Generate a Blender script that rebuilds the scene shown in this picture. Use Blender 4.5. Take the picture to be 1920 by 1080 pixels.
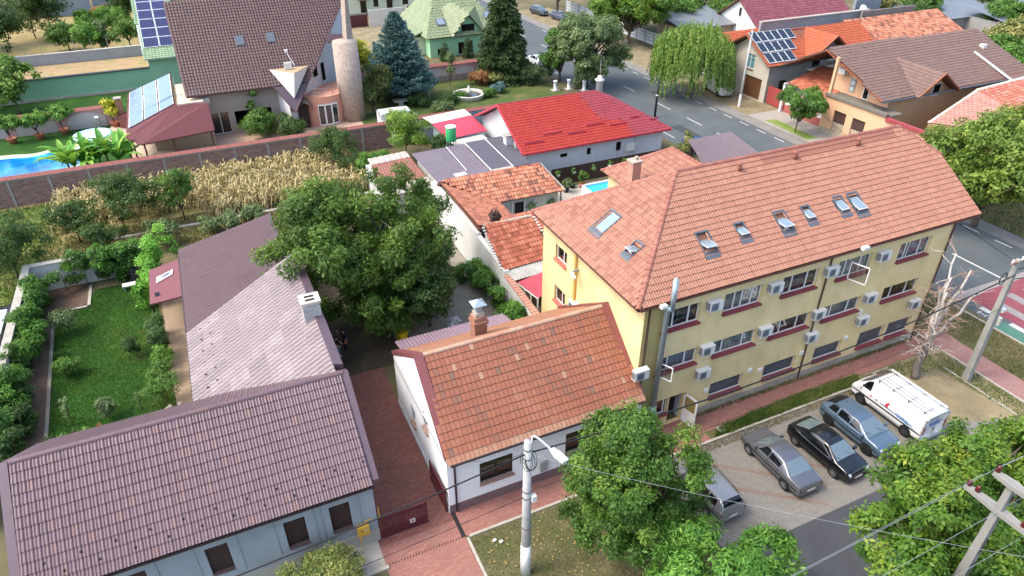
import bpy, math, random
import numpy as np
from mathutils import Vector, Matrix
R = math.radians
for o in list(bpy.data.objects): bpy.data.objects.remove(o)
scene = bpy.context.scene
C = scene.collection
# ---------------------------------------------------------------- camera
# x runs along the near street (to the right), y away from it, z up; metres
cam_d = bpy.data.cameras.new('camera'); cam = bpy.data.objects.new('camera', cam_d); C.objects.link(cam)
cam_d.sensor_width = 36.0; cam_d.lens = 36.0 * 1290.0 / 1920.0
cam_d.clip_start = 0.5; cam_d.clip_end = 2000
PHI, TILT = R(65.4), R(33.0)
fwd = Vector((math.cos(PHI) * math.cos(TILT), math.sin(PHI) * math.cos(TILT), -math.sin(TILT)))
cam.location = (0, 0, 28.0)
cam.rotation_euler = fwd.to_track_quat('-Z', 'Y').to_euler()
scene.camera = cam
CAMP = np.array([0, 0, 28.0])
# ---------------------------------------------------------------- light
to_sun = Vector((-0.55, 0.10, 0.82)).normalized()
world = bpy.data.worlds.new('World'); scene.world = world; world.use_nodes = True
wn = world.node_tree.nodes; wl = world.node_tree.links
sky = wn.new('ShaderNodeTexSky'); sky.sky_type = 'NISHITA'; sky.sun_disc = False
sky.sun_elevation = math.asin(to_sun.z); sky.sun_rotation = math.atan2(to_sun.x, to_sun.y)
sky.dust_density = 4.0; sky.air_density = 1.0; sky.ozone_density = 1.0
bg = wn['Background']; bg.inputs['Strength'].default_value = 0.15
wl.new(sky.outputs[0], bg.inputs[0])
sun_d = bpy.data.lights.new('sun', 'SUN'); sun_d.energy = 0.55; sun_d.angle = R(10.0); sun_d.color = (1.0, 0.94, 0.84)
sun = bpy.data.objects.new('sun', sun_d); C.objects.link(sun); sun.location = (-60, 30, 90)
sun.rotation_euler = (-to_sun).to_track_quat('-Z', 'Y').to_euler()
vs = scene.view_settings; vs.view_transform = 'Standard'; vs.look = 'None'; vs.gamma = 1.0; vs.exposure = 1.68
vs.use_curve_mapping = False
scene.cycles.use_denoising = True
scene.cycles.max_bounces = 6; scene.cycles.diffuse_bounces = 3; scene.cycles.glossy_bounces = 3
scene.cycles.transmission_bounces = 4; scene.cycles.transparent_max_bounces = 6
scene.cycles.caustics_reflective = False; scene.cycles.caustics_refractive = False
# ---------------------------------------------------------------- materials
def S(h):
    h = h.lstrip('#'); c = [int(h[i:i + 2], 16) / 255 for i in (0, 2, 4)]
    return tuple(x / 12.92 if x <= .04045 else ((x + .055) / 1.055) ** 2.4 for x in c) + (1,)
def nd(t, ty, **k):
    n = t.nodes.new(ty)
    for a, b in k.items(): setattr(n, a, b)
    return n
def mixc(t, fac, a, b, mode='MIX'):
    n = t.nodes.new('ShaderNodeMix'); n.data_type = 'RGBA'; n.blend_type = mode
    for s, v in ((n.inputs[0], fac), (n.inputs[6], a), (n.inputs[7], b)):
        if isinstance(v, (int, float, tuple)): s.default_value = v
        else: t.links.new(v, s)
    return n.outputs[2]
def noise(t, vec, scale, detail=4, rough=.55):
    n = nd(t, 'ShaderNodeTexNoise'); n.inputs['Scale'].default_value = scale
    n.inputs['Detail'].default_value = detail; n.inputs['Roughness'].default_value = rough
    if vec is not None: t.links.new(vec, n.inputs['Vector'])
    return n.outputs[0]
def ramp(t, fac, stops):
    n = nd(t, 'ShaderNodeValToRGB'); e = n.color_ramp.elements
    while len(e) < len(stops): e.new(0.5)
    for i, (p, c) in enumerate(stops):
        e[i].position = p; e[i].color = c if isinstance(c, tuple) else (c, c, c, 1)
    t.links.new(fac, n.inputs[0]); return n.outputs[0]
def bump(t, h, strength=.3, dist=.02):
    n = nd(t, 'ShaderNodeBump'); n.inputs['Strength'].default_value = strength; n.inputs['Distance'].default_value = dist
    t.links.new(h, n.inputs['Height']); return n.outputs[0]
def newmat(name):
    m = bpy.data.materials.new(name); m.use_nodes = True; t = m.node_tree; b = t.nodes['Principled BSDF']
    return m, t, b
def wpos(t): return nd(t, 'ShaderNodeNewGeometry').outputs['Position']
def tint(t):
    a = nd(t, 'ShaderNodeAttribute', attribute_name='tint'); b = nd(t, 'ShaderNodeAttribute', attribute_name='tint'); b.attribute_type = 'OBJECT'
    m = nd(t, 'ShaderNodeMath', operation='ADD'); t.links.new(a.outputs['Fac'], m.inputs[0]); t.links.new(b.outputs['Fac'], m.inputs[1])
    return m.outputs[0]
MATS = {}
def M(name, col, rough=.8, var=.12, scale=3.0, metal=0.0, spec=.4, bmp=0.0, bscale=40., dirt=None, dirt_amt=.4, dirt_scale=.7, coat=0.0):
    """painted / plastered surface: base colour with soft value variation, optional blotchy dirt and fine relief"""
    if name in MATS: return MATS[name]
    m, t, b = newmat(name); col = S(col) if isinstance(col, str) else col
    p = wpos(t)
    c = mixc(t, ramp(t, noise(t, p, scale, 5), [(.3, 0.0), (.7, 1.0)]), tuple(x * (1 - var) for x in col[:3]) + (1,), tuple(min(1, x * (1 + var)) for x in col[:3]) + (1,))
    if dirt:
        c = mixc(t, ramp(t, noise(t, p, dirt_scale, 8, .68), [(.5, 0.0), (.78, dirt_amt)]), c, S(dirt))
    t.links.new(c, b.inputs['Base Color'])
    b.inputs['Roughness'].default_value = rough; b.inputs['Metallic'].default_value = metal
    b.inputs['Specular IOR Level'].default_value = spec; b.inputs['Coat Weight'].default_value = coat; b.inputs['Coat Roughness'].default_value = .05
    if bmp: t.links.new(bump(t, noise(t, p, bscale, 4), bmp, .01), b.inputs['Normal'])
    MATS[name] = m; return m
def MT(name, cols, rough=.6, spec=.4, dirt='#5a4a40', dirt_amt=.5, dscale=.6, dlo=.52):
    """roof tiles: colour picked by each tile's own tint, weathered with lichen and soot blotches"""
    if name in MATS: return MATS[name]
    m, t, b = newmat(name); p = wpos(t)
    n = len(cols); c = ramp(t, tint(t), [(i / max(1, n - 1), S(k)) for i, k in enumerate(cols)])
    c = mixc(t, ramp(t, noise(t, p, 14., 4), [(.35, 0.0), (.8, .22)]), c, S(dirt))
    c = mixc(t, ramp(t, noise(t, p, dscale, 9, .72), [(dlo, 0.0), (.8, dirt_amt)]), c, S(dirt))
    t.links.new(c, b.inputs['Base Color']); b.inputs['Roughness'].default_value = rough; b.inputs['Specular IOR Level'].default_value = spec
    t.links.new(bump(t, noise(t, p, 60., 3), .12, .01), b.inputs['Normal'])
    MATS[name] = m; return m
def ML(name, cols, trans=.3, rough=.55):
    """leaves: tint picks along a colour ramp; part of the light passes through"""
    if name in MATS: return MATS[name]
    m, t, b = newmat(name)
    n = len(cols); c = ramp(t, tint(t), [(i / max(1, n - 1), S(k)) for i, k in enumerate(cols)])
    t.links.new(c, b.inputs['Base Color']); b.inputs['Roughness'].default_value = rough; b.inputs['Specular IOR Level'].default_value = .35
    tr = nd(t, 'ShaderNodeBsdfTranslucent'); t.links.new(mixc(t, .5, c, S('#9ab040'), 'MIX'), tr.inputs['Color'])
    mx = nd(t, 'ShaderNodeMixShader'); mx.inputs[0].default_value = trans
    t.links.new(b.outputs[0], mx.inputs[1]); t.links.new(tr.outputs[0], mx.inputs[2])
    t.links.new(mx.outputs[0], t.nodes['Material Output'].inputs[0])
    MATS[name] = m; return m
def MG(name, col, rough=.06, metal=0., spec=.8):
    if name in MATS: return MATS[name]
    m, t, b = newmat(name); p = wpos(t)
    b.inputs['Base Color'].default_value = S(col); b.inputs['Roughness'].default_value = rough; b.inputs['Metallic'].default_value = metal
    b.inputs['Specular IOR Level'].default_value = spec
    t.links.new(bump(t, noise(t, p, 1.3, 2), .05, .05), b.inputs['Normal'])
    MATS[name] = m; return m
def streaks(m, col, amt=.35, sx=2.2, sz=.25):
    """run-off stains: noise stretched down the wall, mixed over a plaster material"""
    t = m.node_tree; b = t.nodes['Principled BSDF']; src = b.inputs['Base Color'].links[0].from_socket; mp = nd(t, 'ShaderNodeMapping'); mp.inputs['Scale'].default_value = (sx, sx, sz); t.links.new(wpos(t), mp.inputs[0])
    t.links.new(mixc(t, ramp(t, noise(t, mp.outputs[0], 1.0, 8, .65), [(.48, 0.0), (.72, amt)]), src, S(col)), b.inputs['Base Color']); return m
def MCL(name, refl=.14):
    """thin clear glazing: mostly see-through with a sky reflection"""
    if name in MATS: return MATS[name]
    m, t, b = newmat(name); tr = nd(t, 'ShaderNodeBsdfTransparent'); tr.inputs[0].default_value = (.82, .86, .86, 1)
    gl = nd(t, 'ShaderNodeBsdfGlossy'); gl.inputs['Roughness'].default_value = .03; mx = nd(t, 'ShaderNodeMixShader'); mx.inputs[0].default_value = refl
    t.links.new(tr.outputs[0], mx.inputs[1]); t.links.new(gl.outputs[0], mx.inputs[2]); t.links.new(mx.outputs[0], t.nodes['Material Output'].inputs[0])
    MATS[name] = m; return m
def MBR(name, cols, mortar, bw, bh, axis='xy', rot=0., mort=.012, rough=.85, dirt=None, damt=.4, dscale=.5, bmp=.4, off=.5):
    """brick or paver pattern laid in metres on a horizontal (xy) or vertical (xz, yz) surface"""
    if name in MATS: return MATS[name]
    m, t, b = newmat(name); p = wpos(t)
    sep = nd(t, 'ShaderNodeSeparateXYZ'); t.links.new(p, sep.inputs[0]); cmb = nd(t, 'ShaderNodeCombineXYZ')
    for i, a in enumerate(axis): t.links.new(sep.outputs['xyz'.index(a)], cmb.inputs[i])
    mp = nd(t, 'ShaderNodeMapping'); mp.inputs['Rotation'].default_value = (0, 0, rot); t.links.new(cmb.outputs[0], mp.inputs[0])
    br = nd(t, 'ShaderNodeTexBrick', offset=off); t.links.new(mp.outputs[0], br.inputs[0])
    for k, v in (('Scale', 1.0), ('Mortar Size', mort), ('Mortar Smooth', .3), ('Brick Width', bw), ('Row Height', bh), ('Bias', 0.0)): br.inputs[k].default_value = v
    br.inputs['Color1'].default_value = S(cols[0]); br.inputs['Color2'].default_value = S(cols[1]); br.inputs['Mortar'].default_value = S(mortar)
    c = br.outputs['Color']
    c = mixc(t, ramp(t, noise(t, p, 2.2, 6), [(.3, 0.), (.75, .3)]), c, S(cols[2] if len(cols) > 2 else cols[0]))
    if dirt: c = mixc(t, ramp(t, noise(t, p, dscale, 9, .7), [(.46, 0.), (.75, damt)]), c, S(dirt))
    t.links.new(c, b.inputs['Base Color']); b.inputs['Roughness'].default_value = rough; b.inputs['Specular IOR Level'].default_value = .25
    t.links.new(bump(t, br.outputs['Fac'], -bmp, .01), b.inputs['Normal'])
    MATS[name] = m; return m
def MGR(name, cols, scale=.5, rough=.95, fine=9.0, bmp=.5):
    """earth, grass, asphalt: three tones mixed by broad and fine noise"""
    if name in MATS: return MATS[name]
    m, t, b = newmat(name); p = wpos(t)
    c = ramp(t, noise(t, p, scale, 10, .66), [(.32, S(cols[0])), (.5, S(cols[1])), (.66, S(cols[2]))])
    c = mixc(t, ramp(t, noise(t, p, fine, 5, .7), [(.4, 0.), (.72, .45)]), c, S(cols[3] if len(cols) > 3 else cols[0]))
    t.links.new(c, b.inputs['Base Color']); b.inputs['Roughness'].default_value = rough; b.inputs['Specular IOR Level'].default_value = .2
    t.links.new(bump(t, noise(t, p, fine * 3, 4), bmp, .02), b.inputs['Normal'])
    MATS[name] = m; return m
# ---------------------------------------------------------------- geometry
class MB:
    def __init__(s): s.v = []; s.f = []; s.m = []
    def add(s, vs_, fs, mi=0):
        k = len(s.v); s.v += [tuple(x) for x in vs_]
        for f in fs: s.f.append([i + k for i in f]); s.m.append(mi)
        return s
    def poly(s, pts, mi=0): return s.add(pts, [list(range(len(pts)))], mi)
    def box(s, x0, x1, y0, y1, z0, z1, mi=0):
        return s.add([(x0, y0, z0), (x1, y0, z0), (x1, y1, z0), (x0, y1, z0), (x0, y0, z1), (x1, y0, z1), (x1, y1, z1), (x0, y1, z1)],
                     [[0, 3, 2, 1], [4, 5, 6, 7], [0, 1, 5, 4], [1, 2, 6, 5], [2, 3, 7, 6], [3, 0, 4, 7]], mi)
    def prism(s, pts, vec, mi=0):
        n = len(pts); a = [Vector(p) for p in pts]; b = [p + Vector(vec) for p in a]
        return s.add(a + b, [list(range(n))[::-1], list(range(n, 2 * n))] + [[i, (i + 1) % n, (i + 1) % n + n, i + n] for i in range(n)], mi)
    def slab(s, pts, th, mi=0): return s.prism(pts, (0, 0, -th), mi)
    def tube(s, path, r, n=8, mi=0):
        path = [Vector(p) for p in path]; rs = r if isinstance(r, (list, tuple)) else [r] * len(path)
        rings = []; prev = None
        for i, p in enumerate(path):
            d = (path[min(i + 1, len(path) - 1)] - path[max(i - 1, 0)]).normalized()
            if prev is None:
                u = d.orthogonal().normalized()
            else:
                u = (prev - d * prev.dot(d)); u = u.normalized() if u.length > 1e-6 else d.orthogonal().normalized()
            prev = u; w = d.cross(u)
            rings.append([p + (u * math.cos(2 * math.pi * k / n) + w * math.sin(2 * math.pi * k / n)) * rs[i] for k in range(n)])
        vs_ = [q for g in rings for q in g]; L = len(path)
        fs = [[i * n + k, i * n + (k + 1) % n, (i + 1) * n + (k + 1) % n, (i + 1) * n + k] for i in range(L - 1) for k in range(n)]
        fs += [list(range(n))[::-1], list(range((L - 1) * n, L * n))]
        return s.add(vs_, fs, mi)
    def lathe(s, prof, c=(0, 0, 0), n=16, mi=0):
        L = len(prof); vs_ = [(c[0] + r * math.cos(2 * math.pi * k / n), c[1] + r * math.sin(2 * math.pi * k / n), c[2] + z) for r, z in prof for k in range(n)]
        fs = [[i * n + k, i * n + (k + 1) % n, (i + 1) * n + (k + 1) % n, (i + 1) * n + k] for i in range(L - 1) for k in range(n)]
        fs += [list(range(n))[::-1], list(range((L - 1) * n, L * n))]
        return s.add(vs_, fs, mi)
    def build(s, name, mat, parent=None, smooth=False):
        me = bpy.data.meshes.new(name); me.from_pydata(s.v, [], s.f)
        mats = mat if isinstance(mat, (list, tuple)) else [mat]
        for m in mats: me.materials.append(m)
        if len(mats) > 1: me.polygons.foreach_set('material_index', s.m)
        if smooth: me.polygons.foreach_set('use_smooth', [True] * len(me.polygons))
        me.update(); return link(name, me, parent)
def link(name, me, parent=None):
    o = bpy.data.objects.new(name, me); C.objects.link(o)
    if parent is not None:
        o.parent = parent
        if parent.get('_w') is not None: o.matrix_parent_inverse = Matrix.Translation(-Vector(parent['_w']))
        elif parent.parent is not None and parent.parent.get('_w') is not None and parent.type == 'MESH': pass
    return o
def tag(o, label, cat, group=None):
    o['label'] = label; o['category'] = cat
    if group: o['group'] = group
    return o
def thing(name, label, cat, loc=(0, 0, 0), rz=0., group=None, world=True):
    """Empty at the base of a thing; with world=True its parts are written in world metres"""
    o = bpy.data.objects.new(name, None); o.empty_display_size = .3; C.objects.link(o); o.location = loc; o.rotation_euler = (0, 0, rz)
    if world: o['_w'] = tuple(loc)
    return tag(o, label, cat, group)
def struct(o): o['kind'] = 'structure'; return o
def stuff(o): o['kind'] = 'stuff'; return o
def copy_tree(o, loc, rz, label, group=None, scale=None):
    def cp(a, par):
        c = a.copy(); C.objects.link(c)
        if par is not None: c.parent = par; c.matrix_parent_inverse = a.matrix_parent_inverse.copy()
        for ch in list(a.children): cp(ch, c)
        return c
    c = cp(o, None); c.location = loc; c.rotation_euler = (0, 0, rz); c['label'] = label
    if group: c['group'] = group
    if scale: c.scale = scale
    return c
def fast_mesh(name, verts, faces4, mat, tints=None, smooth=False):
    """verts (n,3) and quads (m,4) as arrays; tints one float per quad"""
    me = bpy.data.meshes.new(name); nv, nf = len(verts), len(faces4)
    me.vertices.add(nv); me.vertices.foreach_set('co', np.ascontiguousarray(verts, np.float32).ravel())
    me.loops.add(nf * 4); me.loops.foreach_set('vertex_index', np.ascontiguousarray(faces4, np.int32).ravel())
    me.polygons.add(nf); me.polygons.foreach_set('loop_start', np.arange(0, nf * 4, 4, dtype=np.int32)); me.polygons.foreach_set('loop_total', np.full(nf, 4, np.int32))
    if smooth: me.polygons.foreach_set('use_smooth', np.ones(nf, bool))
    me.materials.append(mat); me.update(calc_edges=True)
    if tints is not None:
        a = me.attributes.new('tint', 'FLOAT', 'FACE'); a.data.foreach_set('value', np.ascontiguousarray(tints, np.float32))
    return me
# ---------------------------------------------------------------- roof tiles
def tile_base(tw, tl, kind):
    """one tile: wavy top face raised at its lower end plus the front lip; x across, y up the slope"""
    if kind == 'roman': xs = np.linspace(0, tw, 9); zs = np.array([0, .03, .046, .03, 0, .03, .046, .03, 0])
    elif kind == 'rib': xs = np.array([0, .03, .06, tw * .5 - .02, tw * .5, tw * .5 + .02, tw - .02]) ; zs = np.array([.012, .026, .008, .004, .018, .004, .006])
    elif kind == 'lap': xs = np.array([0, .02, .05, .09, tw - .06, tw - .02]); zs = np.array([.0, .035, .05, .012, .008, .02])
    elif kind == 'wave': xs = np.linspace(0, tw, 5); zs = np.array([0, .03, .042, .03, 0])
    else: xs = np.array([0, .012, tw - .012, tw - .004]); zs = np.array([.004, .012, .012, .002])
    n = len(xs); lift = .046
    v = [(x, -.025, z + lift) for x, z in zip(xs, zs)] + [(x, tl + .02, z + .002) for x, z in zip(xs, zs)] + [(x, -.02, z - .006) for x, z in zip(xs, zs)] + [(x, -.025, z + lift) for x, z in zip(xs, zs)]
    f = [[i, i + 1, n + i + 1, n + i] for i in range(n - 1)] + [[2 * n + i, 2 * n + i + 1, 3 * n + i + 1, 3 * n + i] for i in range(n - 1)]
    return np.array(v), np.array(f)
def inside(poly, a, b):
    c = np.zeros(a.shape, bool); n = len(poly)
    for i in range(n):
        x0, y0 = poly[i]; x1, y1 = poly[(i + 1) % n]
        if abs(y1 - y0) < 1e-9: continue
        cr = ((y0 > b) != (y1 > b)) & (a < (x1 - x0) * (b - y0) / (y1 - y0) + x0); c ^= cr
    return c
def tiles(parent, pts, tw, tl, kind, mat, nind=0, seed=1, name='tile', holes=(), tfun=None, deck=True, deckmat=None, stag=0.):
    """cover the plane polygon pts (first edge = eave, left to right seen from outside) with roof tiles; returns the plane frame"""
    p = [np.array(q, float) for q in pts]; A = p[1] - p[0]; A /= np.linalg.norm(A)
    nrm = np.cross(p[1] - p[0], p[2] - p[0]); nrm /= np.linalg.norm(nrm)
    if nrm[2] < 0: nrm = -nrm
    B = np.cross(nrm, A); O = p[0]
    poly = [((q - O) @ A, (q - O) @ B) for q in p]
    amin, amax = min(q[0] for q in poly), max(q[0] for q in poly); bmax = max(q[1] for q in poly)
    nc = max(1, round((amax - amin) / tw)); nr = max(1, round(bmax / tl)); tw = (amax - amin) / nc; tl = bmax / nr
    ii, jj = np.meshgrid(np.arange(nc), np.arange(nr)); ii = ii.ravel(); jj = jj.ravel()
    a = amin + ii * tw + (jj % 2) * stag * tw; b = jj * tl
    ca, cb = a + tw * .5, b + tl * .5
    keep = inside(poly, ca, cb)
    for h in holes: keep &= ~inside(h, ca, cb)
    a, b, ca, cb = a[keep], b[keep], ca[keep], cb[keep]
    rng = np.random.default_rng(seed); tn = rng.random(len(a)) ** 1.0
    tn = np.clip(.5 + (tn - .5) * .9, 0.001, 1)
    if tfun is not None: tn = tfun(ca, cb, tn, rng)
    V, F = tile_base(tw, tl, kind); pos = O + np.outer(a, A) + np.outer(b, B) + nrm * .03
    d = np.linalg.norm(pos - CAMP, axis=1); order = np.argsort(d); ind = order[:nind]; rest = order[nind:]
    jit = (rng.random((len(a), 2)) - .5) * .012
    if nind:
        me = bpy.data.meshes.new(name); me.from_pydata([tuple(v) for v in V], [], [list(f) for f in F]); me.materials.append(mat)
        me.polygons.foreach_set('use_smooth', [True] * len(F))
        for k in ind:
            o = bpy.data.objects.new(name, me); C.objects.link(o); o.parent = parent
            q = pos[k] + nrm * abs(jit[k, 0]) * .5
            mt = Matrix(((A[0], B[0], nrm[0], q[0]), (A[1], B[1], nrm[1], q[1]), (A[2], B[2], nrm[2], q[2]), (0, 0, 0, 1)))
            if parent is not None and parent.get('_w') is not None: o.matrix_parent_inverse = Matrix.Translation(-Vector(parent['_w']))
            o.matrix_basis = mt @ Matrix.Rotation(jit[k, 1], 4, 'Z'); o['tint'] = float(tn[k])
    if len(rest):
        nv = len(V); vv = V[:, 0][None, :, None] * A + V[:, 1][None, :, None] * B + V[:, 2][None, :, None] * nrm
        P_ = pos[rest] + nrm * (np.abs(jit[rest, 0]) * .5)[:, None]
        verts = (P_[:, None, :] + vv).reshape(-1, 3)
        faces = (F[None] + (np.arange(len(rest)) * nv)[:, None, None]).reshape(-1, 4)
        me = fast_mesh('roof_tiling', verts, faces, mat, np.repeat(tn[rest], len(F)), True)
        stuff(link('roof_tiling', me, parent))
    if deck:
        th = -nrm * .1
        MB().prism([q for q in p], th).build('roof_deck', deckmat or M('deck', '#6b4a3d'), parent)
    return O, A, B, nrm
def ridge(parent, P0, P1, r, mat, seg=.38, ind=True, name='ridge_tile', drop=.03, lift=.04):
    """overlapping half-round caps along a ridge or hip"""
    P0, P1 = np.array(P0, float), np.array(P1, float); L = np.linalg.norm(P1 - P0); n = max(1, round(L / seg)); D = (P1 - P0) / L; s = L / n
    side = np.cross(D, (0, 0, 1.)); side /= np.linalg.norm(side); up = np.cross(side, D)
    k = 7; an = np.linspace(-.15, math.pi + .15, k)
    V = [(0, math.cos(t) * r, math.sin(t) * r * .8 - drop + .012) for t in an] + [(s + .04, math.cos(t) * r * .86, math.sin(t) * r * .68 - drop) for t in an] + [(.0, math.cos(t) * r * .8, math.sin(t) * r * .6 - drop) for t in an] + [(0, math.cos(t) * r, math.sin(t) * r * .8 - drop + .012) for t in an]
    F = [[i, i + 1, k + i + 1, k + i] for i in range(k - 1)] + [[2 * k + i, 2 * k + i + 1, 3 * k + i + 1, 3 * k + i] for i in range(k - 1)]
    rng = np.random.default_rng(int(abs(P0[0] * 31 + P0[1] * 7)) + n)
    if ind:
        me = bpy.data.meshes.new(name); me.from_pydata(V, [], F); me.materials.append(mat); me.polygons.foreach_set('use_smooth', [True] * len(F))
        for i in range(n):
            q = P0 + D * s * i + up * lift; o = bpy.data.objects.new(name, me); C.objects.link(o); o.parent = parent
            if parent.get('_w') is not None: o.matrix_parent_inverse = Matrix.Translation(-Vector(parent['_w']))
            o.matrix_basis = Matrix(((D[0], side[0], up[0], q[0]), (D[1], side[1], up[1], q[1]), (D[2], side[2], up[2], q[2]), (0, 0, 0, 1))); o['tint'] = float(rng.random())
    else:
        V = np.array(V); F = np.array(F); vv = V[:, :1] * D + V[:, 1:2] * side + V[:, 2:] * up
        verts = np.concatenate([vv + P0 + D * s * i + up * lift for i in range(n)]); faces = np.concatenate([F + i * len(V) for i in range(n)])
        stuff(link('ridge_tiling', fast_mesh('ridge_tiling', verts, faces, mat, np.repeat(rng.random(n), len(F)), True), parent))
# ---------------------------------------------------------------- walls and windows
def wallq(mb, O, U, N, W, z0, z1, holes=(), dep=.18, mi=0, top=None):
    """facade with real openings: O left foot (seen from outside U points right), N outward; holes (u0,u1,z0,z1); top(u) gives a sloping upper edge"""
    O, U, N = Vector(O), Vector(U).normalized(), Vector(N).normalized(); Zv = Vector((0, 0, 1))
    us = sorted({0, W, *[h[0] for h in holes], *[h[1] for h in holes]}); zs = sorted({z0, z1, *[h[2] for h in holes], *[h[3] for h in holes]})
    pt = lambda u, z, d=0: O + U * u + Zv * z - N * d
    for i in range(len(us) - 1):
        for j in range(len(zs) - 1):
            uc, zc = (us[i] + us[i + 1]) / 2, (zs[j] + zs[j + 1]) / 2
            if any(h[0] < uc < h[1] and h[2] < zc < h[3] for h in holes): continue
            mb.poly([pt(us[i], zs[j]), pt(us[i + 1], zs[j]), pt(us[i + 1], zs[j + 1]), pt(us[i], zs[j + 1])], mi)
    for (a, b, c, d) in holes:
        mb.poly([pt(a, c), pt(a, c, dep), pt(a, d, dep), pt(a, d)], mi); mb.poly([pt(b, c, dep), pt(b, c), pt(b, d), pt(b, d, dep)], mi)
        mb.poly([pt(a, c, dep), pt(a, c), pt(b, c), pt(b, c, dep)], mi); mb.poly([pt(a, d), pt(a, d, dep), pt(b, d, dep), pt(b, d)], mi)
    if top: mb.poly([pt(u, z) for u, z in top], mi)
def obox(mb, O, U, N, u0, u1, z0, z1, d0, d1, mi=0):
    """box in facade coordinates; d measured outward from the wall face"""
    O, U, N = Vector(O), Vector(U).normalized(), Vector(N).normalized(); Zv = Vector((0, 0, 1))
    p = [O + U * u + Zv * z + N * d for z in (z0, z1) for (u, d) in ((u0, d0), (u1, d0), (u1, d1), (u0, d1))]
    return mb.add(p, [[0, 3, 2, 1], [4, 5, 6, 7], [0, 1, 5, 4], [1, 2, 6, 5], [2, 3, 7, 6], [3, 0, 4, 7]], mi)
def window(parent, O, U, N, h, mull=(), frame=None, glass=None, sill=None, curtain=None, dep=.16, fw=.055, sillp=.14, backing=True, name='window', silld=.09):
    """window set back in its opening: frame with mullions, one pane per bay, curtain behind, sill in front"""
    a, b, c, d = h; mb = MB(); e = .004
    cuts = [a + e] + [a + (b - a) * q for q in mull] + [b - e]
    obox(mb, O, U, N, a + e, b - e, c + e, c + fw, -dep, -dep + .06); obox(mb, O, U, N, a + e, b - e, d - fw, d - e, -dep, -dep + .06)
    for i, q in enumerate(cuts):
        lo, hi = (q, q + fw) if i == 0 else ((q - fw, q) if i == len(cuts) - 1 else (q - fw * .7, q + fw * .7))
        obox(mb, O, U, N, lo, hi, c + fw, d - fw, -dep + .003, -dep + .057)
    w = mb.build(name, frame, parent)
    sub = None
    for i in range(len(cuts) - 1):
        q = MB(); obox(q, O, U, N, cuts[i] + fw * .72, cuts[i + 1] - fw * .72, c + fw, d - fw, -dep + .02, -dep + .03); o = q.build('pane', glass, None); o.parent = w
    if curtain is not None:
        q = MB(); n = max(6, int((b - a) / .07)); Ov, Uv, Nv = Vector(O), Vector(U).normalized(), Vector(N).normalized()
        for i in range(n):
            u0, u1 = a + (b - a) * i / n, a + (b - a) * (i + 1) / n; d0, d1 = (-dep - .06 - .025 * (i % 2)), (-dep - .06 - .025 * ((i + 1) % 2))
            q.poly([Ov + Uv * u0 + Nv * d0 + Vector((0, 0, c)), Ov + Uv * u1 + Nv * d1 + Vector((0, 0, c)), Ov + Uv * u1 + Nv * d1 + Vector((0, 0, d)), Ov + Uv * u0 + Nv * d0 + Vector((0, 0, d))])
        o = q.build('curtain', curtain, None); o.parent = w
    elif backing:
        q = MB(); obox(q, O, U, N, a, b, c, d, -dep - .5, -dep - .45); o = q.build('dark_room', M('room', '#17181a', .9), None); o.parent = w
    if sill is not None:
        q = MB(); obox(q, O, U, N, a - .04, b + .04, c - silld, c + .002, -dep + .07, sillp); o = q.build('sill', sill, None); o.parent = w
    for ch in w.children:
        ch.matrix_parent_inverse = Matrix.Identity(4)
    return w
# ---------------------------------------------------------------- foliage
def leaves(name, blobs, n, size, mat, seed=1, aspect=.5, sub=14, spread=.4, flat=.35, shell=.55, parent=None, dark=.0, zsq=1.0):
    """leaf-sized rhombs grouped in twig clumps scattered through the crown blobs [(centre, radii)]"""
    rng = np.random.default_rng(seed)
    cs = np.array([b[0] for b in blobs], float); rs = np.array([b[1] if hasattr(b[1], '__len__') else (b[1],) * 3 for b in blobs], float)
    w = rs.prod(1) ** (2 / 3); w /= w.sum()
    nsub = max(3, int(sub * len(blobs))); bi = rng.choice(len(blobs), nsub, p=w)
    d = rng.normal(size=(nsub, 3)); d[:, 2] = np.abs(d[:, 2]) * np.where(rng.random(nsub) < .72, 1, -1); d /= np.linalg.norm(d, axis=1)[:, None]
    rad = shell + (1.05 - shell) * rng.random(nsub) ** .6
    sc = cs[bi] + d * rs[bi] * rad[:, None]; srad = rs[bi].mean(1) * spread * (.55 + .9 * rng.random(nsub)); st = rng.random(nsub)
    pw = srad ** 2; pw /= pw.sum(); k = rng.choice(nsub, n, p=pw)
    q = rng.normal(size=(n, 3)); q /= np.linalg.norm(q, axis=1)[:, None]; rr = rng.random(n) ** .45
    q[:, 2] *= .75 * zsq
    pos = sc[k] + q * (srad[k] * rr)[:, None]
    out = pos - cs[bi[k]]; out /= (np.linalg.norm(out, axis=1)[:, None] + 1e-6)
    nr = out * .55 + q * .45 + np.array([0, 0, flat]) + rng.normal(size=(n, 3)) * .45; nr /= np.linalg.norm(nr, axis=1)[:, None]
    t = rng.normal(size=(n, 3)) + np.array([0, 0, -.4]); t -= nr * (t * nr).sum(1)[:, None]; t /= np.linalg.norm(t, axis=1)[:, None]; s = np.cross(nr, t)
    L = (size * (.45 + 1.1 * rng.random(n) ** 1.4))[:, None]; W = L * aspect
    verts = np.stack([pos, pos + t * L * .5 + s * W * .5 + nr * L * .06, pos + t * L, pos + t * L * .5 - s * W * .5 + nr * L * .06], 1).reshape(-1, 3)
    faces = np.arange(4 * n).reshape(n, 4)
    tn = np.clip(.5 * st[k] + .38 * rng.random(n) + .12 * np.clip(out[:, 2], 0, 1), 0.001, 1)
    return link(name, fast_mesh(name, verts, faces, mat, tn), parent)
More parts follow.
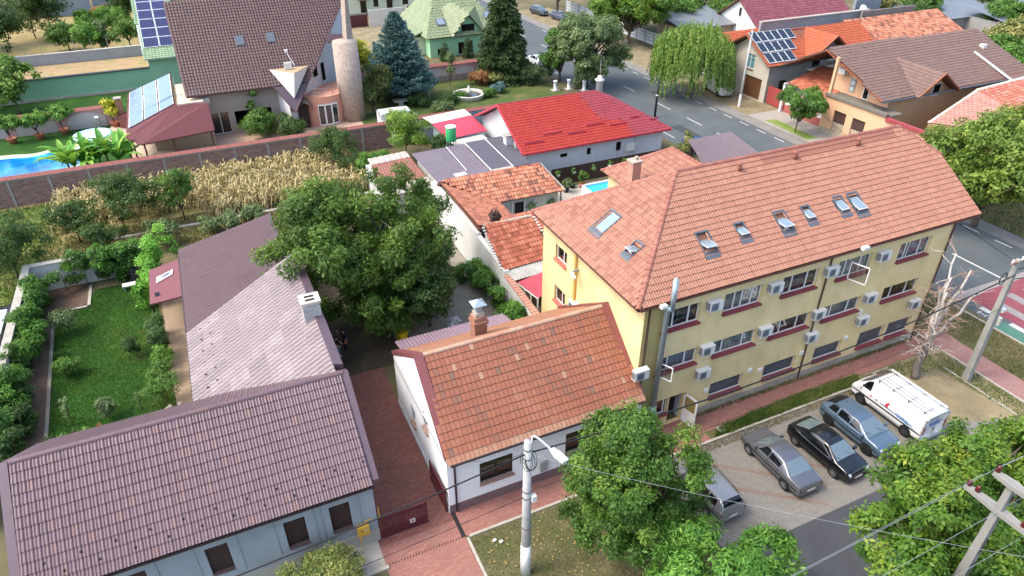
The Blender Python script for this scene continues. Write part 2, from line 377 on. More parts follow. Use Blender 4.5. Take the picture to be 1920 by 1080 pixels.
def limb(mb, a, b, r0, r1, rng, n=6, bend=.12):
    a, b = Vector(a), Vector(b); L = (b - a).length; pts = []
    for i in range(n + 1):
        t = i / n; p = a.lerp(b, t)
        if 0 < i < n: p += Vector([rng.gauss(0, 1) for _ in range(3)]) * L * bend * .35
        pts.append(p)
    mb.tube(pts, [r0 + (r1 - r0) * i / n for i in range(n + 1)], 7); return pts
def tree(name, label, cat, base, blobs, n, size, mat, bark, seed=1, group=None, trunk_r=.16, trunk_h=2.0, crown_name='crown', **k):
    """trunk forking into a limb for every clump of the crown; blobs given relative to the base"""
    t = thing(name, label, cat, base, group=group, world=False); rng = random.Random(seed); mb = MB()
    top = Vector((rng.uniform(-.15, .15), rng.uniform(-.15, .15), trunk_h)); limb(mb, (0, 0, -.05), top, trunk_r, trunk_r * .75, rng, 5, .06)
    for c, r in blobs:
        c = Vector(c); pts = limb(mb, top - Vector((0, 0, rng.uniform(0, trunk_h * .25))), c, trunk_r * .55, trunk_r * .16, rng)
        rr = r if isinstance(r, (int, float)) else sum(r) / 3
        for _ in range(3):
            s0 = pts[rng.randint(2, 5)]; dv = Vector((rng.gauss(0, 1), rng.gauss(0, 1), rng.gauss(.4, .7))).normalized()
            limb(mb, s0, s0 + dv * rr * .8, trunk_r * .22, trunk_r * .07, rng, 4)
    mb.build('trunk', bark, t, True)
    o = leaves(crown_name, blobs, n, size, mat, seed, parent=None, **k); o.parent = t
    return t
# ================================================================ setting
def sheet(name, pts, z, mat):
    return struct(MB().poly([(x, y, z) for x, y in pts]).build(name, mat))
def rect(x0, x1, y0, y1): return [(x0, y0), (x1, y0), (x1, y1), (x0, y1)]
m_earth = MGR('earth', ['#4f4c36', '#625a42', '#75694e', '#465030'], .18, fine=5.)
m_dry = MGR('dry_ground', ['#6f6652', '#82765e', '#94886e', '#66653f'], .5, fine=6.)
m_asph = MGR('asphalt', ['#3f4144', '#46484c', '#4d4f52', '#3a3c3f'], .35, .85, 25., .25)
m_asph2 = MGR('asphalt_road', ['#4c5254', '#555b5d', '#5e6364', '#454c4e'], .25, .8, 25., .25)
m_pave = MBR('pavers_grey', ['#73726d', '#838079', '#7a766f'], '#5a5853', .21, .105, 'xy', R(45), .010, .9, '#6f675b', .45, .35)
m_pavered = MBR('pavers_red', ['#75605a', '#806c64', '#7a6a62'], '#5c524c', .21, .105, 'xy', R(45), .010, .9, '#7f766a', .5, .6)
m_brickd = MBR('paving_drive', ['#7d4e46', '#8f6256', '#7a5148'], '#4e3a35', .24, .12, 'xy', 0, .014, .85, '#4f403a', .6, .35)
m_brickw = MBR('paving_walk', ['#8f5e55', '#9c7064', '#94685c'], '#6a4f48', .24, .12, 'xy', 0, .012, .85, '#6b574e', .5, .4)
m_conc = M('concrete', '#a09c92', .9, .12, 1.5, bmp=.15, dirt='#6b655a', dirt_amt=.55, dirt_scale=.5)
m_kerb = M('kerb_stone', '#a39d90', .9, .12, 3, bmp=.2, dirt='#6e675c')
m_white = M('road_white', '#b4b4ae', .8, .06, 4, dirt='#8a8a84', dirt_amt=.5, dirt_scale=2.)
m_lawn = MGR('lawn', ['#1f4014', '#2a4e18', '#36601e', '#1c3a10'], .35, .9, 12.)
m_turf = MGR('turf', ['#4c5630', '#5c583e', '#70694e', '#42552a'], .6, .95, 7.)
sheet('ground', rect(-500, 700, -300, 900), 0, m_earth)
sheet('near_road', rect(-120, 300, -60, 14.0), .004, m_asph)
sheet('parking_pavement', rect(17.6, 41.2, 14.0, 20.25), .008, m_pave)
for k, (x, y) in enumerate([(19.2, 19.9), (20.2, 17.4), (24.4, 17.4), (28.6, 17.4)]):
    dx, dy = (3.9, -3.0); n = Vector((-dy, dx, 0)).normalized() * .11
    sheet('parking_bay_line', [(x - n.x, y - n.y), (x + dx - n.x, y + dy - n.y), (x + dx + n.x, y + dy + n.y), (x + n.x, y + n.y)], .012, m_pavered)
for x_, y_, a_, b_ in ((49.2, 58.0, 1.4, 5.0), (54.6, 72.0, 1.1, 3.2), (50.4, 39.0, 2.2, 1.6), (55.2, 33.0, .8, 6.0), (27.0, 12.6, 3.2, 1.0), (35.5, 12.2, 1.6, 1.3)): sheet('asphalt_patch', rect(x_, x_ + a_, y_, y_ + b_), .0085, MGR('asphalt_patched', ['#3a3e40', '#42474a', '#4b4f51', '#35393b'], .6, .9, 30., .25))
sheet('driveway', rect(2.9, 6.62, 10.0, 34.2), .012, m_brickd)
sheet('driveway_apron', [(2.9, 10), (6.78, 10), (6.78, 21.3), (2.9, 21.3)], .016, m_brickw)
sheet('sidewalk_white_house', rect(6.78, 18.5, 20.22, 21.8), .012, m_brickw)
sheet('sidewalk_offices', rect(18.5, 40.2, 21.05, 22.5), .012, m_brickw)
sheet('sidewalk_corner', rect(18.5, 21.6, 20.32, 21.05), .012, m_brickw)
sheet('crossing_path', rect(40.45, 42.3, 10, 22.5), .012, M('path_pave', '#8a6660', .9, .15, 6, bmp=.2, dirt='#8a8276', dirt_amt=.5)); sheet('verge_turf', rect(6.98, 17.6, 14.0, 20.05), .010, m_turf)
sheet('frontage_turf', rect(-12, 2.3, 14.0, 20.2), .010, m_turf)
sheet('footway_slab', rect(-12, 2.9, 20.2, 21.8), .014, m_conc)
sheet('office_verge', rect(21.6, 33.0, 20.42, 21.05), .016, m_turf)
sheet('sandy_corner', [(33.0, 20.5), (33.2, 17.8), (34.2, 16.2), (37, 15.0), (40.3, 14.1), (40.3, 21.0), (33.0, 21.0)], .012, m_dry)
sheet('corner_turf', rect(42.3, 46.0, 12, 27), .010, m_turf)
sheet('yard_soil', rect(3.1, 8.2, 34.2, 60), .009, MGR('soil_dark', ['#3a332a', '#4a4236', '#5a5244', '#33301f'], .6))
sheet('yard_concrete', rect(8.2, 16.3, 31.2, 52.0), .012, M('yard_conc', '#837d70', .9, .15, 1.2, bmp=.2, dirt='#5d5547', dirt_amt=.75, dirt_scale=.3))
# kerbs and drain channels
def kerb(name, x0, x1, y0, y1, h=.12, m=None): return struct(MB().box(x0, x1, y0, y1, 0, h).build(name, m or m_kerb))
for i in range(15): kerb('kerb_stone', 18.6 + i * 1.0 + .005, 18.6 + (i + 1) * 1.0 - .005, 20.25, 20.40)
for i in range(11): kerb('kerb_stone', 6.98 + i * 1.0, 6.98 + i * 1.0 + .985, 20.06, 20.20, .09)
for i in range(6): kerb('kerb_stone', 40.3, 40.44, 13.4 + i * 1.2, 13.4 + i * 1.2 + 1.18, .1)
for i in range(4): kerb('kerb_stone', 38.9, 39.03, 14.6 + i * 1.2, 14.6 + i * 1.2 + 1.18, .06)
for i in range(9): kerb('kerb_stone', 6.80, 6.93, 11.1 + i * 1.0, 11.1 + i * 1.0 + .985, .05)
struct(MB().box(6.63, 6.83, 20.2, 21.75, .0, .021).build('drain_channel', M('drain_dark', '#22201f', .8)))
for i in range(26): struct(MB().box(3.05 + i * .142, 3.09 + i * .142, 20.18, 20.30, .0, .020).build('drain_slot', M('drain_dark', '#22201f', .8)))
struct(MB().box(1.0, 3.0, 20.02, 20.2, .0, .10).build('kerb_block', m_kerb))
# ------------------------------------------------------------ main road along y
sheet('main_road', rect(46.4, 58.4, -60, 400), .006, m_asph2)
sheet('road_shoulder', rect(58.4, 60.2, -60, 400), .008, M('shoulder', '#77746e', .95, .15, .8, bmp=.2, dirt='#7a7468'))
sheet('far_footway', rect(60.2, 66.3, 44, 62.5), .011, M('footway', '#8f8a82', .95, .1, 1.2, dirt='#8f867a'))
sheet('far_dirt', rect(60.2, 67.5, 62.5, 130), .010, m_dry)
sheet('far_verge', rect(60.2, 75, -60, 44), .010, m_turf)
sheet('verge_patch', [(60.6, 53.2), (62.0, 53.0), (62.2, 59.8), (60.8, 60.2)], .014, MGR('turf2', ['#5f7a34', '#6f8440', '#8a8a54', '#557030'], .8, .95, 7.))
for y in [30.2, 37, 44, 50.6, 56.2, 61.8, 68, 76, 84, 92, 101, 110, 120]: sheet('lane_dash', rect(52.75, 52.9, y, y + 2.9), .010, m_white)
sheet('lane_line', rect(52.4, 52.6, 24.6, 29.0), .010, m_white)
for i in range(34): sheet('edge_dash', rect(57.7, 57.84, 16 + i * 2.9, 17.5 + i * 2.9), .010, m_white)
for i in range(16): sheet('edge_dash', rect(47.4, 47.54, 48 + i * 3.9, 50.2 + i * 3.9), .010, m_white)
m_rr = M('road_red', '#7d4048', .85, .12, 3, dirt='#8c6a66'); m_rw = M('road_grey_stripe', '#86827f', .85, .1, 3, dirt='#6f6a66'); m_rg = M('road_green', '#456f60', .85, .1, 3, dirt='#7f9a8c')
sheet('raised_crossing', [(47.7, 10), (57.4, 10), (57.4, 24.2), (47.7, 24.2)], .010, m_rr)
for i, x in enumerate([48.6, 50.5, 52.4, 54.3, 56.0]): sheet('crossing_stripe', rect(x, x + .75, 10, 23.2 - (.0 if i else .6)), .014, m_rw)
sheet('crossing_ramp', [(46.5, 24.2), (57.6, 24.2), (57.0, 24.75), (47.2, 24.9)], .012, m_rw)
sheet('cycle_lane', rect(45.9, 47.2, 10, 21.0), .012, m_rg)
for y in (21.4, 19.2, 17.0, 14.8): sheet('cycle_mark', rect(47.15, 47.6, y, y + 1.5), .018, m_white)
for pts in ([(46.55, 22.0), (46.95, 22.0), (46.95, 22.12), (46.55, 22.12)], [(46.55, 22.5), (46.95, 22.5), (46.95, 22.62), (46.55, 22.62)], [(46.7, 22.1), (46.8, 22.1), (46.8, 22.55), (46.7, 22.55)]): sheet('cycle_symbol', pts, .014, m_white)
for i in range(8): kerb('kerb_stone', 45.75, 45.88, 12 + i * 1.5, 13.48 + i * 1.5, .1)
# ------------------------------------------------------------ gardens and plots behind the houses
sheet('border_soil', rect(-14.1, -11.9, 34.5, 53.1), .011, MGR('soil', ['#54443a', '#655246', '#735f50', '#453a30'], .8))
sheet('garden_lawn', [(-12.2, 35.4), (-5.3, 34.9), (-6.0, 42), (-6.2, 51.8), (-10.4, 51.9), (-10.6, 49.8), (-12.7, 49.6)], .012, m_lawn)
sheet('garden_path', [(-5.3, 34), (-3.5, 34), (-3.5, 52), (-6.1, 52)], .014, M('path_tan', '#8f7d68', .9, .12, 2, bmp=.2, dirt='#8d7862'))
sheet('garden_soil', rect(-13.2, -10.7, 49.7, 53.9), .016, MGR('soil', ['#54443a', '#655246', '#735f50', '#453a30'], .8))
for pts in ([(-12.0, 35.2, 49.5)],):
    for x, y0, y1 in pts: struct(MB().prism([(x - .2, y0, 0), (x, y0, 0), (x - .75, y1, 0), (x - .95, y1, 0)], (0, 0, .09)).build('lawn_edging', M('edging', '#7d766a', .9, .15, 3)))
struct(MB().box(-10.75, -10.55, 49.7, 52.6, 0, .1).build('lawn_edging', m_kerb)); struct(MB().box(-13.0, -10.76, 49.5, 49.68, 0, .1).build('lawn_edging', m_kerb))
sheet('corn_plot', rect(-20, 14, 56.5, 70.5), .010, MGR('corn_soil', ['#6a6a40', '#84784f', '#958660', '#5f6a38'], .5, fine=5.))
sheet('plot_turf', rect(-26, -14.5, 50, 69.5), .014, MGR('turf3', ['#56702e', '#6d7c40', '#8c8454', '#4a6426'], .35, fine=6.))
struct(MB().box(-9.5, 13, 59.6, 60.0, 0, .14).build('plot_edging', m_conc))
sheet('pool_lawn', rect(-32, -6, 73.2, 92), .012, m_lawn)
sheet('fountain_garden', rect(13, 44, 73.2, 91), .012, MGR('turf4', ['#3a4f22', '#4c5a2e', '#6a6442', '#2f441c'], .3, fine=6.))
sheet('villa_terrace', rect(-8, 16.8, 73.0, 82), .016, M('terrace_tile', '#b59a84', .85, .1, 2, dirt='#8d7a68'))
sheet('upper_lawn', rect(-32, -5, 92.6, 106.5), .012, m_lawn)
sheet('rubble_strip', rect(-32, -4, 107.2, 123.3), .012, MGR('rubble', ['#8a7a5c', '#a08c6a', '#6f7a44', '#9a7058'], .4, fine=3.5))
sheet('orchard_floor', rect(-45, 0, 124.0, 160), .012, MGR('orchard', ['#7a7048', '#93825a', '#6d7a40', '#84764c'], .3))
sheet('yard_court', rect(20, 45, 43.5, 53.3), .012, M('court', '#a8a294', .9, .1, 1.0, dirt='#857e70'))
# ================================================================ grey street house with plum roof
m_render_grey = M('render_greyblue', '#8f979b', .9, .1, .8, bmp=.12, bscale=60, dirt='#767e80', dirt_amt=.35, dirt_scale=.5)
m_plum = MT('plum_tile', ['#5e4b50', '#644f55', '#685359', '#654f54', '#6e5552'], .42, .45, '#483c41', .4, .45)
m_plumtrim = M('plum_metal', '#5a4a52', .45, .08, 2, spec=.5)
m_plumdark = M('plum_dark', '#453944', .45, .08, 2, spec=.5)
m_plumlit = MT('plum_metal_lit', ['#64585a', '#6e6163', '#75686a', '#857a7b'], .42, .5, '#5a5052', .3, .5)  # lighter copy of the wing tile: sheen of the steep slope put into the colour
m_plumdim = MT('plum_metal_dim', ['#503c40', '#584347', '#544044'], .55, .4, '#443438', .3, .5)  # darker copy of the wing tile: weaker reflection on the shallow slope painted in
m_gut = M('gutter_brown', '#2e2325', .5, .1)
X0, X1, Y0, Y1, YR, ZE, ZR = -10.2, 3.05, 21.8, 30.2, 25.95, 4.15, 7.1
GH = thing('street_house', 'grey rendered street house with plum tiled roof and four brown shuttered windows', 'house', (-3.8, 26, 0))
holes = [(a - X0, b - X0, 1.5, 3.22) for a, b in ((1.03, 1.94), (-.94, -.03), (-4.15, -3.24), (-7.3, -6.4))]
w = MB(); wallq(w, (X0, Y0, 0), (1, 0, 0), (0, -1, 0), X1 - X0, 0, ZE, holes, .2)
for x, nx in ((X0, -1), (X1, 1)):
    pts = [(x, Y0, 0), (x, Y1, 0), (x, Y1, ZE + .05), (x, YR, ZR - .1), (x, Y0, ZE)]
    w.poly(pts if nx < 0 else pts[::-1])
w.poly([(X1, Y1, 0), (X0, Y1, 0), (X0, Y1, ZE), (X1, Y1, ZE)])
w.build('wall', m_render_grey, GH)
MB().box(X0 - .02, X1 + .02, Y0 - .05, Y0 - .001, 0, .8).build('plinth', M('plinth_grey', '#9a988e', .9, .1, 1.5, dirt='#77736a', bmp=.2), GH)
m_shut = M('shutter_brown', '#3a2a26', .6, .08, 8)
for i, h in enumerate(holes):
    fr = MB(); a, b, c, d = h; O = (X0, Y0, 0)
    obox(fr, O, (1, 0, 0), (0, -1, 0), a + .004, b - .004, c + .004, d - .004, -.19, -.15)
    s = fr.build('window_shutter', m_shut, GH)
    for k in range(14):
        q = MB(); z = c + .03 + k * .12; obox(q, O, (1, 0, 0), (0, -1, 0), a + .03, b - .03, z, z + .1, -.149, -.135); q.build('slat', m_shut, s)
    q = MB(); obox(q, O, (1, 0, 0), (0, -1, 0), a + .002, b - .002, c - .05, c + .035, -.12, .06); q.build('window_sill', M('sill_brown', '#5c4a46', .6), GH)
    # raised plaster surround with a pointed head
    q = MB()
    for (u0, u1, z0, z1) in ((a - .42, a - .36, c - .25, d + .25), (b + .36, b + .42, c - .25, d + .25), (a - .42, b + .42, c - .31, c - .25)):
        obox(q, O, (1, 0, 0), (0, -1, 0), u0, u1, z0, z1, .001, .03)
    um = (a + b) / 2
    for u0, u1, z0, z1 in ((a - .42, um, d + .25, d + .52), (um, b + .42, d + .52, d + .25)):
        p = [(X0 + u0, Y0 - .03, z0), (X0 + u1, Y0 - .03, z1), (X0 + u1, Y0 - .03, z1 + .06), (X0 + u0, Y0 - .03, z0 + .06)]; q.prism(p, (0, .029, 0))
    q.build('window_surround', m_render_grey, GH)
vents = []
def grey_t(ca, cb, tn, rng):
    tn = tn * .75
    return np.where(rng.random(len(tn)) < .06, .97, tn)
e0 = (X0 - .1, Y0 - .3, ZE - .08); tiles(GH, [e0, (X1 + .02, Y0 - .3, ZE - .08), (X1 + .02, YR, ZR), (X0 - .1, YR, ZR)], .26, .45, 'roman', m_plum, 300, 3, tfun=grey_t, deckmat=m_plumdark)
tiles(GH, [(X1 + .02, Y1 + .3, ZE - .1), (X0 - .1, Y1 + .3, ZE - .1), (X0 - .1, YR, ZR), (X1 + .02, YR, ZR)], .30, .37, 'roman', m_plum, 0, 4, deckmat=m_plumdark)
ridge(GH, (X0 - .1, YR, ZR), (X1 + .05, YR, ZR), .15, m_plum, .42)
sl = math.atan2(ZR - ZE, YR - Y0 + .3)
for k in range(22):
    u = X0 + .7 + k * .62; b = .55 if k % 2 else 1.05
    y = Y0 - .3 + b * math.cos(sl); z = ZE - .08 + b * math.sin(sl) + .075
    MB().box(u - .035, u + .035, y - .05, y + .05, z - .03, z + .075).build('snow_guard', M('guard_black', '#15131a', .5), GH)
for x, s in ((X0 - .14, -1), (X1 + .04, 1)):
    q = MB(); p = [(x, Y0 - .12, ZE + .0), (x, YR, ZR + .08), (x, Y1 + .2, ZE + .05), (x, Y1 + .2, ZE - .25), (x, YR, ZR - .3), (x, Y0 - .12, ZE - .25)]
    q.prism(p, (.34 * s if s < 0 else .3, 0, 0)); q.build('verge_coping', m_plumtrim, GH)
MB().box(X0 - .1, X1 + .05, Y0 - .40, Y0 - .29, ZE - .2, ZE - .10).build('gutter', m_gut, GH)
MB().box(X0 - .1, X1 + .05, Y0 - .28, Y0 - .002, ZE - .17, ZE - .12).build('soffit', m_gut, GH)
MB().tube([(3.16, 21.75, 2.3), (3.16, 21.75, .3)], .02).build('gas_pipe', M('gas_yellow', '#c9a23a', .5), GH)
# yellow gas meter on the corner of the house
t = thing('gas_meter_box', 'yellow gas meter box with pipe on the grey house corner', 'meter box', (2.4, 21.7, .75))
m_gas = M('gas_yellow', '#c9a23a', .5)
MB().box(2.05, 2.6, 21.5, 21.74, .95, 1.55).build('cabinet', m_gas, t)
MB().box(2.2, 2.3, 21.49, 21.499, 1.3, 1.36).build('vent_slot', M('guard_black', '#15131a', .5), t)
for k in range(3): MB().box(2.32 + k * .07, 2.37 + k * .07, 21.49, 21.499, 1.28 - k * .01, 1.33).build('meter_digit_plate', m_white, t)
MB().tube([(2.15, 21.62, .96), (2.15, 21.62, .02)], .025).build('pipe', m_gas, t); MB().tube([(2.45, 21.62, 1.55), (2.45, 21.62, 1.75), (2.75, 21.7, 1.75), (2.75, 21.7, 1.6)], .025).build('pipe', m_gas, t)
# ------------------------------------------------------------ courtyard wing behind it
WG = thing('courtyard_wing', 'long courtyard wing with glossy plum metal roof sloping to the lawn', 'house', (0, 38, 0))
w = MB(); WX0, WX1, WY0, WY1, WY2 = -3.5, 3.0, 30.2, 38.6, 50.0
w.box(WX0, WX1, WY0 + .01, WY2 - .3, 0, 2.9); w.build('wall', M('cream_wall', '#c9bda6', .9, .08, 1, dirt='#a5977f'), WG)
w = MB(); w.poly([(WX0, 26.6, 3.05), (WX1, 26.6, 6.75), (WX1, 26.6, 2.9), (WX0, 26.6, 2.9)]); w.poly([(WX1, 28.5, 2.9), (WX1, WY1, 2.9), (WX1, WY1, 6.7), (WX1, 28.5, 6.7)]); w.poly([(WX1, WY1, 2.9), (WX0, WY1, 2.9), (WX0, WY1, 3.0), (WX1, WY1, 6.7)])
w.poly([(WX1 - .3, WY1, 2.9), (WX1 - .3, WY2 - .3, 2.9), (WX1 - .3, WY2 - .3, 4.3), (WX1 - .3, WY1, 4.3)]); w.poly([(WX1 - .3, WY2 - .3, 2.9), (WX0, WY2 - .3, 2.9), (WX0, WY2 - .3, 2.95), (WX1 - .3, WY2 - .3, 4.3)])
w.build('upper_wall', m_render_grey, WG)
def wing_t(ca, cb, tn, rng):
    g = np.random.default_rng(5).random(400); return np.clip(.35 * tn + .65 * g[(np.floor(ca / 1.02) * 7 + np.floor(cb / 1.2) * 13).astype(int) % 400], .001, 1)
# slope falls towards -x; the eave runs along y
EX = -3.95
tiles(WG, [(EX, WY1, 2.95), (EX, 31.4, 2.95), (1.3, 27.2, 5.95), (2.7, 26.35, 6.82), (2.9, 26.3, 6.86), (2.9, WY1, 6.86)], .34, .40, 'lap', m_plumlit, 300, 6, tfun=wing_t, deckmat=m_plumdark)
tiles(WG, [(EX, WY2, 2.85), (EX, WY1 + .02, 2.85), (2.65, WY1 + .02, 4.35), (2.65, WY2, 4.35)], .34, .40, 'lap', m_plumdim, 0, 7, tfun=wing_t, deckmat=m_plumdark)
MB().tube([(EX - .07, 31.3, 2.9), (EX - .07, WY2, 2.8)], .065).build('gutter', m_gut, WG)
MB().prism([(2.88, 26.9, 6.98), (3.34, 26.9, 6.86), (3.34, 26.9, 6.5), (2.88, 26.9, 6.55)], (0, WY1 - 26.9 + .1, 0)).build('verge_coping', m_plumtrim, WG)
MB().prism([(EX, WY2 + .02, 2.85), (2.7, WY2 + .02, 4.38), (2.7, WY2 + .02, 4.2), (EX, WY2 + .02, 2.65)], (0, .08, 0)).build('fascia', m_plumtrim, WG)
MB().prism([(2.66, WY1 + .2, 4.40), (2.80, WY1 + .2, 4.38), (2.80, WY1 + .2, 4.1), (2.66, WY1 + .2, 4.1)], (0, WY2 - WY1 - .1, 0)).build('fascia', m_plumtrim, WG)
for k in range(6):
    for j in range(2):
        y = 32.2 + k * 1.15; x = EX + .6 + j * .55 + .2; z = 2.95 + (x - EX) * .572 + .09
        MB().box(x - .05, x + .05, y - .03, y + .03, z - .03, z + .06).build('snow_guard', M('guard_brown', '#6d4b45', .5), WG)
ch = MB().box(2.35, 3.25, 31.3, 32.1, 5.6, 7.75).build('chimney', M('chimney_patchy', '#a8a8a4', .85, .25, 4, bmp=.4, bscale=25, dirt='#6f7a86', dirt_amt=.8, dirt_scale=2.5), WG)
MB().box(2.28, 3.32, 31.22, 32.18, 7.75, 7.9).build('cap', M('chimney_cap', '#c4bcae', .9, .1, 4, dirt='#80776a'), ch)
for y in (31.42, 31.76): MB().box(2.55, 3.05, y, y + .2, 7.9, 7.905).build('flue', M('soot', '#241d1b', .95), ch)
MB().prism([(2.0, 31.1, 6.34), (2.36, 31.1, 6.56), (2.36, 32.3, 6.56), (2.0, 32.3, 6.34)], (0, 0, .06)).build('flashing', M('flash_white', '#d8d6d2', .5), ch)
# red porch roof on the lawn side
PR = thing('porch_roof', 'flat dark red porch roof with skylight beside the plum roofed wing', 'porch', (-5.2, 47, 0))
MB().prism([(-6.1, 43.9, 2.35), (-4.1, 43.6, 2.62), (-4.1, 48.9, 2.62), (-6.1, 48.6, 2.35)], (0, 0, .1)).build('roof_panel', M('porch_red', '#6f3f42', .55, .06, 1.5), PR)
q = MB().prism([(-5.65, 46.3, 2.53), (-4.55, 46.9, 2.68), (-4.5, 47.5, 2.69), (-5.6, 47.1, 2.54)], (0, 0, .05)).build('skylight', M('pvc_white', '#dcdcd8', .4, .03), PR)
MB().prism([(-5.25, 46.75, 2.64), (-4.75, 46.98, 2.71), (-4.75, 47.28, 2.71), (-5.25, 47.05, 2.64)], (0, 0, .02)).build('pane', MG('glass_grey', '#5a5c66'), q)
MB().prism([(-5.75, 44.6, 2.5), (-5.45, 44.6, 2.54), (-5.45, 44.75, 2.75), (-5.75, 44.75, 2.71)], (0, .03, 0)).build('solar_lamp', M('pv_dark', '#23252b', .3), PR)
for x, y in ((-6.0, 44.05), (-6.0, 48.4)): MB().box(x - .06, x + .06, y - .06, y + .06, 0, 2.36).build('post', m_gut, PR)
# ================================================================ white house with orange clay roof
m_white_wall = M('wall_white', '#e6e8e8', .9, .05, .6, bmp=.1, bscale=60, dirt='#b9bcbc', dirt_amt=.3, dirt_scale=.5)
m_clay = MT('clay_tile', ['#6f5c52', '#8c5844', '#945c46', '#98624c', '#a0765e', '#a88a76'], .7, .3, '#7c5c4c', .5, .8)
m_clayridge = MT('clay_ridge', ['#a58874', '#b59680', '#a87a64'], .8, .3, '#7c6c5c', .5, 1.2)
m_redtrim = M('coping_red', '#764240', .5, .06, 2, spec=.5)
HX0, HX1, HY0, HY1, HYR, HZE, HZR = 6.6, 17.3, 21.8, 30.5, 25.75, 3.75, 7.0
WH = thing('white_house', 'white street house with orange clay tile roof and red copings', 'house', (12, 26.4, 0))
fh = [(8.25 - HX0, 10.05 - HX0, 1.35, 2.75), (13.0 - HX0, 14.8 - HX0, 1.35, 2.75)]
w = MB(); wallq(w, (HX0, HY0, 0), (1, 0, 0), (0, -1, 0), HX1 - HX0 + .2, 0, HZE, fh, .2)
sh = [(HY1 - 27.6, HY1 - 26.9, 1.3, 2.45), (HY1 - 25.2, HY1 - 24.45, 3.0, 4.1)]
wallq(w, (HX0, HY1, 0), (0, -1, 0), (-1, 0, 0), HY1 - HY0, 0, HZE, [sh[0], (sh[1][0], sh[1][1], 3.0, 3.75)], .2)
# gable above the eave line, left open where the attic window rises through it
yw0, yw1 = 24.45, 25.2
gz = lambda y: HZE + (HZR - HZE) * (y - HY0) / (HYR - HY0)
w.poly([(HX0, HY0, HZE), (HX0, yw0, HZE), (HX0, yw0, gz(yw0)), ][::-1]); w.poly([(HX0, yw0, 4.1), (HX0, yw1, 4.1), (HX0, yw1, gz(yw1)), (HX0, yw0, gz(yw0))][::-1])
w.poly([(HX0, yw1, HZE), (HX0, HY1, HZE), (HX0, HY1, HZE + .1), (HX0, HYR, HZR), (HX0, yw1, gz(yw1))][::-1])
w.poly([(HX0, yw0, HZE), (HX0 + .2, yw0, HZE), (HX0 + .2, yw0, 4.1), (HX0, yw0, 4.1)]); w.poly([(HX0, yw1, HZE), (HX0 + .2, yw1, HZE), (HX0 + .2, yw1, 4.1), (HX0, yw1, 4.1)])
w.poly([(HX1 + .2, HY0, 0), (HX1 + .2, HY1, 0), (HX1 + .2, HY1, HZE), (HX1 + .2, HYR, HZR), (HX1 + .2, HY0, HZE)]); w.poly([(HX1, HY1, 0), (HX0, HY1, 0), (HX0, HY1, HZE), (HX1, HY1, HZE)])
w.build('wall', m_white_wall, WH)
MB().box(HX0 + .01, HX1 + .2, HY0 - .05, HY0 - .001, 0, .55).build('plinth', M('plinth_mauve', '#6f5a5a', .85, .08, 2, bmp=.15, dirt='#57494a'), WH)
MB().box(HX0 - .04, HX0 - .001, HY0 + .01, HY1, 0, .35).build('plinth', M('plinth_pale', '#b9bcbe', .9, .05), WH)
m_dkwood = M('frame_dark', '#2a211f', .5, .1); g_dark = MG('glass_dark', '#0c0d0f')
for h in fh: window(WH, (HX0, HY0, 0), (1, 0, 0), (0, -1, 0), h, (.5,), m_dkwood, g_dark, M('sill_tan', '#8d7468', .7), sillp=.12, fw=.08)
window(WH, (HX0, HY1, 0), (0, -1, 0), (-1, 0, 0), sh[0], (), M('pvc_white', '#dcdcd8', .4, .03), g_dark, M('sill_tan', '#8d7468', .7))
window(WH, (HX0, HY1, 0), (0, -1, 0), (-1, 0, 0), sh[1], (), M('pvc_white', '#dcdcd8', .4, .03), g_dark, M('sill_tan', '#8d7468', .7))
def clay_t(ca, cb, tn, rng):
    r = rng.random(len(tn)); tn = .2 + .38 * tn + .12 * np.sin(ca * 1.3 + cb)
    tn = np.where(r < .02, .9, tn); tn = np.where((r > .06) & (r < .085), .05, tn)
    return np.clip(np.where(cb < .42, .72 + .22 * rng.random(len(tn)), tn), .001, 1)
RX0, RX1 = HX0 + .32, HX1 - .15
tiles(WH, [(RX0 - .35, HY0 - .28, HZE - .12), (RX1 + .35, HY0 - .28, HZE - .12), (RX1, HYR, HZR), (RX0, HYR, HZR)], .235, .375, 'rib', m_clay, 300, 9, tfun=clay_t)
tiles(WH, [(RX1, HY1 + .1, HZE - .05), (RX0, HY1 + .1, HZE - .05), (RX0, HYR, HZR), (RX1, HYR, HZR)], .235, .375, 'flat', MT('clay_back', ['#8a6048', '#916850', '#987058'], .7, .3, '#a07050', .3, .8), 0, 10)
ridge(WH, (RX0, HYR, HZR), (RX1, HYR, HZR), .14, m_clayridge, .36)
for x0, x1 in ((HX0 - .06, RX0 + .06), (RX1 - .05, HX1 + .28)):
    q = MB(); q.prism([(x0, HY0 + .05, HZE + .12), (x0, HYR, HZR + .2), (x0, HYR, HZR - .05), (x0, HY0 + .05, HZE - .12)], (x1 - x0, 0, 0)); q.prism([(x0, HYR, HZR + .2), (x0, HY1 + .1, HZE + .2), (x0, HY1 + .1, HZE - .05), (x0, HYR, HZR - .05)], (x1 - x0, 0, 0)); q.build('gable_coping', m_redtrim, WH)
MB().tube([(HX0 + .1, HY0 - .36, HZE - .13), (HX1, HY0 - .36, HZE - .13)], .07).build('gutter', m_gut, WH)
MB().box(HX0 + .1, HX1, HY0 - .29, HY0 - .002, HZE - .28, HZE - .22).build('eave_board', M('eave_greyblue', '#9aa2a8', .7), WH)
MB().tube([(6.95, HY0 - .36, HZE - .15), (6.95, HY0 - .1, HZE - .5), (6.95, HY0 - .09, .1)], .055).build('downpipe', m_gut, WH)
ch = MB(); ch.box(10.35, 11.05, 27.3, 27.95, 5.5, 7.1); ch = ch.build('chimney', MBR('brick_dirty', ['#8a5a4a', '#a06a54', '#7d5a4c'], '#8d8074', .25, .075, 'xz', 0, .012, .9, '#54443c', .6, 1.2), WH)
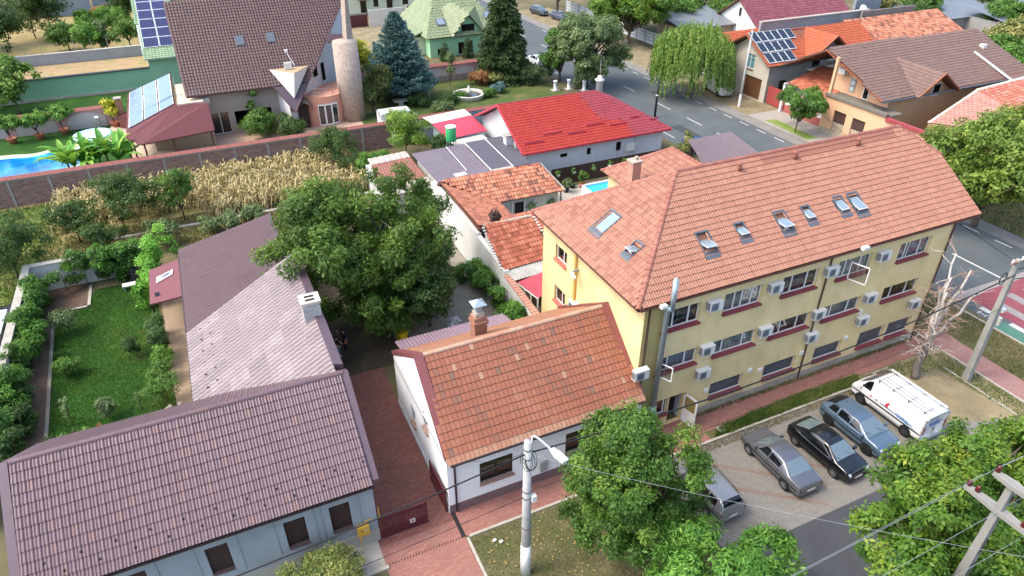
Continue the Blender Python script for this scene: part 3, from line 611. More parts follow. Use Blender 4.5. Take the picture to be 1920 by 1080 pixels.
MB().box(10.28, 11.12, 27.22, 28.03, 6.7, 6.85).build('cornice', MBR('brick_dirty', [], '', 1, 1), ch)
MB().box(10.45, 10.95, 27.38, 27.88, 7.1, 7.35).build('collar', M('mortar', '#a59a8c', .9, .15, 5, dirt='#70655a'), ch)
MB().box(10.55, 10.85, 27.48, 27.78, 7.35, 7.85).build('flue_pipe', M('zinc', '#9fb0b8', .4, .1, 3, metal=.5), ch)
q = MB(); a = (10.7, 27.63, 8.12); c4 = [(10.33, 27.26, 7.85), (11.07, 27.26, 7.85), (11.07, 28.0, 7.85), (10.33, 28.0, 7.85)]
for i in range(4): q.poly([c4[i], c4[(i + 1) % 4], a])
q.poly(c4[::-1]); q.build('cowl', M('zinc', '#9fb0b8', .4), ch)
MB().prism([(14.4, 23.4, 4.78), (14.62, 23.4, 4.78), (14.62, 23.75, 4.99), (14.4, 23.75, 4.99)], (0, 0, .06)).build('glass_tile', MG('glass_tile', '#4a5a58', .3), WH)
MB().tube([(HX0 - .01, HY1, 3.4), (HX0 - .01, HY0, 3.55)], .012).build('wall_cable', M('cable', '#22242a', .6), WH)
MB().box(11.55, 11.95, 21.68, 21.795, .75, 1.4).build('meter_cabinet', M('cab_grey', '#8f938f', .6, .06), WH)
# lean-to roof behind the white house
LT = thing('lean_to', 'low plum corrugated lean-to roof behind the white house chimney', 'lean-to', (10.5, 32, 0))
def corr(parent, pts, pitch, amp, mat, name='sheet', th=.02, along=0):
    """corrugated sheet: pts eave-left, eave-right, top-right, top-left; ribs run up the slope"""
    a, b, c, d = [np.array(p, float) for p in pts]; W = np.linalg.norm(b - a); n = max(2, int(W / pitch)) * 4
    nrm = np.cross(b - a, d - a); nrm /= np.linalg.norm(nrm); nrm = nrm if nrm[2] > 0 else -nrm
    vs_ = []
    for i in range(n + 1):
        t = i / n; off = nrm * amp * (0, 1, 1, 0)[i % 4]; vs_ += [a + (b - a) * t + off, d + (c - d) * t + off]
    vs2 = [v - nrm * th for v in vs_]; k = len(vs_)
    fs = [[2 * i, 2 * i + 2, 2 * i + 3, 2 * i + 1] for i in range(n)] + [[2 * i + k, 2 * i + 1 + k, 2 * i + 3 + k, 2 * i + 2 + k] for i in range(n)]
    fs += [[2 * i, 2 * i + k, 2 * i + 2 + k, 2 * i + 2] for i in range(n)] + [[2 * i + 1, 2 * i + 3, 2 * i + 3 + k, 2 * i + 1 + k] for i in range(n)] + [[0, 1, 1 + k, k], [2 * n, 2 * n + k, 2 * n + 1 + k, 2 * n + 1]]
    return MB().add(vs_ + vs2, fs).build(name, mat, parent)
corr(LT, [(14.4, 32.9, 2.75), (7.3, 32.9, 2.75), (7.3, 31.1, 3.2), (14.4, 31.1, 3.2)], .22, .03, M('plum_sheet', '#84707a', .5, .08, 1.5, spec=.5, dirt='#6d5c62'), 'roof_sheet')
MB().box(7.5, 14.2, 32.6, 32.7, 0, 2.74).build('wall', m_white_wall, LT); MB().box(7.5, 7.6, 31.1, 32.6, 0, 2.7).build('wall', m_white_wall, LT)
# gates across the driveway
m_gate = M('gate_maroon', '#4f1f26', .5, .08, 3, spec=.5)
def gate(name, label, loc, rz, W=2.35, H=1.5):
    g = thing(name, label, 'gate', loc, rz, 'driveway gate leaves', world=False)
    q = MB(); q.box(0, W, -.03, .03, .06, .12); q.box(0, W, -.03, .03, .55, .62); q.box(0, W, -.03, .03, H - .08, H); q.box(0, .07, -.031, .031, .06, H); q.box(W - .07, W, -.031, .031, .06, H); q.build('gate_frame', m_gate, g)
    MB().box(.07, W - .07, -.012, .012, .12, .55).build('lower_panel', m_gate, g)
    n = int((W - .14) / .1)
    for i in range(n): MB().box(.09 + i * .1, .09 + i * .1 + .065, -.012, .012, .62, H - .08).build('slat', m_gate, g)
    MB().box(.07, W - .07, -.003, .003, H - .3, H - .08).build('top_panel', m_gate, g)
    return g
g1 = gate('driveway_gate', 'closed maroon metal gate leaf with white notice on it', (3.1, 21.75, 0), 0)
MB().box(1.45, 1.72, -.035, -.013, .42, .68).build('notice', m_white, g1); MB().box(1.53, 1.64, -.037, -.0355, .5, .6).build('notice_mark', M('red_mark', '#a04a44', .7), g1)
gate('driveway_gate', 'maroon metal gate leaf swung open against the white house', (6.47, 21.9, 0), R(91), 2.3)
# ================================================================ yellow three-storey office building
m_yel = M('wall_yellow', '#dcc794', .9, .07, .5, bmp=.1, bscale=50, dirt='#b59a5e', dirt_amt=.45, dirt_scale=.35)
m_pinkt = MT('pink_tile', ['#7f5244', '#916552', '#956a57', '#9a705c'], .62, .35, '#9a6a5c', .35, .4)
m_pinkr = MT('pink_ridge', ['#875447', '#905c4f', '#986456'], .65, .35, '#8a6254', .5, 1.)
m_pvc = M('pvc_white', '#dcdcd8', .4, .03)
m_sillred = M('sill_red', '#7d3a40', .6, .06, 4)
g_win = MCL('win_pane', .13); streaks(m_yel, '#a88f58', .26, 1.1, .3)
YX0, YX1, YY0, YY1, YZ = 17.5, 39.8, 22.5, 33.5, 9.0
EXL, EXR, EYF, EYB, EZ, RZ_, RY_ = 16.85, 41.45, 22.22, 33.85, 9.05, 12.9, 28.0
YB = thing('office_building', 'yellow three storey building with pink tiled hip roof and many air conditioners', 'building', (28.6, 28, 0))
cols3 = [(18.6, 21.0), (22.55, 25.1), (26.5, 29.1), (30.55, 33.15), (35.4, 38.05)]
cols2 = [(18.6, 21.3), (22.4, 25.35), (26.35, 29.35), (30.35, 33.35), (35.25, 38.3)]
cols1 = [(22.75, 25.15), (26.7, 29.2), (30.65, 32.95), (34.4, 36.65), (36.92, 39.1)]
H3 = [(a - YX0, b - YX0, 6.98, 8.2) for a, b in cols3]; H2 = [(a - YX0, b - YX0, 4.15, 5.17) for a, b in cols2]
H1 = [(a - YX0, b - YX0, .98 if i < 3 else .82, 2.03) for i, (a, b) in enumerate(cols1)]
door = (19.95 - YX0, 20.95 - YX0, .02, 2.08); sidel = (18.7 - YX0, 19.88 - YX0, .95, 2.08)
O = (YX0, YY0, 0); U = (1, 0, 0); N = (0, -1, 0)
w = MB(); wallq(w, O, U, N, YX1 - YX0, 0, YZ, H3 + H2 + H1 + [door, sidel], .24)
OL = (YX0, YY1, 0); UL = (0, -1, 0); NL = (-1, 0, 0)
HL = [(YY1 - 31.85, YY1 - 30.45, 6.7, 7.68), (YY1 - 31.8, YY1 - 30.45, 3.72, 4.8)]
wallq(w, OL, UL, NL, YY1 - YY0, 0, YZ, HL, .24)
w.poly([(YX1, YY0, 0), (YX1, YY1, 0), (YX1, YY1, YZ), (YX1, 28, 12.5), (YX1, YY0, YZ)]); w.poly([(YX1, YY1, 0), (YX0, YY1, 0), (YX0, YY1, YZ), (YX1, YY1, YZ)])
w.build('wall', m_yel, YB)
MB().box(YX0 + 3.5, YX1, YY0 - .04, YY0 - .001, 0, .5).build('plinth', M('plinth_conc', '#a39c8e', .9, .15, 1.5, bmp=.25, dirt='#6f685c', dirt_amt=.6), YB)
MB().box(YX0, YX0 + 1.2, YY0 - .02, YY0 - .001, .0, 8.7).build('corner_strip', M('strip_olive', '#a99a66', .9, .08, .8, dirt='#8d8058'), YB)
MB().box(YX0 - .18, YX0 - .001, 29.15, 29.35, 3.0, 8.9).build('pilaster', M('strip_ochre', '#c9ab66', .9, .08, .8), YB)
cur = [M('curtain_grey', '#8e9496', .9, .15, 2), M('curtain_blue', '#7f8c96', .9, .12, 2), M('curtain_red', '#4a2f36', .9, .1, 2), None, M('curtain_pale', '#b4b8b4', .9, .12, 2)]
mul = [(.33, .74), (.3, .5, .76), (.3, .72), (.27, .72), (.27, .72)]
mul2 = [(.32, .74), (.24, .72), (.3, .72), (.26, .72), (.28, .72)]
for i, h in enumerate(H3): window(YB, O, U, N, h, mul[i], m_pvc, g_win, m_sillred, cur[(i * 2 + 3) % 5], dep=.2, sillp=.17)
for i, h in enumerate(H2): window(YB, O, U, N, h, mul2[i], m_pvc, g_win, m_sillred, cur[(i * 3 + 1) % 5], dep=.2, sillp=.17)
g_net = MG('glass_grille', '#3a434a', .25)
for i, h in enumerate(H1): window(YB, O, U, N, h, (), m_pvc, MCL('win_pane2', .08), m_sillred, M('curtain_slate', '#76828c', .9, .25, 3), dep=.2, sillp=.17)
window(YB, O, U, N, sidel, (.82,), m_pvc, g_win, m_sillred, None, dep=.2)
for h in HL: window(YB, OL, UL, NL, h, (.58,), m_pvc, g_win, M('sill_coral', '#b5665a', .7), None, dep=.2)
# open casements
def casement(x, y, z0, z1, L, ang, lab):
    c = MB(); d = Vector((math.cos(ang), math.sin(ang), 0)); n = Vector((-d.y, d.x, 0)) * .02; p0 = Vector((x, y, 0))
    for a, b, z, zz in ((0, L, z0, z0 + .05), (0, L, z1 - .05, z1), (0, .05, z0, z1), (L - .05, L, z0, z1)):
        q = [p0 + d * a - n, p0 + d * b - n, p0 + d * b + n, p0 + d * a + n]; c.prism([(v.x, v.y, z) for v in q], (0, 0, zz - z))
    o = c.build('open_casement', m_pvc, YB)
    q = [p0 + d * .05 - n * .15, p0 + d * (L - .05) - n * .15, p0 + d * (L - .05) + n * .15, p0 + d * .05 + n * .15]
    MB().prism([(v.x, v.y, z0 + .05) for v in q], (0, 0, z1 - z0 - .1)).build('pane', MCL('clear_pane'), o)
casement(18.7, 22.3, 4.2, 5.12, .8, R(-62), ''); casement(31.25, 22.3, 7.03, 8.15, 1.05, R(-70), ''); casement(36.3, 22.62, 7.03, 8.12, .7, R(38), ''); casement(19.45, 22.7, 7.03, 8.12, .7, R(30), '')
# entrance: dark hall, door leaf swung out
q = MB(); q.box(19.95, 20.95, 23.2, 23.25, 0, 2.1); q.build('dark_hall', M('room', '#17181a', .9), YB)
MB().poly([(20.94, 22.74, .02), (20.94, 23.2, .02), (20.94, 23.2, 2.08), (20.94, 22.74, 2.08)]).build('hall_wall', M('hall_white', '#b9c2c6', .8), YB)
dl = MB(); d = Vector((math.cos(R(-78)), math.sin(R(-78)), 0)); n = Vector((-d.y, d.x, 0)) * .03; p0 = Vector((20.95, 22.45, 0))
for a, b, z, zz in ((0, .95, .05, .15), (0, .95, .95, 1.05), (0, .95, 1.95, 2.05), (0, .1, .05, 2.05), (.85, .95, .05, 2.05)):
    dl.prism([((p0 + d * s + n * k).x, (p0 + d * s + n * k).y, z) for s, k in ((a, -1), (b, -1), (b, 1), (a, 1))], (0, 0, zz - z))
do = dl.build('entrance_door', m_pvc, YB)
MB().prism([((p0 + d * s + n * k).x, (p0 + d * s + n * k).y, .15) for s, k in ((.1, -.5), (.85, -.5), (.85, .5), (.1, .5))], (0, 0, .8)).build('door_panel', m_pvc, do)
MB().prism([((p0 + d * s + n * k).x, (p0 + d * s + n * k).y, 1.05) for s, k in ((.1, -.3), (.85, -.3), (.85, .3), (.1, .3))], (0, 0, .9)).build('pane', MG('glass_amber', '#8a7a48', .1), do)
MB().tube([((p0 + d * .88 - n * 2).x, (p0 + d * .88 - n * 2).y, 1.0), ((p0 + d * .78 - n * 2).x, (p0 + d * .78 - n * 2).y, 1.0)], .012, 6).build('door_handle', M('steel', '#9a9a9a', .3, metal=.8), do)
# downpipes, gutters, conduit
for x in (17.75, 29.75, 39.72): MB().tube([(x, YY0 - .2, 8.95), (x, YY0 - .07, 8.6), (x, YY0 - .07, .1)], .05).build('downpipe', M('pipe_brown', '#4a3430', .5), YB)
MB().box(EXL + .1, EXR - .1, EYF - .11, EYF - .005, EZ - .12, EZ - .02).build('gutter', M('gutter_rust', '#5a3a34', .5), YB)
MB().box(EXL + .05, EXR - .05, EYF, YY0 - .002, EZ - .16, EZ - .11).build('soffit', M('soffit_brown', '#6a4a42', .7), YB); MB().box(EXL, YX0 - .002, EYF + .01, EYB, EZ - .16, EZ - .11).build('soffit', M('soffit_brown', '#6a4a42', .7), YB)
MB().tube([(21.35, YY0 - .02, 4.0), (35.2, YY0 - .02, 4.02)], .018, 5).build('conduit', M('conduit_white', '#d8cfae', .6), YB)
for x, z in ((22.45, 1.7), (25.55, 2.1), (26.35, 1.85), (29.5, 2.1), (33.15, 2.1)): MB().box(x - .14, x + .14, YY0 - .09, YY0 - .002, z - .12, z + .12).build('wall_vent', m_pvc, YB)
MB().box(33.55, 33.7, YY0 - .14, YY0 - .002, 3.75, 4.1).build('lamp_bracket', m_pvc, YB); MB().box(31.35, 31.8, EYF - .35, EYF - .12, EZ - .02, EZ + .16).build('floodlight', m_pvc, YB); MB().box(18.0, 18.35, EYF - .35, EYF - .12, EZ - .1, EZ + .06).build('floodlight', m_pvc, YB)
# stainless flue on the front
f = MB(); f.tube([(18.62, 22.2, 2.2), (18.62, 22.2, 8.55), (18.62, 21.95, 8.75)], .15, 14); f.tube([(18.62, 22.2, .9), (18.62, 22.2, 2.2)], .19, 14); f = f.build('flue_pipe', M('zinc', '#9fb0b8', .4), YB, True)
MB().tube([(18.75, 22.03, 8.6), (18.75, 22.03, 10.35)], .14, 14).build('flue_top', M('zinc', '#9fb0b8', .4), f, True)
MB().tube([(18.75, 22.03, 10.35), (18.75, 22.03, 10.5)], [.16, .05], 14).build('flue_cap', M('zinc', '#9fb0b8', .4), f)
# --- roof
pl = lambda x0, y, x1: None
sky_front = [(22.2, 24.3, .72, 1.15), (24.63, 24.44, .55, .8), (27.45, 24.38, .72, 1.15), (29.3, 24.46, .55, .85), (31.8, 24.5, .6, .95), (32.95, 24.4, .72, 1.2)]
sp = (RZ_ - EZ) / (RY_ - EYF); cs = math.cos(math.atan(sp))
hol = []
for x, y, wd, ln in sky_front:
    b = (y - EYF) / cs; hol.append([(x - EXL - wd / 2, b - ln / 2), (x - EXL + wd / 2, b - ln / 2), (x - EXL + wd / 2, b + ln / 2), (x - EXL - wd / 2, b + ln / 2)])
RXL = EXL + (RY_ - EYF) + .0; HPY, HPZ = 25.9, EZ + sp * (25.9 - EYF)
def pink_t(ca, cb, tn, rng):
    new = (ca > 11.6) & (cb > 5.5) & (ca < 22.2); return np.where(new & (cb > 6.2), .02, np.clip(.25 + .7 * tn, 0.001, 1))
front = [(EXL, EYF, EZ), (EXR, EYF, EZ), (EXR, HPY, HPZ), (39.65, RY_, RZ_), (RXL, RY_, RZ_)]
tiles(YB, front, .28, .34, 'roman', m_pinkt, 300, 12, holes=hol, tfun=pink_t)
lsky = [(18.82, 28.48, .95, 1.35), (18.66, 25.51, .6, .8)]
spl = (RZ_ - EZ) / (RXL - EXL); csl = math.cos(math.atan(spl)); holl = []
for x, y, wd, ln in lsky:
    b = (x - EXL) / csl; a = EYB - y; holl.append([(a - wd / 2, b - ln / 2), (a + wd / 2, b - ln / 2), (a + wd / 2, b + ln / 2), (a - wd / 2, b + ln / 2)])
tiles(YB, [(EXL, EYB, EZ), (EXL, EYF, EZ), (RXL, RY_, RZ_)], .28, .34, 'roman', m_pinkt, 300, 13, holes=holl)
tiles(YB, [(EXR, EYB, EZ), (EXL, EYB, EZ), (RXL, RY_, RZ_), (39.65, RY_, RZ_), (EXR, 30.1, HPZ)], .30, .375, 'roman', m_pinkt, 0, 14)
tiles(YB, [(EXR, HPY, HPZ), (EXR, 30.1, HPZ), (39.65, RY_, RZ_)], .30, .375, 'roman', m_pinkt, 0, 15)
ridge(YB, (RXL, RY_, RZ_), (39.65, RY_, RZ_), .15, m_pinkr, .4); ridge(YB, (EXL, EYF, EZ), (RXL, RY_, RZ_), .15, m_pinkr, .4); ridge(YB, (EXL, EYB, EZ), (RXL, RY_, RZ_), .15, m_pinkr, .4); ridge(YB, (EXR, HPY, HPZ), (39.65, RY_, RZ_), .15, m_pinkr, .4); ridge(YB, (EXR, 30.1, HPZ), (39.65, RY_, RZ_), .15, m_pinkr, .4, False)
for x in (26.5, 30.55, 35.55):
    y = 27.35; z = EZ + sp * (y - EYF)
    v = MB().tube([(x, y, z), (x, y, z + .42)], .11, 12).build('roof_vent', m_pinkr, YB, True); MB().lathe([(.17, 0), (.15, .06), (.02, .14)], (x, y, z + .45), 12).build('vent_cap', m_pinkr, v)
# --- roof windows: lining box, sash tilted open, blue-grey flashing
m_flash = M('flash_slate', '#4d5862', .45, .1, 3, spec=.5); g_sky = MG('glass_sky', '#8fa0a8', .05, .35)
def roof_window(x, y, wd, ln, side, open_, lab=''):
    if side == 'front': A = Vector((1, 0, 0)); B = Vector((0, 1, sp)).normalized(); Nn = A.cross(B); P0 = Vector((x, y, EZ + sp * (y - EYF)))
    else: A = Vector((0, -1, 0)); B = Vector((1, 0, spl)).normalized(); Nn = A.cross(B); P0 = Vector((x, y, EZ + spl * (x - EXL)))
    def bx(mb, a0, a1, b0, b1, n0, n1, rot=0.):
        ps = []
        for n_ in (n0, n1):
            for a_, b_ in ((a0, b0), (a1, b0), (a1, b1), (a0, b1)):
                if rot: bb = b_ * math.cos(rot) + n_ * math.sin(rot); nn = -b_ * math.sin(rot) + n_ * math.cos(rot); ps.append(P0 + A * a_ + B * bb + Nn * (nn + .1))
                else: ps.append(P0 + A * a_ + B * b_ + Nn * n_)
        mb.add(ps, [[0, 3, 2, 1], [4, 5, 6, 7], [0, 1, 5, 4], [1, 2, 6, 5], [2, 3, 7, 6], [3, 0, 4, 7]])
    W, L = wd / 2, ln / 2; f = MB()
    for r_ in ((-W - .06, -W, -L, L), (W, W + .06, -L, L), (-W - .06, W + .06, -L - .06, -L), (-W - .06, W + .06, L, L + .1)): bx(f, *r_, -.05, .14)
    fo = f.build('roof_window', m_flash, YB)
    q = MB(); bx(q, -W - .1, W + .1, -L - .38, -L - .06, .085, .105); q.build('flashing', m_flash, fo)
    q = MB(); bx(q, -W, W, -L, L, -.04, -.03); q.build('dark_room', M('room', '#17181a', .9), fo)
    q = MB(); bx(q, -W + .01, W - .01, -L + .01, L - .01, -.025, .02, open_)
    so = q.build('sash', M('sash_grey', '#aab0b0', .4), fo)
    q = MB(); bx(q, -W + .08, W - .08, -L + .08, L - .08, .021, .03, open_); q.build('pane', g_sky, so)
    if open_: q = MB(); bx(q, -W * .45, W * .45, -L + .1, -L + .16, .0, .06); q.build('latch_bar', m_pvc, fo)
for (x, y, wd, ln), op in zip(sky_front, (.62, .5, .5, .42, .3, .3)): roof_window(x, y, wd, ln, 'front', op)
for (x, y, wd, ln), op in zip(lsky, (0., .7)): roof_window(x, y, wd, ln, 'left', op)
# --- back wing of the same building
wx0, wx1, wy1, we, wr, wrx, wry = 25.2, 32.0, 39.5, 8.0, 10.35, 28.6, 36.1
MB().box(wx0 + .4, wx1 - .4, YY1 - .1, wy1 - .4, 0, we - .05).build('wing_wall', m_yel, YB)
tiles(YB, [(wx0, wy1, we), (wx0, 31.0, we), (wrx, 31.0, wr), (wrx, wry, wr)], .30, .375, 'roman', m_pinkt, 0, 16)
tiles(YB, [(wx1, wy1, we), (wx0, wy1, we), (wrx, wry, wr)], .30, .375, 'roman', m_pinkt, 0, 17)
tiles(YB, [(wx1, 31.0, we), (wx1, wy1, we), (wrx, wry, wr), (wrx, 31.0, wr)], .30, .375, 'roman', m_pinkt, 0, 18)
ridge(YB, (wx0, wy1, we), (wrx, wry, wr), .15, m_pinkr, .4, False); ridge(YB, (wrx, 31.2, wr), (wrx, wry, wr), .15, m_pinkr, .4, False)
ch = MB().box(24.9, 25.55, 35.2, 35.85, 6.5, 10.2).build('chimney', MBR('brick_pink', ['#a8796a', '#b58674', '#9a7468'], '#b0a090', .25, .075, 'xz', 0, .012, .9, '#8f7d70', .5, 1.2), YB)
MB().box(24.82, 25.63, 35.12, 35.93, 10.2, 10.32).build('cap', M('mortar', '#a59a8c', .9), ch); MB().tube([(25.3, 35.5, 10.32), (25.3, 35.5, 10.55)], .12, 10).build('flue_pot', M('mortar', '#a59a8c', .9), ch)
# --- air conditioners: each hangs on its bracket
m_acw = M('ac_white', '#cfcfc8', .5, .04, 4, dirt='#a8a8a0', dirt_amt=.3); m_acg = M('ac_grille', '#8a9296', .6, .08); m_acd = M('ac_dark', '#5a6068', .7)
def ac_unit():
    g = thing('air_conditioner', 'x', 'air conditioner', (0, 0, 0), 0, 'outdoor units on the yellow facade', world=False)
    MB().box(-.42, .42, -.36, -.02, -.3, .3).build('casing', m_acw, g)
    MB().box(-.34, .12, -.375, -.361, -.25, .25).build('fan_grille', m_acg, g)
    MB().lathe([(.20, 0), (.20, .012)], (0, 0, 0), 20).build('fan_ring', m_acd, g)
    fr = g.children[-1]; fr.rotation_euler = (R(90), 0, 0); fr.location = (-.11, -.376, 0)
    for k in range(5): MB().box(-.435, -.421, -.33 + k * .06, -.30 + k * .06, -.22, .22).build('louvre', m_acd, g)
    for x in (-.3, .3): MB().box(x - .02, x + .02, -.34, .02, -.35, -.30).build('bracket', m_acg, g)
    MB().tube([(.38, -.03, -.2), (.5, .0, -.2), (.5, .02, .25)], .018, 5).build('hose', m_acw, g)
    return g
acs = [(21.74, 7.9, 'right of the first top floor window', 0), (25.79, 7.9, 'between second and third top floor windows', 0), (29.82, 7.9, 'beside the middle downpipe under the eaves', 0), (33.88, 7.9, 'left of the last top floor window', 0),
       (21.79, 4.97, 'beside the first middle floor window', 0), (25.82, 4.97, 'left of the third middle floor window', 0), (29.81, 4.97, 'on the middle downpipe at the middle floor', 0), (33.95, 4.95, 'left of the last middle floor window', 0),
       (21.83, 3.3, 'above the first ground floor window near the door', 0), (29.76, 3.32, 'above the ground floor window beside the middle downpipe', 0), (33.92, 3.28, 'lowest near the right end', 0), (38.46, 3.24, 'behind the bare birch at the right end', 0)]
ac0 = ac_unit()
for i, (x, z, wh, _) in enumerate(acs):
    lab = 'white air conditioner on the yellow front, ' + wh
    if i == 0: ac0.location = (x, YY0, z); ac0['label'] = lab
    else: copy_tree(ac0, (x, YY0, z), 0, lab)
copy_tree(ac0, (17.42, 22.3, 4.95), 0, 'white air conditioner hung at the corner above the white house roof end', 'outdoor units on the yellow facade')
copy_tree(ac0, (17.5, 29.0, 4.9), R(-90), 'white air conditioner on the sunny end wall above the red coping', 'outdoor units on the yellow facade')
cam_ = thing('security_camera', 'small pale camera on the yellow end wall pilaster', 'camera', (17.3, 28.9, 7.3)); MB().box(17.1, 17.49, 28.95, 29.05, 7.35, 7.45).build('bracket', m_acg, cam_); MB().tube([(17.05, 29.0, 7.3), (17.05, 28.6, 7.15)], .09, 10).build('housing', m_acw, cam_)
# ================================================================ white party wall and tiled sheds of the inner yard
m_wclay = MT('old_clay', ['#7a4434', '#a05c46', '#aa624a', '#b26e56', '#b67c64'], .75, .3, '#6f4a3c', .55, .9)
m_wclay2 = MT('worn_clay', ['#57423a', '#a4664e', '#b27258', '#be7f62', '#c69074'], .75, .3, '#54423a', .75, 1.6, .47)
m_orange = MT('orange_clay', ['#b8603f', '#c46a44', '#cc754c', '#d08055'], .7, .3, '#9a5a40', .35, .8)
m_wh2 = M('limewash', '#c9c9c3', .9, .06, .8, bmp=.2, bscale=20, dirt='#b3afa2', dirt_amt=.5, dirt_scale=.6)
PW = thing('party_wall', 'tall whitewashed wall running along the concrete yard', 'wall', (16.5, 43, 0))
q = MB(); yz = [(31.9, 2.3), (36.9, 2.7), (37.0, 3.1), (41.9, 3.4), (42.0, 3.6), (52.3, 3.6)]
q.prism([(16.35, y, z) for y, z in yz] + [(16.35, 52.3, 0), (16.35, 31.9, 0)], (.35, 0, 0)); q.build('wall_body', m_wh2, PW)
for i in range(16):
    y = 32.0 + i * .31; MB().box(16.3, 16.78, y, y + .29, 2.32 + i * .025, 2.42 + i * .025).build('coping_brick', MBR('brick_red', ['#a8705c', '#b88470', '#9c6c5a'], '#b0a294', .25, .12, 'xy', 0, .01, .85), PW)
# long shed roof (far): hip ended, front slope towards the camera
S1 = thing('far_shed', 'long tiled shed with patchy orange roof beside the flat grey roofs', 'shed', (21, 49.5, 0))
w = MB(); w.box(20.6, 26.3, 47.9, 52.0, 0, 2.7); w.build('wall', M('shed_wall', '#b4b6b0', .9, .08, .8, dirt='#8e8e86'), S1)
tiles(S1, [(20.3, 47.55, 2.85), (26.75, 47.55, 2.75), (25.5, 50.0, 4.45), (16.5, 50.0, 4.45), (16.5, 50.0, 4.45)], .26, .36, 'wave', m_wclay2, 0, 31)
tiles(S1, [(26.75, 52.6, 2.85), (16.5, 52.6, 2.85), (16.5, 50.0, 4.45), (25.5, 50.0, 4.45)], .26, .36, 'wave', m_wclay, 0, 32)
ridge(S1, (16.5, 50.0, 4.45), (25.5, 50.0, 4.45), .13, m_wclay, .38, False)
MB().prism([(26.75, 47.5, 2.85), (25.55, 50.02, 4.55), (25.55, 50.02, 4.35), (26.75, 47.5, 2.65)], (.1, 0, 0)).build('verge_strip', m_conc, S1)
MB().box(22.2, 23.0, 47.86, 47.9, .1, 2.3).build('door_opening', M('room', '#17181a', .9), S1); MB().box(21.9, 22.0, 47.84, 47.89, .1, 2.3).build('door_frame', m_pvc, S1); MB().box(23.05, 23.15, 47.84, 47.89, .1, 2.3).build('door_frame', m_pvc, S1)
MB().tube([(26.5, 47.7, 2.7), (26.5, 47.7, 0)], .06).build('post', M('post_black', '#1d1c1e', .6), S1)
# wing towards the camera: roof leans from the party wall down to the east
S2 = thing('yard_shed_wing', 'worn clay roofed shed leaning from the white party wall', 'shed', (18.4, 45.5, 0))
MB().box(16.75, 20.0, 42.2, 47.8, 0, 2.5).build('wall', M('shed_wall', '#b4b6b0', .9), S2)
tiles(S2, [(20.6, 42.6, 2.75), (20.6, 47.5, 2.8), (16.5, 50.0, 4.3), (16.5, 42.0, 3.9)], .26, .34, 'wave', m_wclay2, 0, 33, tfun=lambda a, b, t, r: np.clip(t * .75 + .1, .001, 1))
tiles(S2, [(23.2, 42.0, 2.75), (23.2, 45.6, 2.75), (20.62, 45.6, 2.72), (20.62, 42.2, 2.72)][::1], .26, .34, 'wave', m_wclay, 0, 34) if False else None
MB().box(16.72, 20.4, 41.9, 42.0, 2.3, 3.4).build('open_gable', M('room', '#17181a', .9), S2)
S3 = thing('flat_link_shed', 'low orange tiled link roof between the sheds and the yellow building', 'shed', (21.5, 43, 0))
tiles(S3, [(20.4, 41.6, 2.75), (25.0, 41.6, 2.75), (25.0, 44.4, 3.15), (20.4, 44.4, 3.15)], .26, .34, 'wave', m_wclay, 0, 35)
MB().box(20.5, 24.9, 41.9, 44.2, 0, 2.66).build('wall', M('shed_wall', '#b4b6b0', .9), S3)
# black sooty chimney
ch = thing('sooty_chimney', 'tall soot blackened brick chimney rising between the yard sheds', 'chimney', (17.6, 41.4, 0))
MB().box(17.3, 17.9, 41.15, 41.7, 2.8, 5.3).build('stack', MBR('brick_soot', ['#3a2a24', '#5a4034', '#2b211e'], '#4a403a', .25, .075, 'xz', 0, .012, .95, '#191513', .8, 1.), ch)
MB().box(17.22, 17.98, 41.07, 41.78, 5.0, 5.18).build('cornice', MBR('brick_soot', [], '', 1, 1), ch); MB().box(17.38, 17.5, 41.15, 41.7, 5.3, 5.48).build('crown_brick', MBR('brick_soot', [], '', 1, 1), ch); MB().box(17.7, 17.84, 41.15, 41.7, 5.3, 5.45).build('crown_brick', MBR('brick_soot', [], '', 1, 1), ch)
# near shed: slope to the camera, white tooth edge
S4 = thing('near_shed', 'clay tiled shed with toothed white verge above the vine covered wall', 'shed', (18.6, 39.5, 0))
MB().box(16.7, 20.6, 37.6, 41.3, 0, 3.0).build('wall', m_wh2, S4)
tiles(S4, [(16.45, 37.2, 3.05), (20.6, 37.5, 3.05), (20.1, 40.7, 4.85), (16.35, 40.7, 4.85)], .25, .40, 'rib', m_wclay, 150, 36)
MB().poly([(16.6, 37.3, 2.9), (16.6, 41.2, 2.9), (16.6, 40.7, 4.8)]).build('gable', m_wh2, S4)
for i in range(15):
    t = i / 15
    for x0 in (16.2, 20.2 + .5 * (1 - t) * .9): MB().box(x0, x0 + .16, 37.35 + t * 3.3, 37.35 + t * 3.3 + .12, 3.08 + t * 1.8, 3.17 + t * 1.8).build('verge_tile', m_wh2, S4)
ridge(S4, (16.35, 40.7, 4.85), (20.1, 40.7, 4.85), .17, M('mortar_ridge', '#a8a090', .95, .2, 5, bmp=.4, dirt='#6a6458', dirt_amt=.7, dirt_scale=3), .5, False)
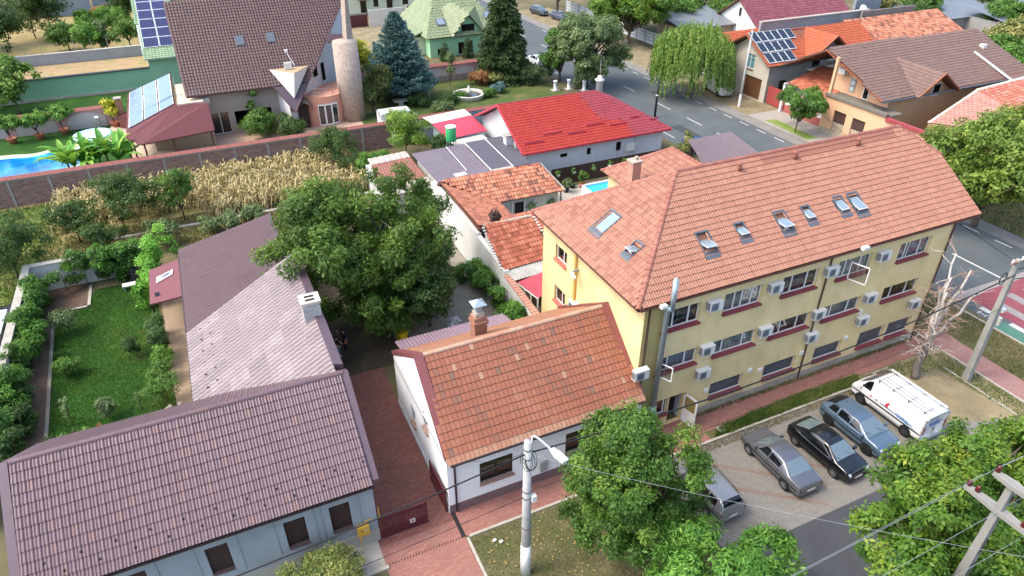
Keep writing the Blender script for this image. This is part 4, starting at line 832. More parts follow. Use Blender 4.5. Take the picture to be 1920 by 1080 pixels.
# fibre-cement strip and red polycarbonate canopy in front of it
S5 = thing('fibre_canopy', 'strip of grey corrugated fibre sheets below the near shed eave', 'canopy', (18.6, 36.9, 0))
corr(S5, [(16.75, 36.1, 2.75), (20.4, 36.3, 2.75), (20.4, 37.6, 3.0), (16.5, 37.3, 3.0)], .2, .05, M('fibre_grey', '#a5a5a0', .9, .2, 2, bmp=.2, dirt='#5d5a54', dirt_amt=.7, dirt_scale=1.), 'sheet')
MB().box(16.8, 20.3, 36.2, 36.3, 2.5, 2.68).build('beam', m_dkwood, S5)
S6 = thing('glazed_porch', 'red sheet roofed porch with white framed glazing against the yellow wall', 'porch', (18.2, 34.6, 0))
corr(S6, [(16.95, 36.1, 2.6), (17.4, 33.9, 2.5), (20.0, 33.9, 3.1), (20.0, 36.1, 3.1)], .25, .02, M('sheet_red', '#a5424e', .5, .08, 1.5, dirt='#8a3a44'), 'roof_sheet')
fr = MB(); P0, P1 = Vector((17.0, 36.05, 0)), Vector((17.42, 33.9, 0))
for t in (0, .33, .66, 1.): p = P0.lerp(P1, t); fr.box(p.x - .04, p.x + .04, p.y - .04, p.y + .04, 1.0, 2.5)
for z in (1.0, 2.42): fr.tube([P0 + Vector((0, 0, z)), P1 + Vector((0, 0, z))], .045, 4)
fr = fr.build('glazing_frame', m_pvc, S6); MB().poly([(17.04, 36, 1.05), (17.44, 33.95, 1.05), (17.44, 33.95, 2.4), (17.04, 36, 2.4)]).build('pane', MCL('clear_pane'), fr)
MB().box(17.3, 20, 33.85, 36.1, 0, .05).build('floor_slab', m_conc, S6)
# ---------------------------------------------------------------- flat metal roofs
FR = thing('flat_metal_shed', 'large shed with greyish purple corrugated metal roof and white flashings', 'shed', (21.5, 57, 0))
corr(FR, [(17.15, 53.0, 3.0), (22.3, 53.2, 3.0), (22.3, 59.95, 3.3), (16.9, 59.6, 3.3)], .26, .04, M('sheet_mauve', '#645a62', .5, .08, .8, spec=.5, dirt='#6a6068', dirt_scale=.4), 'roof_sheet')
corr(FR, [(22.35, 53.2, 3.06), (26.4, 53.4, 3.06), (26.4, 60.2, 3.36), (22.35, 60.0, 3.36)], .13, .02, M('sheet_graphite', '#4a4850', .5, .06, .8, spec=.5), 'roof_sheet')
MB().box(17.4, 26.2, 53.4, 59.6, 0, 2.9).build('wall', M('shed_wall', '#b4b6b0', .9), FR)
for x0, x1, y0, y1 in ((20.3, 20.36, 54.2, 59.6), (22.3, 22.38, 53.2, 59.9), (24.5, 24.57, 53.3, 60.0)): MB().prism([(x0, y0, 3.12), (x1, y0, 3.12), (x1, y1, 3.42), (x0, y1, 3.42)], (0, 0, .04)).build('flashing_strip', M('flash_white', '#d8d6d2', .5), FR)
MB().prism([(18.9, 53.25, 3.1), (20.1, 53.3, 3.1), (20.1, 54.0, 3.14), (18.9, 53.95, 3.14)], (0, 0, .03)).build('patch_panel', M('patch_grey', '#a3a49e', .6), FR)
MB().prism([(22.5, 52.95, 3.05), (24.6, 53.05, 3.05), (24.6, 53.5, 3.12), (22.5, 53.45, 3.12)], (0, 0, .02)).build('ridge_flashing', m_conc, FR)
RS = thing('rusty_shed', 'shed with rust brown sheet roof and peeling white edges by the big tree', 'shed', (15, 58, 0))
m_rust = M('sheet_rust', '#84584a', .7, .15, 1.2, dirt='#7d4a3a', dirt_amt=.6, dirt_scale=.6); m_wrust = M('sheet_white_rust', '#a8a298', .6, .08, 2, dirt='#a8704e', dirt_amt=.9, dirt_scale=1.4)
corr(RS, [(12.4, 55.2, 2.5), (17.0, 55.6, 2.5), (16.9, 60.2, 2.75), (13.0, 59.8, 2.75)], .3, .03, m_rust, 'roof_sheet')
corr(RS, [(13.0, 59.82, 2.78), (16.9, 60.22, 2.78), (16.9, 61.6, 2.85), (13.0, 61.2, 2.85)], .5, .03, m_wrust, 'roof_sheet'); corr(RS, [(12.2, 53.6, 2.45), (16.9, 53.2, 2.45), (17.05, 55.55, 2.6), (12.4, 55.15, 2.5)], .5, .03, m_wrust, 'roof_sheet')
MB().box(12.7, 16.8, 53.9, 60.9, 0, 2.42).build('wall', M('shed_wall', '#b4b6b0', .9), RS)
RD = thing('red_sheet_shed', 'shed with crimson corrugated roof and pale blue tin sides', 'shed', (24, 67, 0))
corr(RD, [(21.9, 63.6, 2.55), (26.6, 64.2, 2.55), (26.4, 68.2, 3.0), (21.6, 67.4, 3.0)], .28, .04, M('sheet_crimson', '#b8364a', .5, .08, 1.5, dirt='#8f2f3c'), 'roof_sheet')
corr(RD, [(21.6, 67.42, 3.02), (26.4, 68.22, 3.02), (26.3, 70.2, 3.1), (21.2, 69.4, 3.1)], .6, .02, M('sheet_cream', '#cfc9b4', .7, .08, 1.5, dirt='#a09a84'), 'roof_sheet')
MB().box(22.2, 26.3, 64.1, 69, 0, 2.5).build('wall', M('tin_blue', '#9db0b4', .5, .12, 1.2, dirt='#7f9096'), RD)
BG = thing('beige_shed', 'small beige sheet roofed shed in front of the crimson shed', 'shed', (23.5, 62.3, 0))
corr(BG, [(22.2, 60.9, 2.5), (25.9, 61.3, 2.5), (25.6, 63.3, 2.6), (21.8, 62.9, 2.6)], .4, .02, M('sheet_beige', '#b5b0a0', .6, .15, .8, dirt='#9aa8ac', dirt_amt=.7), 'roof_sheet'); MB().box(22.4, 25.6, 61.2, 63.0, 0, 2.46).build('wall', M('tin_blue', '#9db0b4', .5), BG)
TK = thing('water_tank', 'green water tank with white lid on a pole by the sheds', 'tank', (21.6, 61.6, 0))
MB().lathe([(.5, 0), (.52, .1), (.52, 1.25), (.45, 1.35)], (21.6, 61.6, 3.2), 18).build('barrel', M('tank_green', '#2f9a5c', .5, .05), TK, True); MB().lathe([(.53, 0), (.53, .1), (.3, .16)], (21.6, 61.6, 4.55), 18).build('lid', M('pvc_white', '#dcdcd8', .4), TK)
for dx, dy in ((-.35, -.35), (.35, -.35), (.35, .35), (-.35, .35)): MB().tube([(21.6 + dx, 61.6 + dy, 0), (21.6 + dx, 61.6 + dy, 3.2)], .04, 6).build('leg', M('zinc', '#9fb0b8', .4), TK)
# ================================================================ house with the red metal roof
RH = thing('red_roof_house', 'low white house with bright red metal tile roof beside the road', 'house', (35, 61.5, 0))
w = MB(); wallq(w, (27.2, 55.9, 0), (1, 0, 0), (0, -1, 0), 15.6, 0, 3.1, [(3.6, 4.4, 1.9, 2.3), (6.6, 7.1, 1.7, 2.4), (10.0, 10.6, 1.5, 2.5)], .15)
hl = [(6.2, 8.2, .6, 2.8)]; wallq(w, (27.2, 67.1, 0), (0, -1, 0), (-1, 0, 0), 11.2, 0, 3.05, hl, .15); w.poly([(27.2, 67.1, 3.05), (27.2, 55.9, 3.05), (27.2, 61.5, 5.95)])
w.poly([(42.8, 55.9, 0), (42.8, 67.1, 0), (42.8, 67.1, 3.1), (42.8, 55.9, 3.1)]); w.poly([(42.8, 67.1, 0), (27.2, 67.1, 0), (27.2, 67.1, 3.1), (42.8, 67.1, 3.1)]); w.build('wall', M('wall_pale', '#c6cacc', .9, .06, .6, dirt='#a5aaac', dirt_amt=.4), RH)
for h in [(3.6, 4.4, 1.9, 2.3), (6.6, 7.1, 1.7, 2.4), (10.0, 10.6, 1.5, 2.5)]: window(RH, (27.2, 55.9, 0), (1, 0, 0), (0, -1, 0), h, (), m_dkwood, g_dark, None)
window(RH, (27.2, 67.1, 0), (0, -1, 0), (-1, 0, 0), hl[0], (.5,), m_pvc, MG('glass_green', '#4a5a50', .1), None)
m_red1 = MT('red_metal', ['#8f2c24', '#9a2f26', '#942d25', '#a03a30'], .55, .25, '#6f2a28', .45); m_red2 = MT('faded_metal', ['#85323a', '#8c3740', '#7f2f38'], .55, .3, '#6a3036', .4)
ex0, ex1, ey0, ey1, ez, rz2, ry2 = 26.5, 43.5, 55.4, 67.6, 3.1, 6.1, 61.5
fp = [(ex0, ey0, ez), (ex1, ey0, ez), (37.6, ry2, rz2), (ex0 + .1, ry2, rz2)]
def inner(a0, a1): pass
tiles(RH, [(ex0, ey0, ez), (38.9, ey0, ez), (38.9, 57.4, 4.08), (36.4, 57.9, 4.33), (35.6, ry2, rz2), (ex0 + .1, ry2, rz2)], .25, .36, 'wave', m_red1, 0, 41, deckmat=m_redtrim)
tiles(RH, [(38.9, ey0, ez), (ex1, ey0, ez), (37.6, ry2, rz2), (35.6, ry2, rz2), (36.4, 57.9, 4.33), (38.9, 57.4, 4.08)], .25, .36, 'wave', m_red2, 0, 42, deckmat=m_redtrim)
tiles(RH, [(ex1, ey0, ez), (ex1, ey1, ez), (37.6, ry2, rz2)], .25, .36, 'wave', m_red2, 0, 43, deckmat=m_redtrim)
tiles(RH, [(ex1, ey1, ez), (ex0, ey1, ez), (ex0 + .1, ry2, rz2), (37.6, ry2, rz2)], .25, .36, 'wave', m_red2, 0, 44, deckmat=m_redtrim)
ridge(RH, (ex0 + .1, ry2, rz2), (37.6, ry2, rz2), .12, m_red2, 1.0, False); ridge(RH, (ex1, ey0, ez), (37.6, ry2, rz2), .12, m_red2, 1.0, False); ridge(RH, (ex1, ey1, ez), (37.6, ry2, rz2), .12, m_red2, 1.0, False)
m_rtrim = M('red_trim', '#a83a4a', .45)
for y0, z0, y1, z1 in ((ey0, ez, ry2, rz2), (ey1, ez, ry2, rz2)): MB().prism([(ex0 - .05, y0, z0 + .08), (ex0 - .05, y1, z1 + .08), (ex0 - .05, y1, z1 - .15), (ex0 - .05, y0, z0 - .15)], (.14, 0, 0)).build('verge_trim', m_rtrim, RH)
MB().box(ex0, ex1, ey0 - .1, ey0, ez - .1, ez + .02).build('gutter', m_rtrim, RH)
for i, (x, y) in enumerate([(27.2, 56.4), (29.5, 57.1), (32.0, 56.7), (34.4, 57.3), (36.9, 56.9), (39.6, 57.4), (41.6, 56.8)]):
    z = ez + (y - ey0) * .492 + .14; MB().box(x, x + (2.0 if i < 5 else 1.1), y - .04, y + .04, z - .06, z + .1).build('snow_rail', m_rtrim, RH)
ch = MB().box(25.9, 26.7, 57.9, 58.6, 0, 4.1).build('chimney', M('wall_pale', '#c6cacc', .9), RH); MB().box(25.82, 26.78, 57.82, 58.68, 4.1, 4.22).build('cap', m_conc, ch)
MB().box(26.9, 27.18, 59.6, 59.8, 2.1, 2.45).build('wall_lamp', m_dkwood, RH)
MB().box(38.3, 39.2, 55.45, 55.88, 1.5, 2.3).build('wall_unit', M('ac_white', '#cfcfc8', .5), RH); MB().tube([(36, 55.85, 2.75), (39.4, 55.85, 2.75), (39.4, 55.85, 1.2)], .03, 5).build('pipe', m_acg, RH)
for x in (29.0, 31.6, 34.6, 37.0): MB().tube([(x, 55.3, .4), (x, 55.3, 2.0)], .02, 5).build('wire_post', m_acg, RH)
# brown board fence beside it
FN = thing('board_fence', 'dark brown board fence along the courtyard with hanging flower pots', 'fence', (35.5, 53.6, 0))
for i in range(112):
    x = 28.6 + i * .125; MB().box(x, x + .115, 53.55, 53.58, .15, 1.95).build('board', M('board_dark', '#33221d', .7, .1, 6), FN)
for z in (.5, 1.6): MB().box(28.6, 42.6, 53.582, 53.62, z, z + .08).build('rail', M('board_dark', '#33221d', .7), FN)
# small frame pool and court things
PO = thing('frame_pool', 'rectangular above ground pool with bright blue water in the court', 'pool', (32.6, 49.6, 0))
q = MB()
for x0, x1, y0, y1 in ((30.6, 34.9, 48.0, 48.15), (30.6, 34.9, 51.0, 51.15), (30.6, 30.75, 48.15, 51.0), (34.75, 34.9, 48.15, 51.0)): q.box(x0, x1, y0, y1, 0, 1.0)
q.build('frame', M('pool_liner', '#c9d2d6', .5, .1, 5), PO); MB().box(30.75, 34.75, 48.15, 51.0, .02, .85).build('water', MG('pool_water', '#1fa5cf', .05), PO)
for k in range(4): MB().box(30.9 + k * 1.25, 30.96 + k * 1.25, 47.9, 47.99, 0, 1.02).build('leg', m_pvc, PO)
# dark ribbed roof near the road and the court
DR = thing('ribbed_carport', 'dark brown ribbed metal roof between the offices and the road', 'carport', (43, 46, 0))
corr(DR, [(38.6, 41.6, 3.0), (46.2, 41.6, 3.0), (46.2, 49.6, 4.3), (41.0, 49.6, 4.3)], .3, .05, M('sheet_umber', '#5f5257', .5, .06, 1, spec=.5), 'roof_sheet')
for x, y in ((40, 42), (46, 42), (46, 49.3), (41.3, 49.3)): MB().box(x - .08, x + .08, y - .08, y + .08, 0, 3.05 if y < 45 else 4.2).build('post', m_gut, DR)
# ================================================================ boundary walls
m_oldbrick = MBR('brick_wall_old', ['#6a4238', '#96705f', '#55352d'], '#85807c', .52, .17, 'xz', 0, .03, .95, '#8a8480', .6, 2.2, .8)
m_copb = MBR('coping_brick', ['#9a5f56', '#a87068', '#8d5850'], '#6f4d48', .12, .6, 'xy', 0, .02, .85)
m_gpost = M('conc_post', '#8d8c88', .95, .12, 2, bmp=.3, dirt='#6c6a66')
BW = thing('brick_boundary_wall', 'long old brick wall with concrete posts and red brick coping beside the corn', 'wall', (0, 70.5, 0))
for i in range(13):
    x = -24 + i * 3.22; MB().box(x + .2, x + 3.22, 70.4, 70.65, 0, 2.45).build('brick_panel', m_oldbrick, BW); MB().box(x, x + .2, 70.36, 70.68, 0, 2.45).build('post', m_gpost, BW)
MB().box(-24, 18.1, 70.36, 70.7, 2.45, 2.62).build('concrete_beam', m_gpost, BW)
MB().prism([(-24, 70.28, 2.62), (-24, 70.78, 2.62), (-24, 70.53, 2.9)], (42.1, 0, 0)).build('coping', m_copb, BW)
BW2 = thing('grey_boundary_wall', 'grey rendered boundary wall with brick coping behind the red roof', 'wall', (30, 71, 0))
for i in range(8): MB().box(18.15 + i * 3, 18.15 + i * 3 + 2.96, 70.75, 71.0, 0, 2.6).build('panel', M('render_bluegrey', '#9aa2ac', .9, .15, 1.2, bmp=.2, dirt='#7c828a', dirt_amt=.6), BW2)
MB().prism([(18.1, 70.6, 2.6), (18.1, 71.15, 2.6), (18.1, 70.87, 2.9)], (24, 0, 0)).build('coping', m_copb, BW2)
m_pink = M('wall_pink', '#b08a86', .9, .06, .8, dirt='#967672'); m_arch = M('arch_grey', '#b0a6a2', .9, .06, .8)
def arch_wall(label, x0, x1, y, h, arches, stone=0.):
    t = thing('garden_wall', label, 'wall', ((x0 + x1) / 2, y, 0)); MB().box(x0, x1, y, y + .3, 0, h).build('wall_body', m_pink, t)
    MB().prism([(x0, y - .15, h), (x0, y + .45, h), (x0, y + .15, h + .3)], (x1 - x0, 0, 0)).build('coping', m_copb, t)
    if stone: MB().box(x0, x1, y - .05, y - .002, 0, stone).build('stone_base', M('stone_mosaic', '#8d7d74', .95, .3, 6, bmp=.5, bscale=12), t)
    for a, b in arches:
        m = (a + b) / 2; r = (b - a) / 2; hs = h * .5; p = [(a, y - .03, stone), (b, y - .03, stone)] + [(m + r * math.cos(q), y - .03, hs + (h * .36) * math.sin(q)) for q in np.linspace(0, math.pi, 13)]
        MB().prism(p, (0, .028, 0)).build('arch_panel', m_arch, t)
        ring = [(m + (r + .06) * math.cos(q), y - .05, hs + (h * .36 + .06) * math.sin(q)) for q in np.linspace(0, math.pi, 13)]; MB().tube(ring, .06, 5).build('arch_moulding', m_pink, t)
arch_wall('pink garden wall with arched panel behind the pool', -24, -8.8, 90.8, 2.1, [(-14.5, -10.6), (-19.6, -15.6), (-23.8, -20.6)])
arch_wall('pink arched garden wall on stone base below the green house', 19.5, 40.5, 91.0, 2.2, [(20.5, 23.6), (24.6, 27.7), (28.7, 31.8), (32.8, 35.9), (36.9, 40)], .8)
GW = thing('green_wall', 'long sage green garden wall with dark coping', 'wall', (-15, 104.6, 0)); MB().box(-32, -4.9, 104.4, 104.7, 0, 2.7).build('wall_body', M('wall_sage', '#7fae92', .9, .05, .5, dirt='#6f9a82'), GW); MB().box(-32, -4.9, 104.25, 104.85, 2.7, 2.8).build('coping', m_gut, GW); MB().box(-32, -6, 104.2, 104.38, 0, .3).build('footing', m_conc, GW)
GW2 = thing('block_wall', 'low grey block wall with wire fence below the orchard', 'wall', (-14, 123.7, 0)); MB().box(-34, -3, 123.5, 123.75, 0, 1.5).build('wall_body', M('block_grey', '#8f9296', .95, .1, 1, bmp=.2), GW2); MB().box(-34, -3, 123.45, 123.8, 1.5, 1.6).build('cap', M('cap_pale', '#c4c2bc', .9), GW2)
for i in range(14): MB().tube([(-33 + i * 2.2, 123.9, 1.4), (-33 + i * 2.2, 123.9, 3.0)], .04, 5).build('fence_post', m_gpost, GW2)
for x0, x1, y, h, nm, lb in ((-24, -15.2, 162, 3.2, 'tin_fence', 'blue grey sheet metal fence at the back of the orchard'), (-15, -3, 164, 3.4, 'concrete_fence', 'pale grey panel fence at the back of the orchard by the red shrub')):
    t = thing(nm, lb, 'fence', ((x0 + x1) / 2, y, 0)); k = int((x1 - x0) / 1.1)
    for i in range(k): MB().box(x0 + i * 1.1, x0 + i * 1.1 + 1.08, y, y + .1, 0, h).build('panel', M('sheet_bluegrey', '#7f8b96', .6, .08, .6), t)
t = thing('orchard_hut', 'small ochre hut roof at the top edge behind the orchard', 'hut', (-6, 168, 0)); MB().box(-15, -3, 168, 173, 0, 3).build('wall', M('hut_ochre', '#b58a4a', .9), t); MB().prism([(-15.3, 167.7, 3), (-2.7, 167.7, 3), (-2.7, 173.3, 4.2), (-15.3, 173.3, 4.2)], (0, 0, .15)).build('roof', M('hut_roof', '#9a7a50', .8), t)
# ================================================================ pool garden
PG = thing('swimming_pool', 'kidney shaped swimming pool with pale rim in the left garden', 'pool', (-17.5, 80.5, 0))
rim = [(-26, 83.6), (-20.5, 84.2), (-17.5, 83.6), (-14.8, 84.6), (-12.4, 83.8), (-11.8, 81.2), (-12.6, 78.4), (-15.5, 77.3), (-19.5, 76.4), (-26, 76.0)]
def smooth(p, n=4):
    out = []; k = len(p)
    for i in range(k):
        a, b, c, d = [Vector(p[(i + j) % k]) for j in (-1, 0, 1, 2)]
        for s_ in range(n):
            t = s_ / n; out.append(tuple(.5 * ((2 * b) + (c - a) * t + (2 * a - 5 * b + 4 * c - d) * t * t + (3 * b - a - 3 * c + d) * t ** 3)))
    return out
so = smooth(rim); cx_, cy_ = -18.5, 80.3; si = [(cx_ + (x - cx_) * .9, cy_ + (y - cy_) * .82) for x, y in so]
MB().slab([(x, y, .10) for x, y in [(cx_ + (x - cx_) * 1.1, cy_ + (y - cy_) * 1.18) for x, y in so]], .09).build('deck', M('deck_sand', '#b7ab95', .9, .1, 1.5), PG)
MB().slab([(x, y, .16) for x, y in so], .1).build('rim', M('pool_rim', '#bfe0e4', .5, .05), PG)
def pool_mat():
    m, t, b = newmat('pool_blue'); p = wpos(t); n = noise(t, p, .5, 4)
    t.links.new(ramp(t, n, [(.35, S('#0c5fa8')), (.6, S('#1a86c4')), (.75, S('#59b7d8'))]), b.inputs['Base Color']); b.inputs['Roughness'].default_value = .05
    t.links.new(bump(t, noise(t, p, 4., 3), .08, .05), b.inputs['Normal']); return m
MB().poly([(x, y, .17) for x, y in si]).build('water', pool_mat(), PG)
RP = thing('round_pool', 'small round turquoise pool half hidden by the banana plants', 'pool', (-12, 87.6, 0)); MB().lathe([(2.0, 0), (2.0, .3), (1.75, .3)], (-12, 87.6, 0), 28).build('rim', M('pool_rim', '#bfe0e4', .5), RP, True); MB().poly([(-12 + 1.76 * math.cos(a), 87.6 + 1.76 * math.sin(a), .29) for a in np.linspace(0, 2 * math.pi, 28, endpoint=False)]).build('water', MG('pool_teal', '#3fb5c8', .05), RP)
sheet('pool_patio', [(-11.5, 84.8), (-9, 84.5), (-6.2, 76.8), (-6.2, 73.6), (-4, 73.6), (-4, 90), (-10.2, 90.4)], .018, M('patio', '#b9a994', .9, .1, 1.5, dirt='#9a8c78'))
SH = thing('garden_shower', 'short grey garden shower post before the pink arch', 'shower', (-11.4, 90.2, 0)); MB().box(-11.55, -11.3, 90.1, 90.3, 0, 1.3).build('post', m_gpost, SH); MB().box(-11.6, -11.2, 89.8, 90.25, 1.3, 1.42).build('head', m_pvc, SH)
BQ = thing('brick_barbecue', 'red brick barbecue chimney at the end of the pink wall', 'barbecue', (-8.6, 89.6, 0)); MB().box(-9.2, -8.1, 89.0, 90.2, 0, 1.5).build('hearth', m_copb, BQ); MB().box(-9.0, -8.4, 89.3, 90.0, 1.5, 3.3).build('stack', MBR('brick_dirty', [], '', 1, 1), BQ); MB().box(-9.1, -8.3, 89.2, 90.1, 3.3, 3.4).build('cap', m_conc, BQ)
# ================================================================ brown roofed villa
m_villa = MT('villa_tile', ['#43302f', '#4a3635', '#513c3a', '#463332'], .5, .4, '#402c2d', .35, .6)
m_taupe = M('wall_taupe', '#a19489', .9, .05, .7, dirt='#8d8177'); m_stone = M('stone_clad', '#a09286', .95, .3, 5, bmp=.8, bscale=6); m_offw = M('wall_offwhite', '#c9c9cc', .9, .05, .8); m_peachw = M('wall_peach', '#c58e76', .9, .06, .8, dirt='#ad7c66')
VI = thing('villa', 'large villa with steep brown tiled roof, stone tower and prow dormer', 'house', (8, 86, 0))
w = MB(); hv = [(1.4, 2.0 + 1.4, .2, 2.6), (4.0, 8.0, .8, 2.5)]; wallq(w, (-.9, 81.8, 0), (1, 0, 0), (0, -1, 0), 9.0, 0, 5.4, hv, .2)
w.poly([(-.9, 99, 0), (-.9, 81.8, 0), (-.9, 81.8, 5.4), (-.9, 90.8, 12.6), (-.9, 99, 5.4)]); w.poly([(-.9, 99, 0), (18, 99, 0), (18, 99, 5.4), (-.9, 99, 5.4)]); w.build('wall', m_taupe, VI)
w = MB(); a, b = Vector((8.1, 80.2, 0)), Vector((17.9, 89.6, 0)); w.poly([(8.1, 81.8, 0), (8.9, 79.4, 0), (8.9, 79.4, 3.5), (8.1, 81.8, 5.3)]); w.poly([(8.9, 79.4, 0), (18.0, 89.8, 0), (18.0, 89.8, 11.8), (8.9, 79.4, 3.4)]); w.build('diagonal_wall', m_offw, VI)
for h in hv: window(VI, (-.9, 81.8, 0), (1, 0, 0), (0, -1, 0), h, (.5,), m_pvc, g_dark, None)
MB().box(18, 18.05, 89.8, 99, 0, 9).build('side_wall', m_offw, VI)
sv = .8; zv = lambda y: 5 + (y - 81) * sv
tiles(VI, [(-1.35, 81.0, 5), (7.7, 81.0, 5), (9.3, 78.15, zv(78.15)), (18.8, 90.1, zv(90.1)), (18.8, 90.8, 12.84), (-1.35, 90.8, 12.84)], .33, .40, 'wave', m_villa, 0, 51, deckmat=m_plumdark)
tiles(VI, [(18.8, 99.6, 5.8), (-1.35, 99.6, 5.8), (-1.35, 90.8, 12.84), (18.8, 90.8, 12.84)], .33, .45, 'wave', m_villa, 0, 52, deckmat=m_plumdark)
for p0, p1 in (((-1.35, 81, 5), (-1.35, 90.8, 12.84)), ((-1.35, 99.6, 5.8), (-1.35, 90.8, 12.84)), ((9.3, 78.15, 2.72), (18.8, 90.1, 12.28)), ((7.7, 81, 5), (9.3, 78.15, 2.72))): MB().tube([p0, p1], .1, 4).build('verge_board', M('verge_brown', '#4f3a3a', .6), VI)
MB().box(-1.35, 7.7, 80.85, 80.98, 4.85, 5.05).build('gutter', M('verge_brown', '#4f3a3a', .6), VI)
MB().prism([(-1.0, 81.9, 5.3), (-1.0, 99, 5.3), (-1.0, 90.8, 12.4)], (-.1, 0, 0)).build('gable_board', M('gable_tan', '#a57a5c', .8), VI)
# prow dormer of white stone with a flat tan top
A_, B_, D_, E_ = (7.75, 82.5, 6.45), (12.1, 82.4, 6.45), (10.05, 79.9, 6.45), (9.55, 79.35, 3.85)
q = MB(); q.poly([A_, E_, D_]); q.poly([D_, E_, B_]); q.build('prow_stone', M('stone_pale', '#c9c6c2', .95, .22, 5, bmp=.6, bscale=8), VI); MB().slab([A_, D_, B_], .08).build('prow_top', M('prow_tan', '#a58e6e', .9, .15, 2), VI)
MB().box(9.35, 10.15, 81.6, 81.95, 6.5, 7.2).build('roof_ac_unit', m_acw, VI); MB().lathe([(.24, 0), (.24, .02)], (0, 0, 0), 18).build('fan_grille', m_acd, VI); VI.children[-1].matrix_basis = Matrix.Translation((9.65, 81.59, 6.85)) @ Matrix.Rotation(R(90), 4, 'X')
MB().box(.0, .85, 81.4, 81.79, 3.9, 4.5).build('wall_ac_unit', m_acw, VI); MB().lathe([(.22, 0), (.22, .02)], (0, 0, 0), 18).build('fan_grille', m_acd, VI); VI.children[-1].matrix_basis = Matrix.Translation((.3, 81.39, 4.2)) @ Matrix.Rotation(R(90), 4, 'X')
for x, y in ((5.5, 86.0), (8.9, 86.0)):
    z = zv(y); q = MB().prism([(x - .45, y - .5, z - .4 + .08), (x + .45, y - .5, z - .4 + .08), (x + .45, y + .5, z + .4 + .08), (x - .45, y + .5, z + .4 + .08)], (0, -.06, .08)).build('roof_window', m_flash, VI); MB().prism([(x - .36, y - .42, z - .336 + .17), (x + .36, y - .42, z - .336 + .17), (x + .36, y + .42, z + .336 + .17), (x - .36, y + .42, z + .336 + .17)], (0, -.01, .012)).build('pane', M('pane_sky_white', '#dfe4e8', .3, .02), q)  # panes coloured white: the sky they reflect is put into the colour
MB().tube([(10.15, 84.2, zv(84.2) + .1), (10.6, 82.6, zv(82.6) + .3)], .025, 5).build('cable', m_pvc, VI); MB().box(9.95, 10.3, 84.2, 84.5, zv(84.3) + .05, zv(84.3) + .35).build('vent_box', m_pvc, VI)
# tower, balcony and garden room
TC = (16.3, 81.3); MB().lathe([(1.5, 0), (1.4, 9.0)], (*TC, 0), 32).build('tower', m_stone, VI, True); MB().prism([(16.7, 82.0, 8.6), (17.6, 82.6, 8.6), (17.6, 82.9, 13.2), (17.2, 82.6, 13.2)], (-.1, 1.6, 0)).build('tower_top', m_stone, VI); MB().prism([(14.6, 82.4, 8.7), (16.6, 82.5, 8.5), (16.8, 84.2, 9.0), (14.8, 84.2, 9.2)], (0, 0, .12)).build('tower_roof', m_villa, VI)
arc = [(12.9 + 2.75 * math.cos(a), 82.6 + 2.75 * math.sin(a)) for a in np.linspace(R(170), R(325), 20)]
q = MB()
for i in range(19): q.poly([(*arc[i], 0), (*arc[i + 1], 0), (*arc[i + 1], 3.3), (*arc[i], 3.3)])
q.build('garden_room_wall', m_peachw, VI); MB().slab([(*p, 3.42) for p in arc] + [(17, 86, 3.42), (10.5, 84, 3.42)], .12).build('balcony_slab', m_peachw, VI)
m_steel = M('steel', '#9a9a9a', .3, metal=.8)
for z in (3.7, 4.05, 4.4): MB().tube([(*p, z) for p in arc], .025, 5).build('rail', m_steel, VI)
for p in arc[::3]: MB().tube([(*p, 3.4), (*p, 4.42)], .03, 5).build('rail_post', m_steel, VI)
for i in (10, 12, 14):
    p0, p1 = Vector((*arc[i], 0)), Vector((*arc[i + 2], 0)); o_ = (p0 + p1) / 2 - Vector((12.9, 82.6, 0)); o_ = o_.normalized() * .05
    pn = MB().prism([p0 + o_ + Vector((0, 0, .15)), p1 + o_ + Vector((0, 0, .15)), p1 + o_ + Vector((0, 0, 2.6)), p0 + o_ + Vector((0, 0, 2.6))], o_ * .6).build('french_window', m_pvc, VI); d = (p1 - p0) * .1; o2 = o_ * 1.75
    MB().poly([p0 + d + o2 + Vector((0, 0, .3)), p1 - d + o2 + Vector((0, 0, .3)), p1 - d + o2 + Vector((0, 0, 2.45)), p0 + d + o2 + Vector((0, 0, 2.45))]).build('pane', MG('glass_dusk', '#20242e', .06), pn)
dw = (Vector((18.0, 89.8, 0)) - Vector((8.9, 79.4, 0))).normalized(); nw = Vector((dw.y, -dw.x, 0))
for u0, u1, z0, z1 in ((5.5, 6.7, 4.6, 6.0), (7.3, 8.3, 3.7, 6.0)):
    p = [Vector((8.9, 79.4, 0)) + dw * u + nw * .03 + Vector((0, 0, z)) for u, z in ((u0, z0), (u1, z0), (u1, z1), (u0, z1))]; wo = MB().prism(p, nw * .05).build('window', m_pvc, VI)
    p = [Vector((8.9, 79.4, 0)) + dw * u + nw * .085 + Vector((0, 0, z)) for u, z in ((u0 + .1, z0 + .1), (u1 - .1, z0 + .1), (u1 - .1, z1 - .1), (u0 + .1, z1 - .1))]; MB().poly(p).build('pane', g_dark, wo)
cw = [(10.6 + 1.1 * math.cos(a), 2.3 + 1.0 * math.sin(a)) for a in np.linspace(0, math.pi, 9)]
q = MB()
for i in range(8): q.poly([(cw[i][0] - .4, 79.2, cw[i][1]), (cw[i + 1][0] - .4, 79.2, cw[i + 1][1]), (cw[i + 1][0], 81, cw[i + 1][1]), (cw[i][0], 81, cw[i][1])])
q.build('door_canopy', M('canopy_bronze', '#6d6054', .5), VI); MB().box(9.9, 11.0, 80.3, 80.5, 0, 2.5).build('front_door', M('door_dark', '#2a221f', .6), VI)
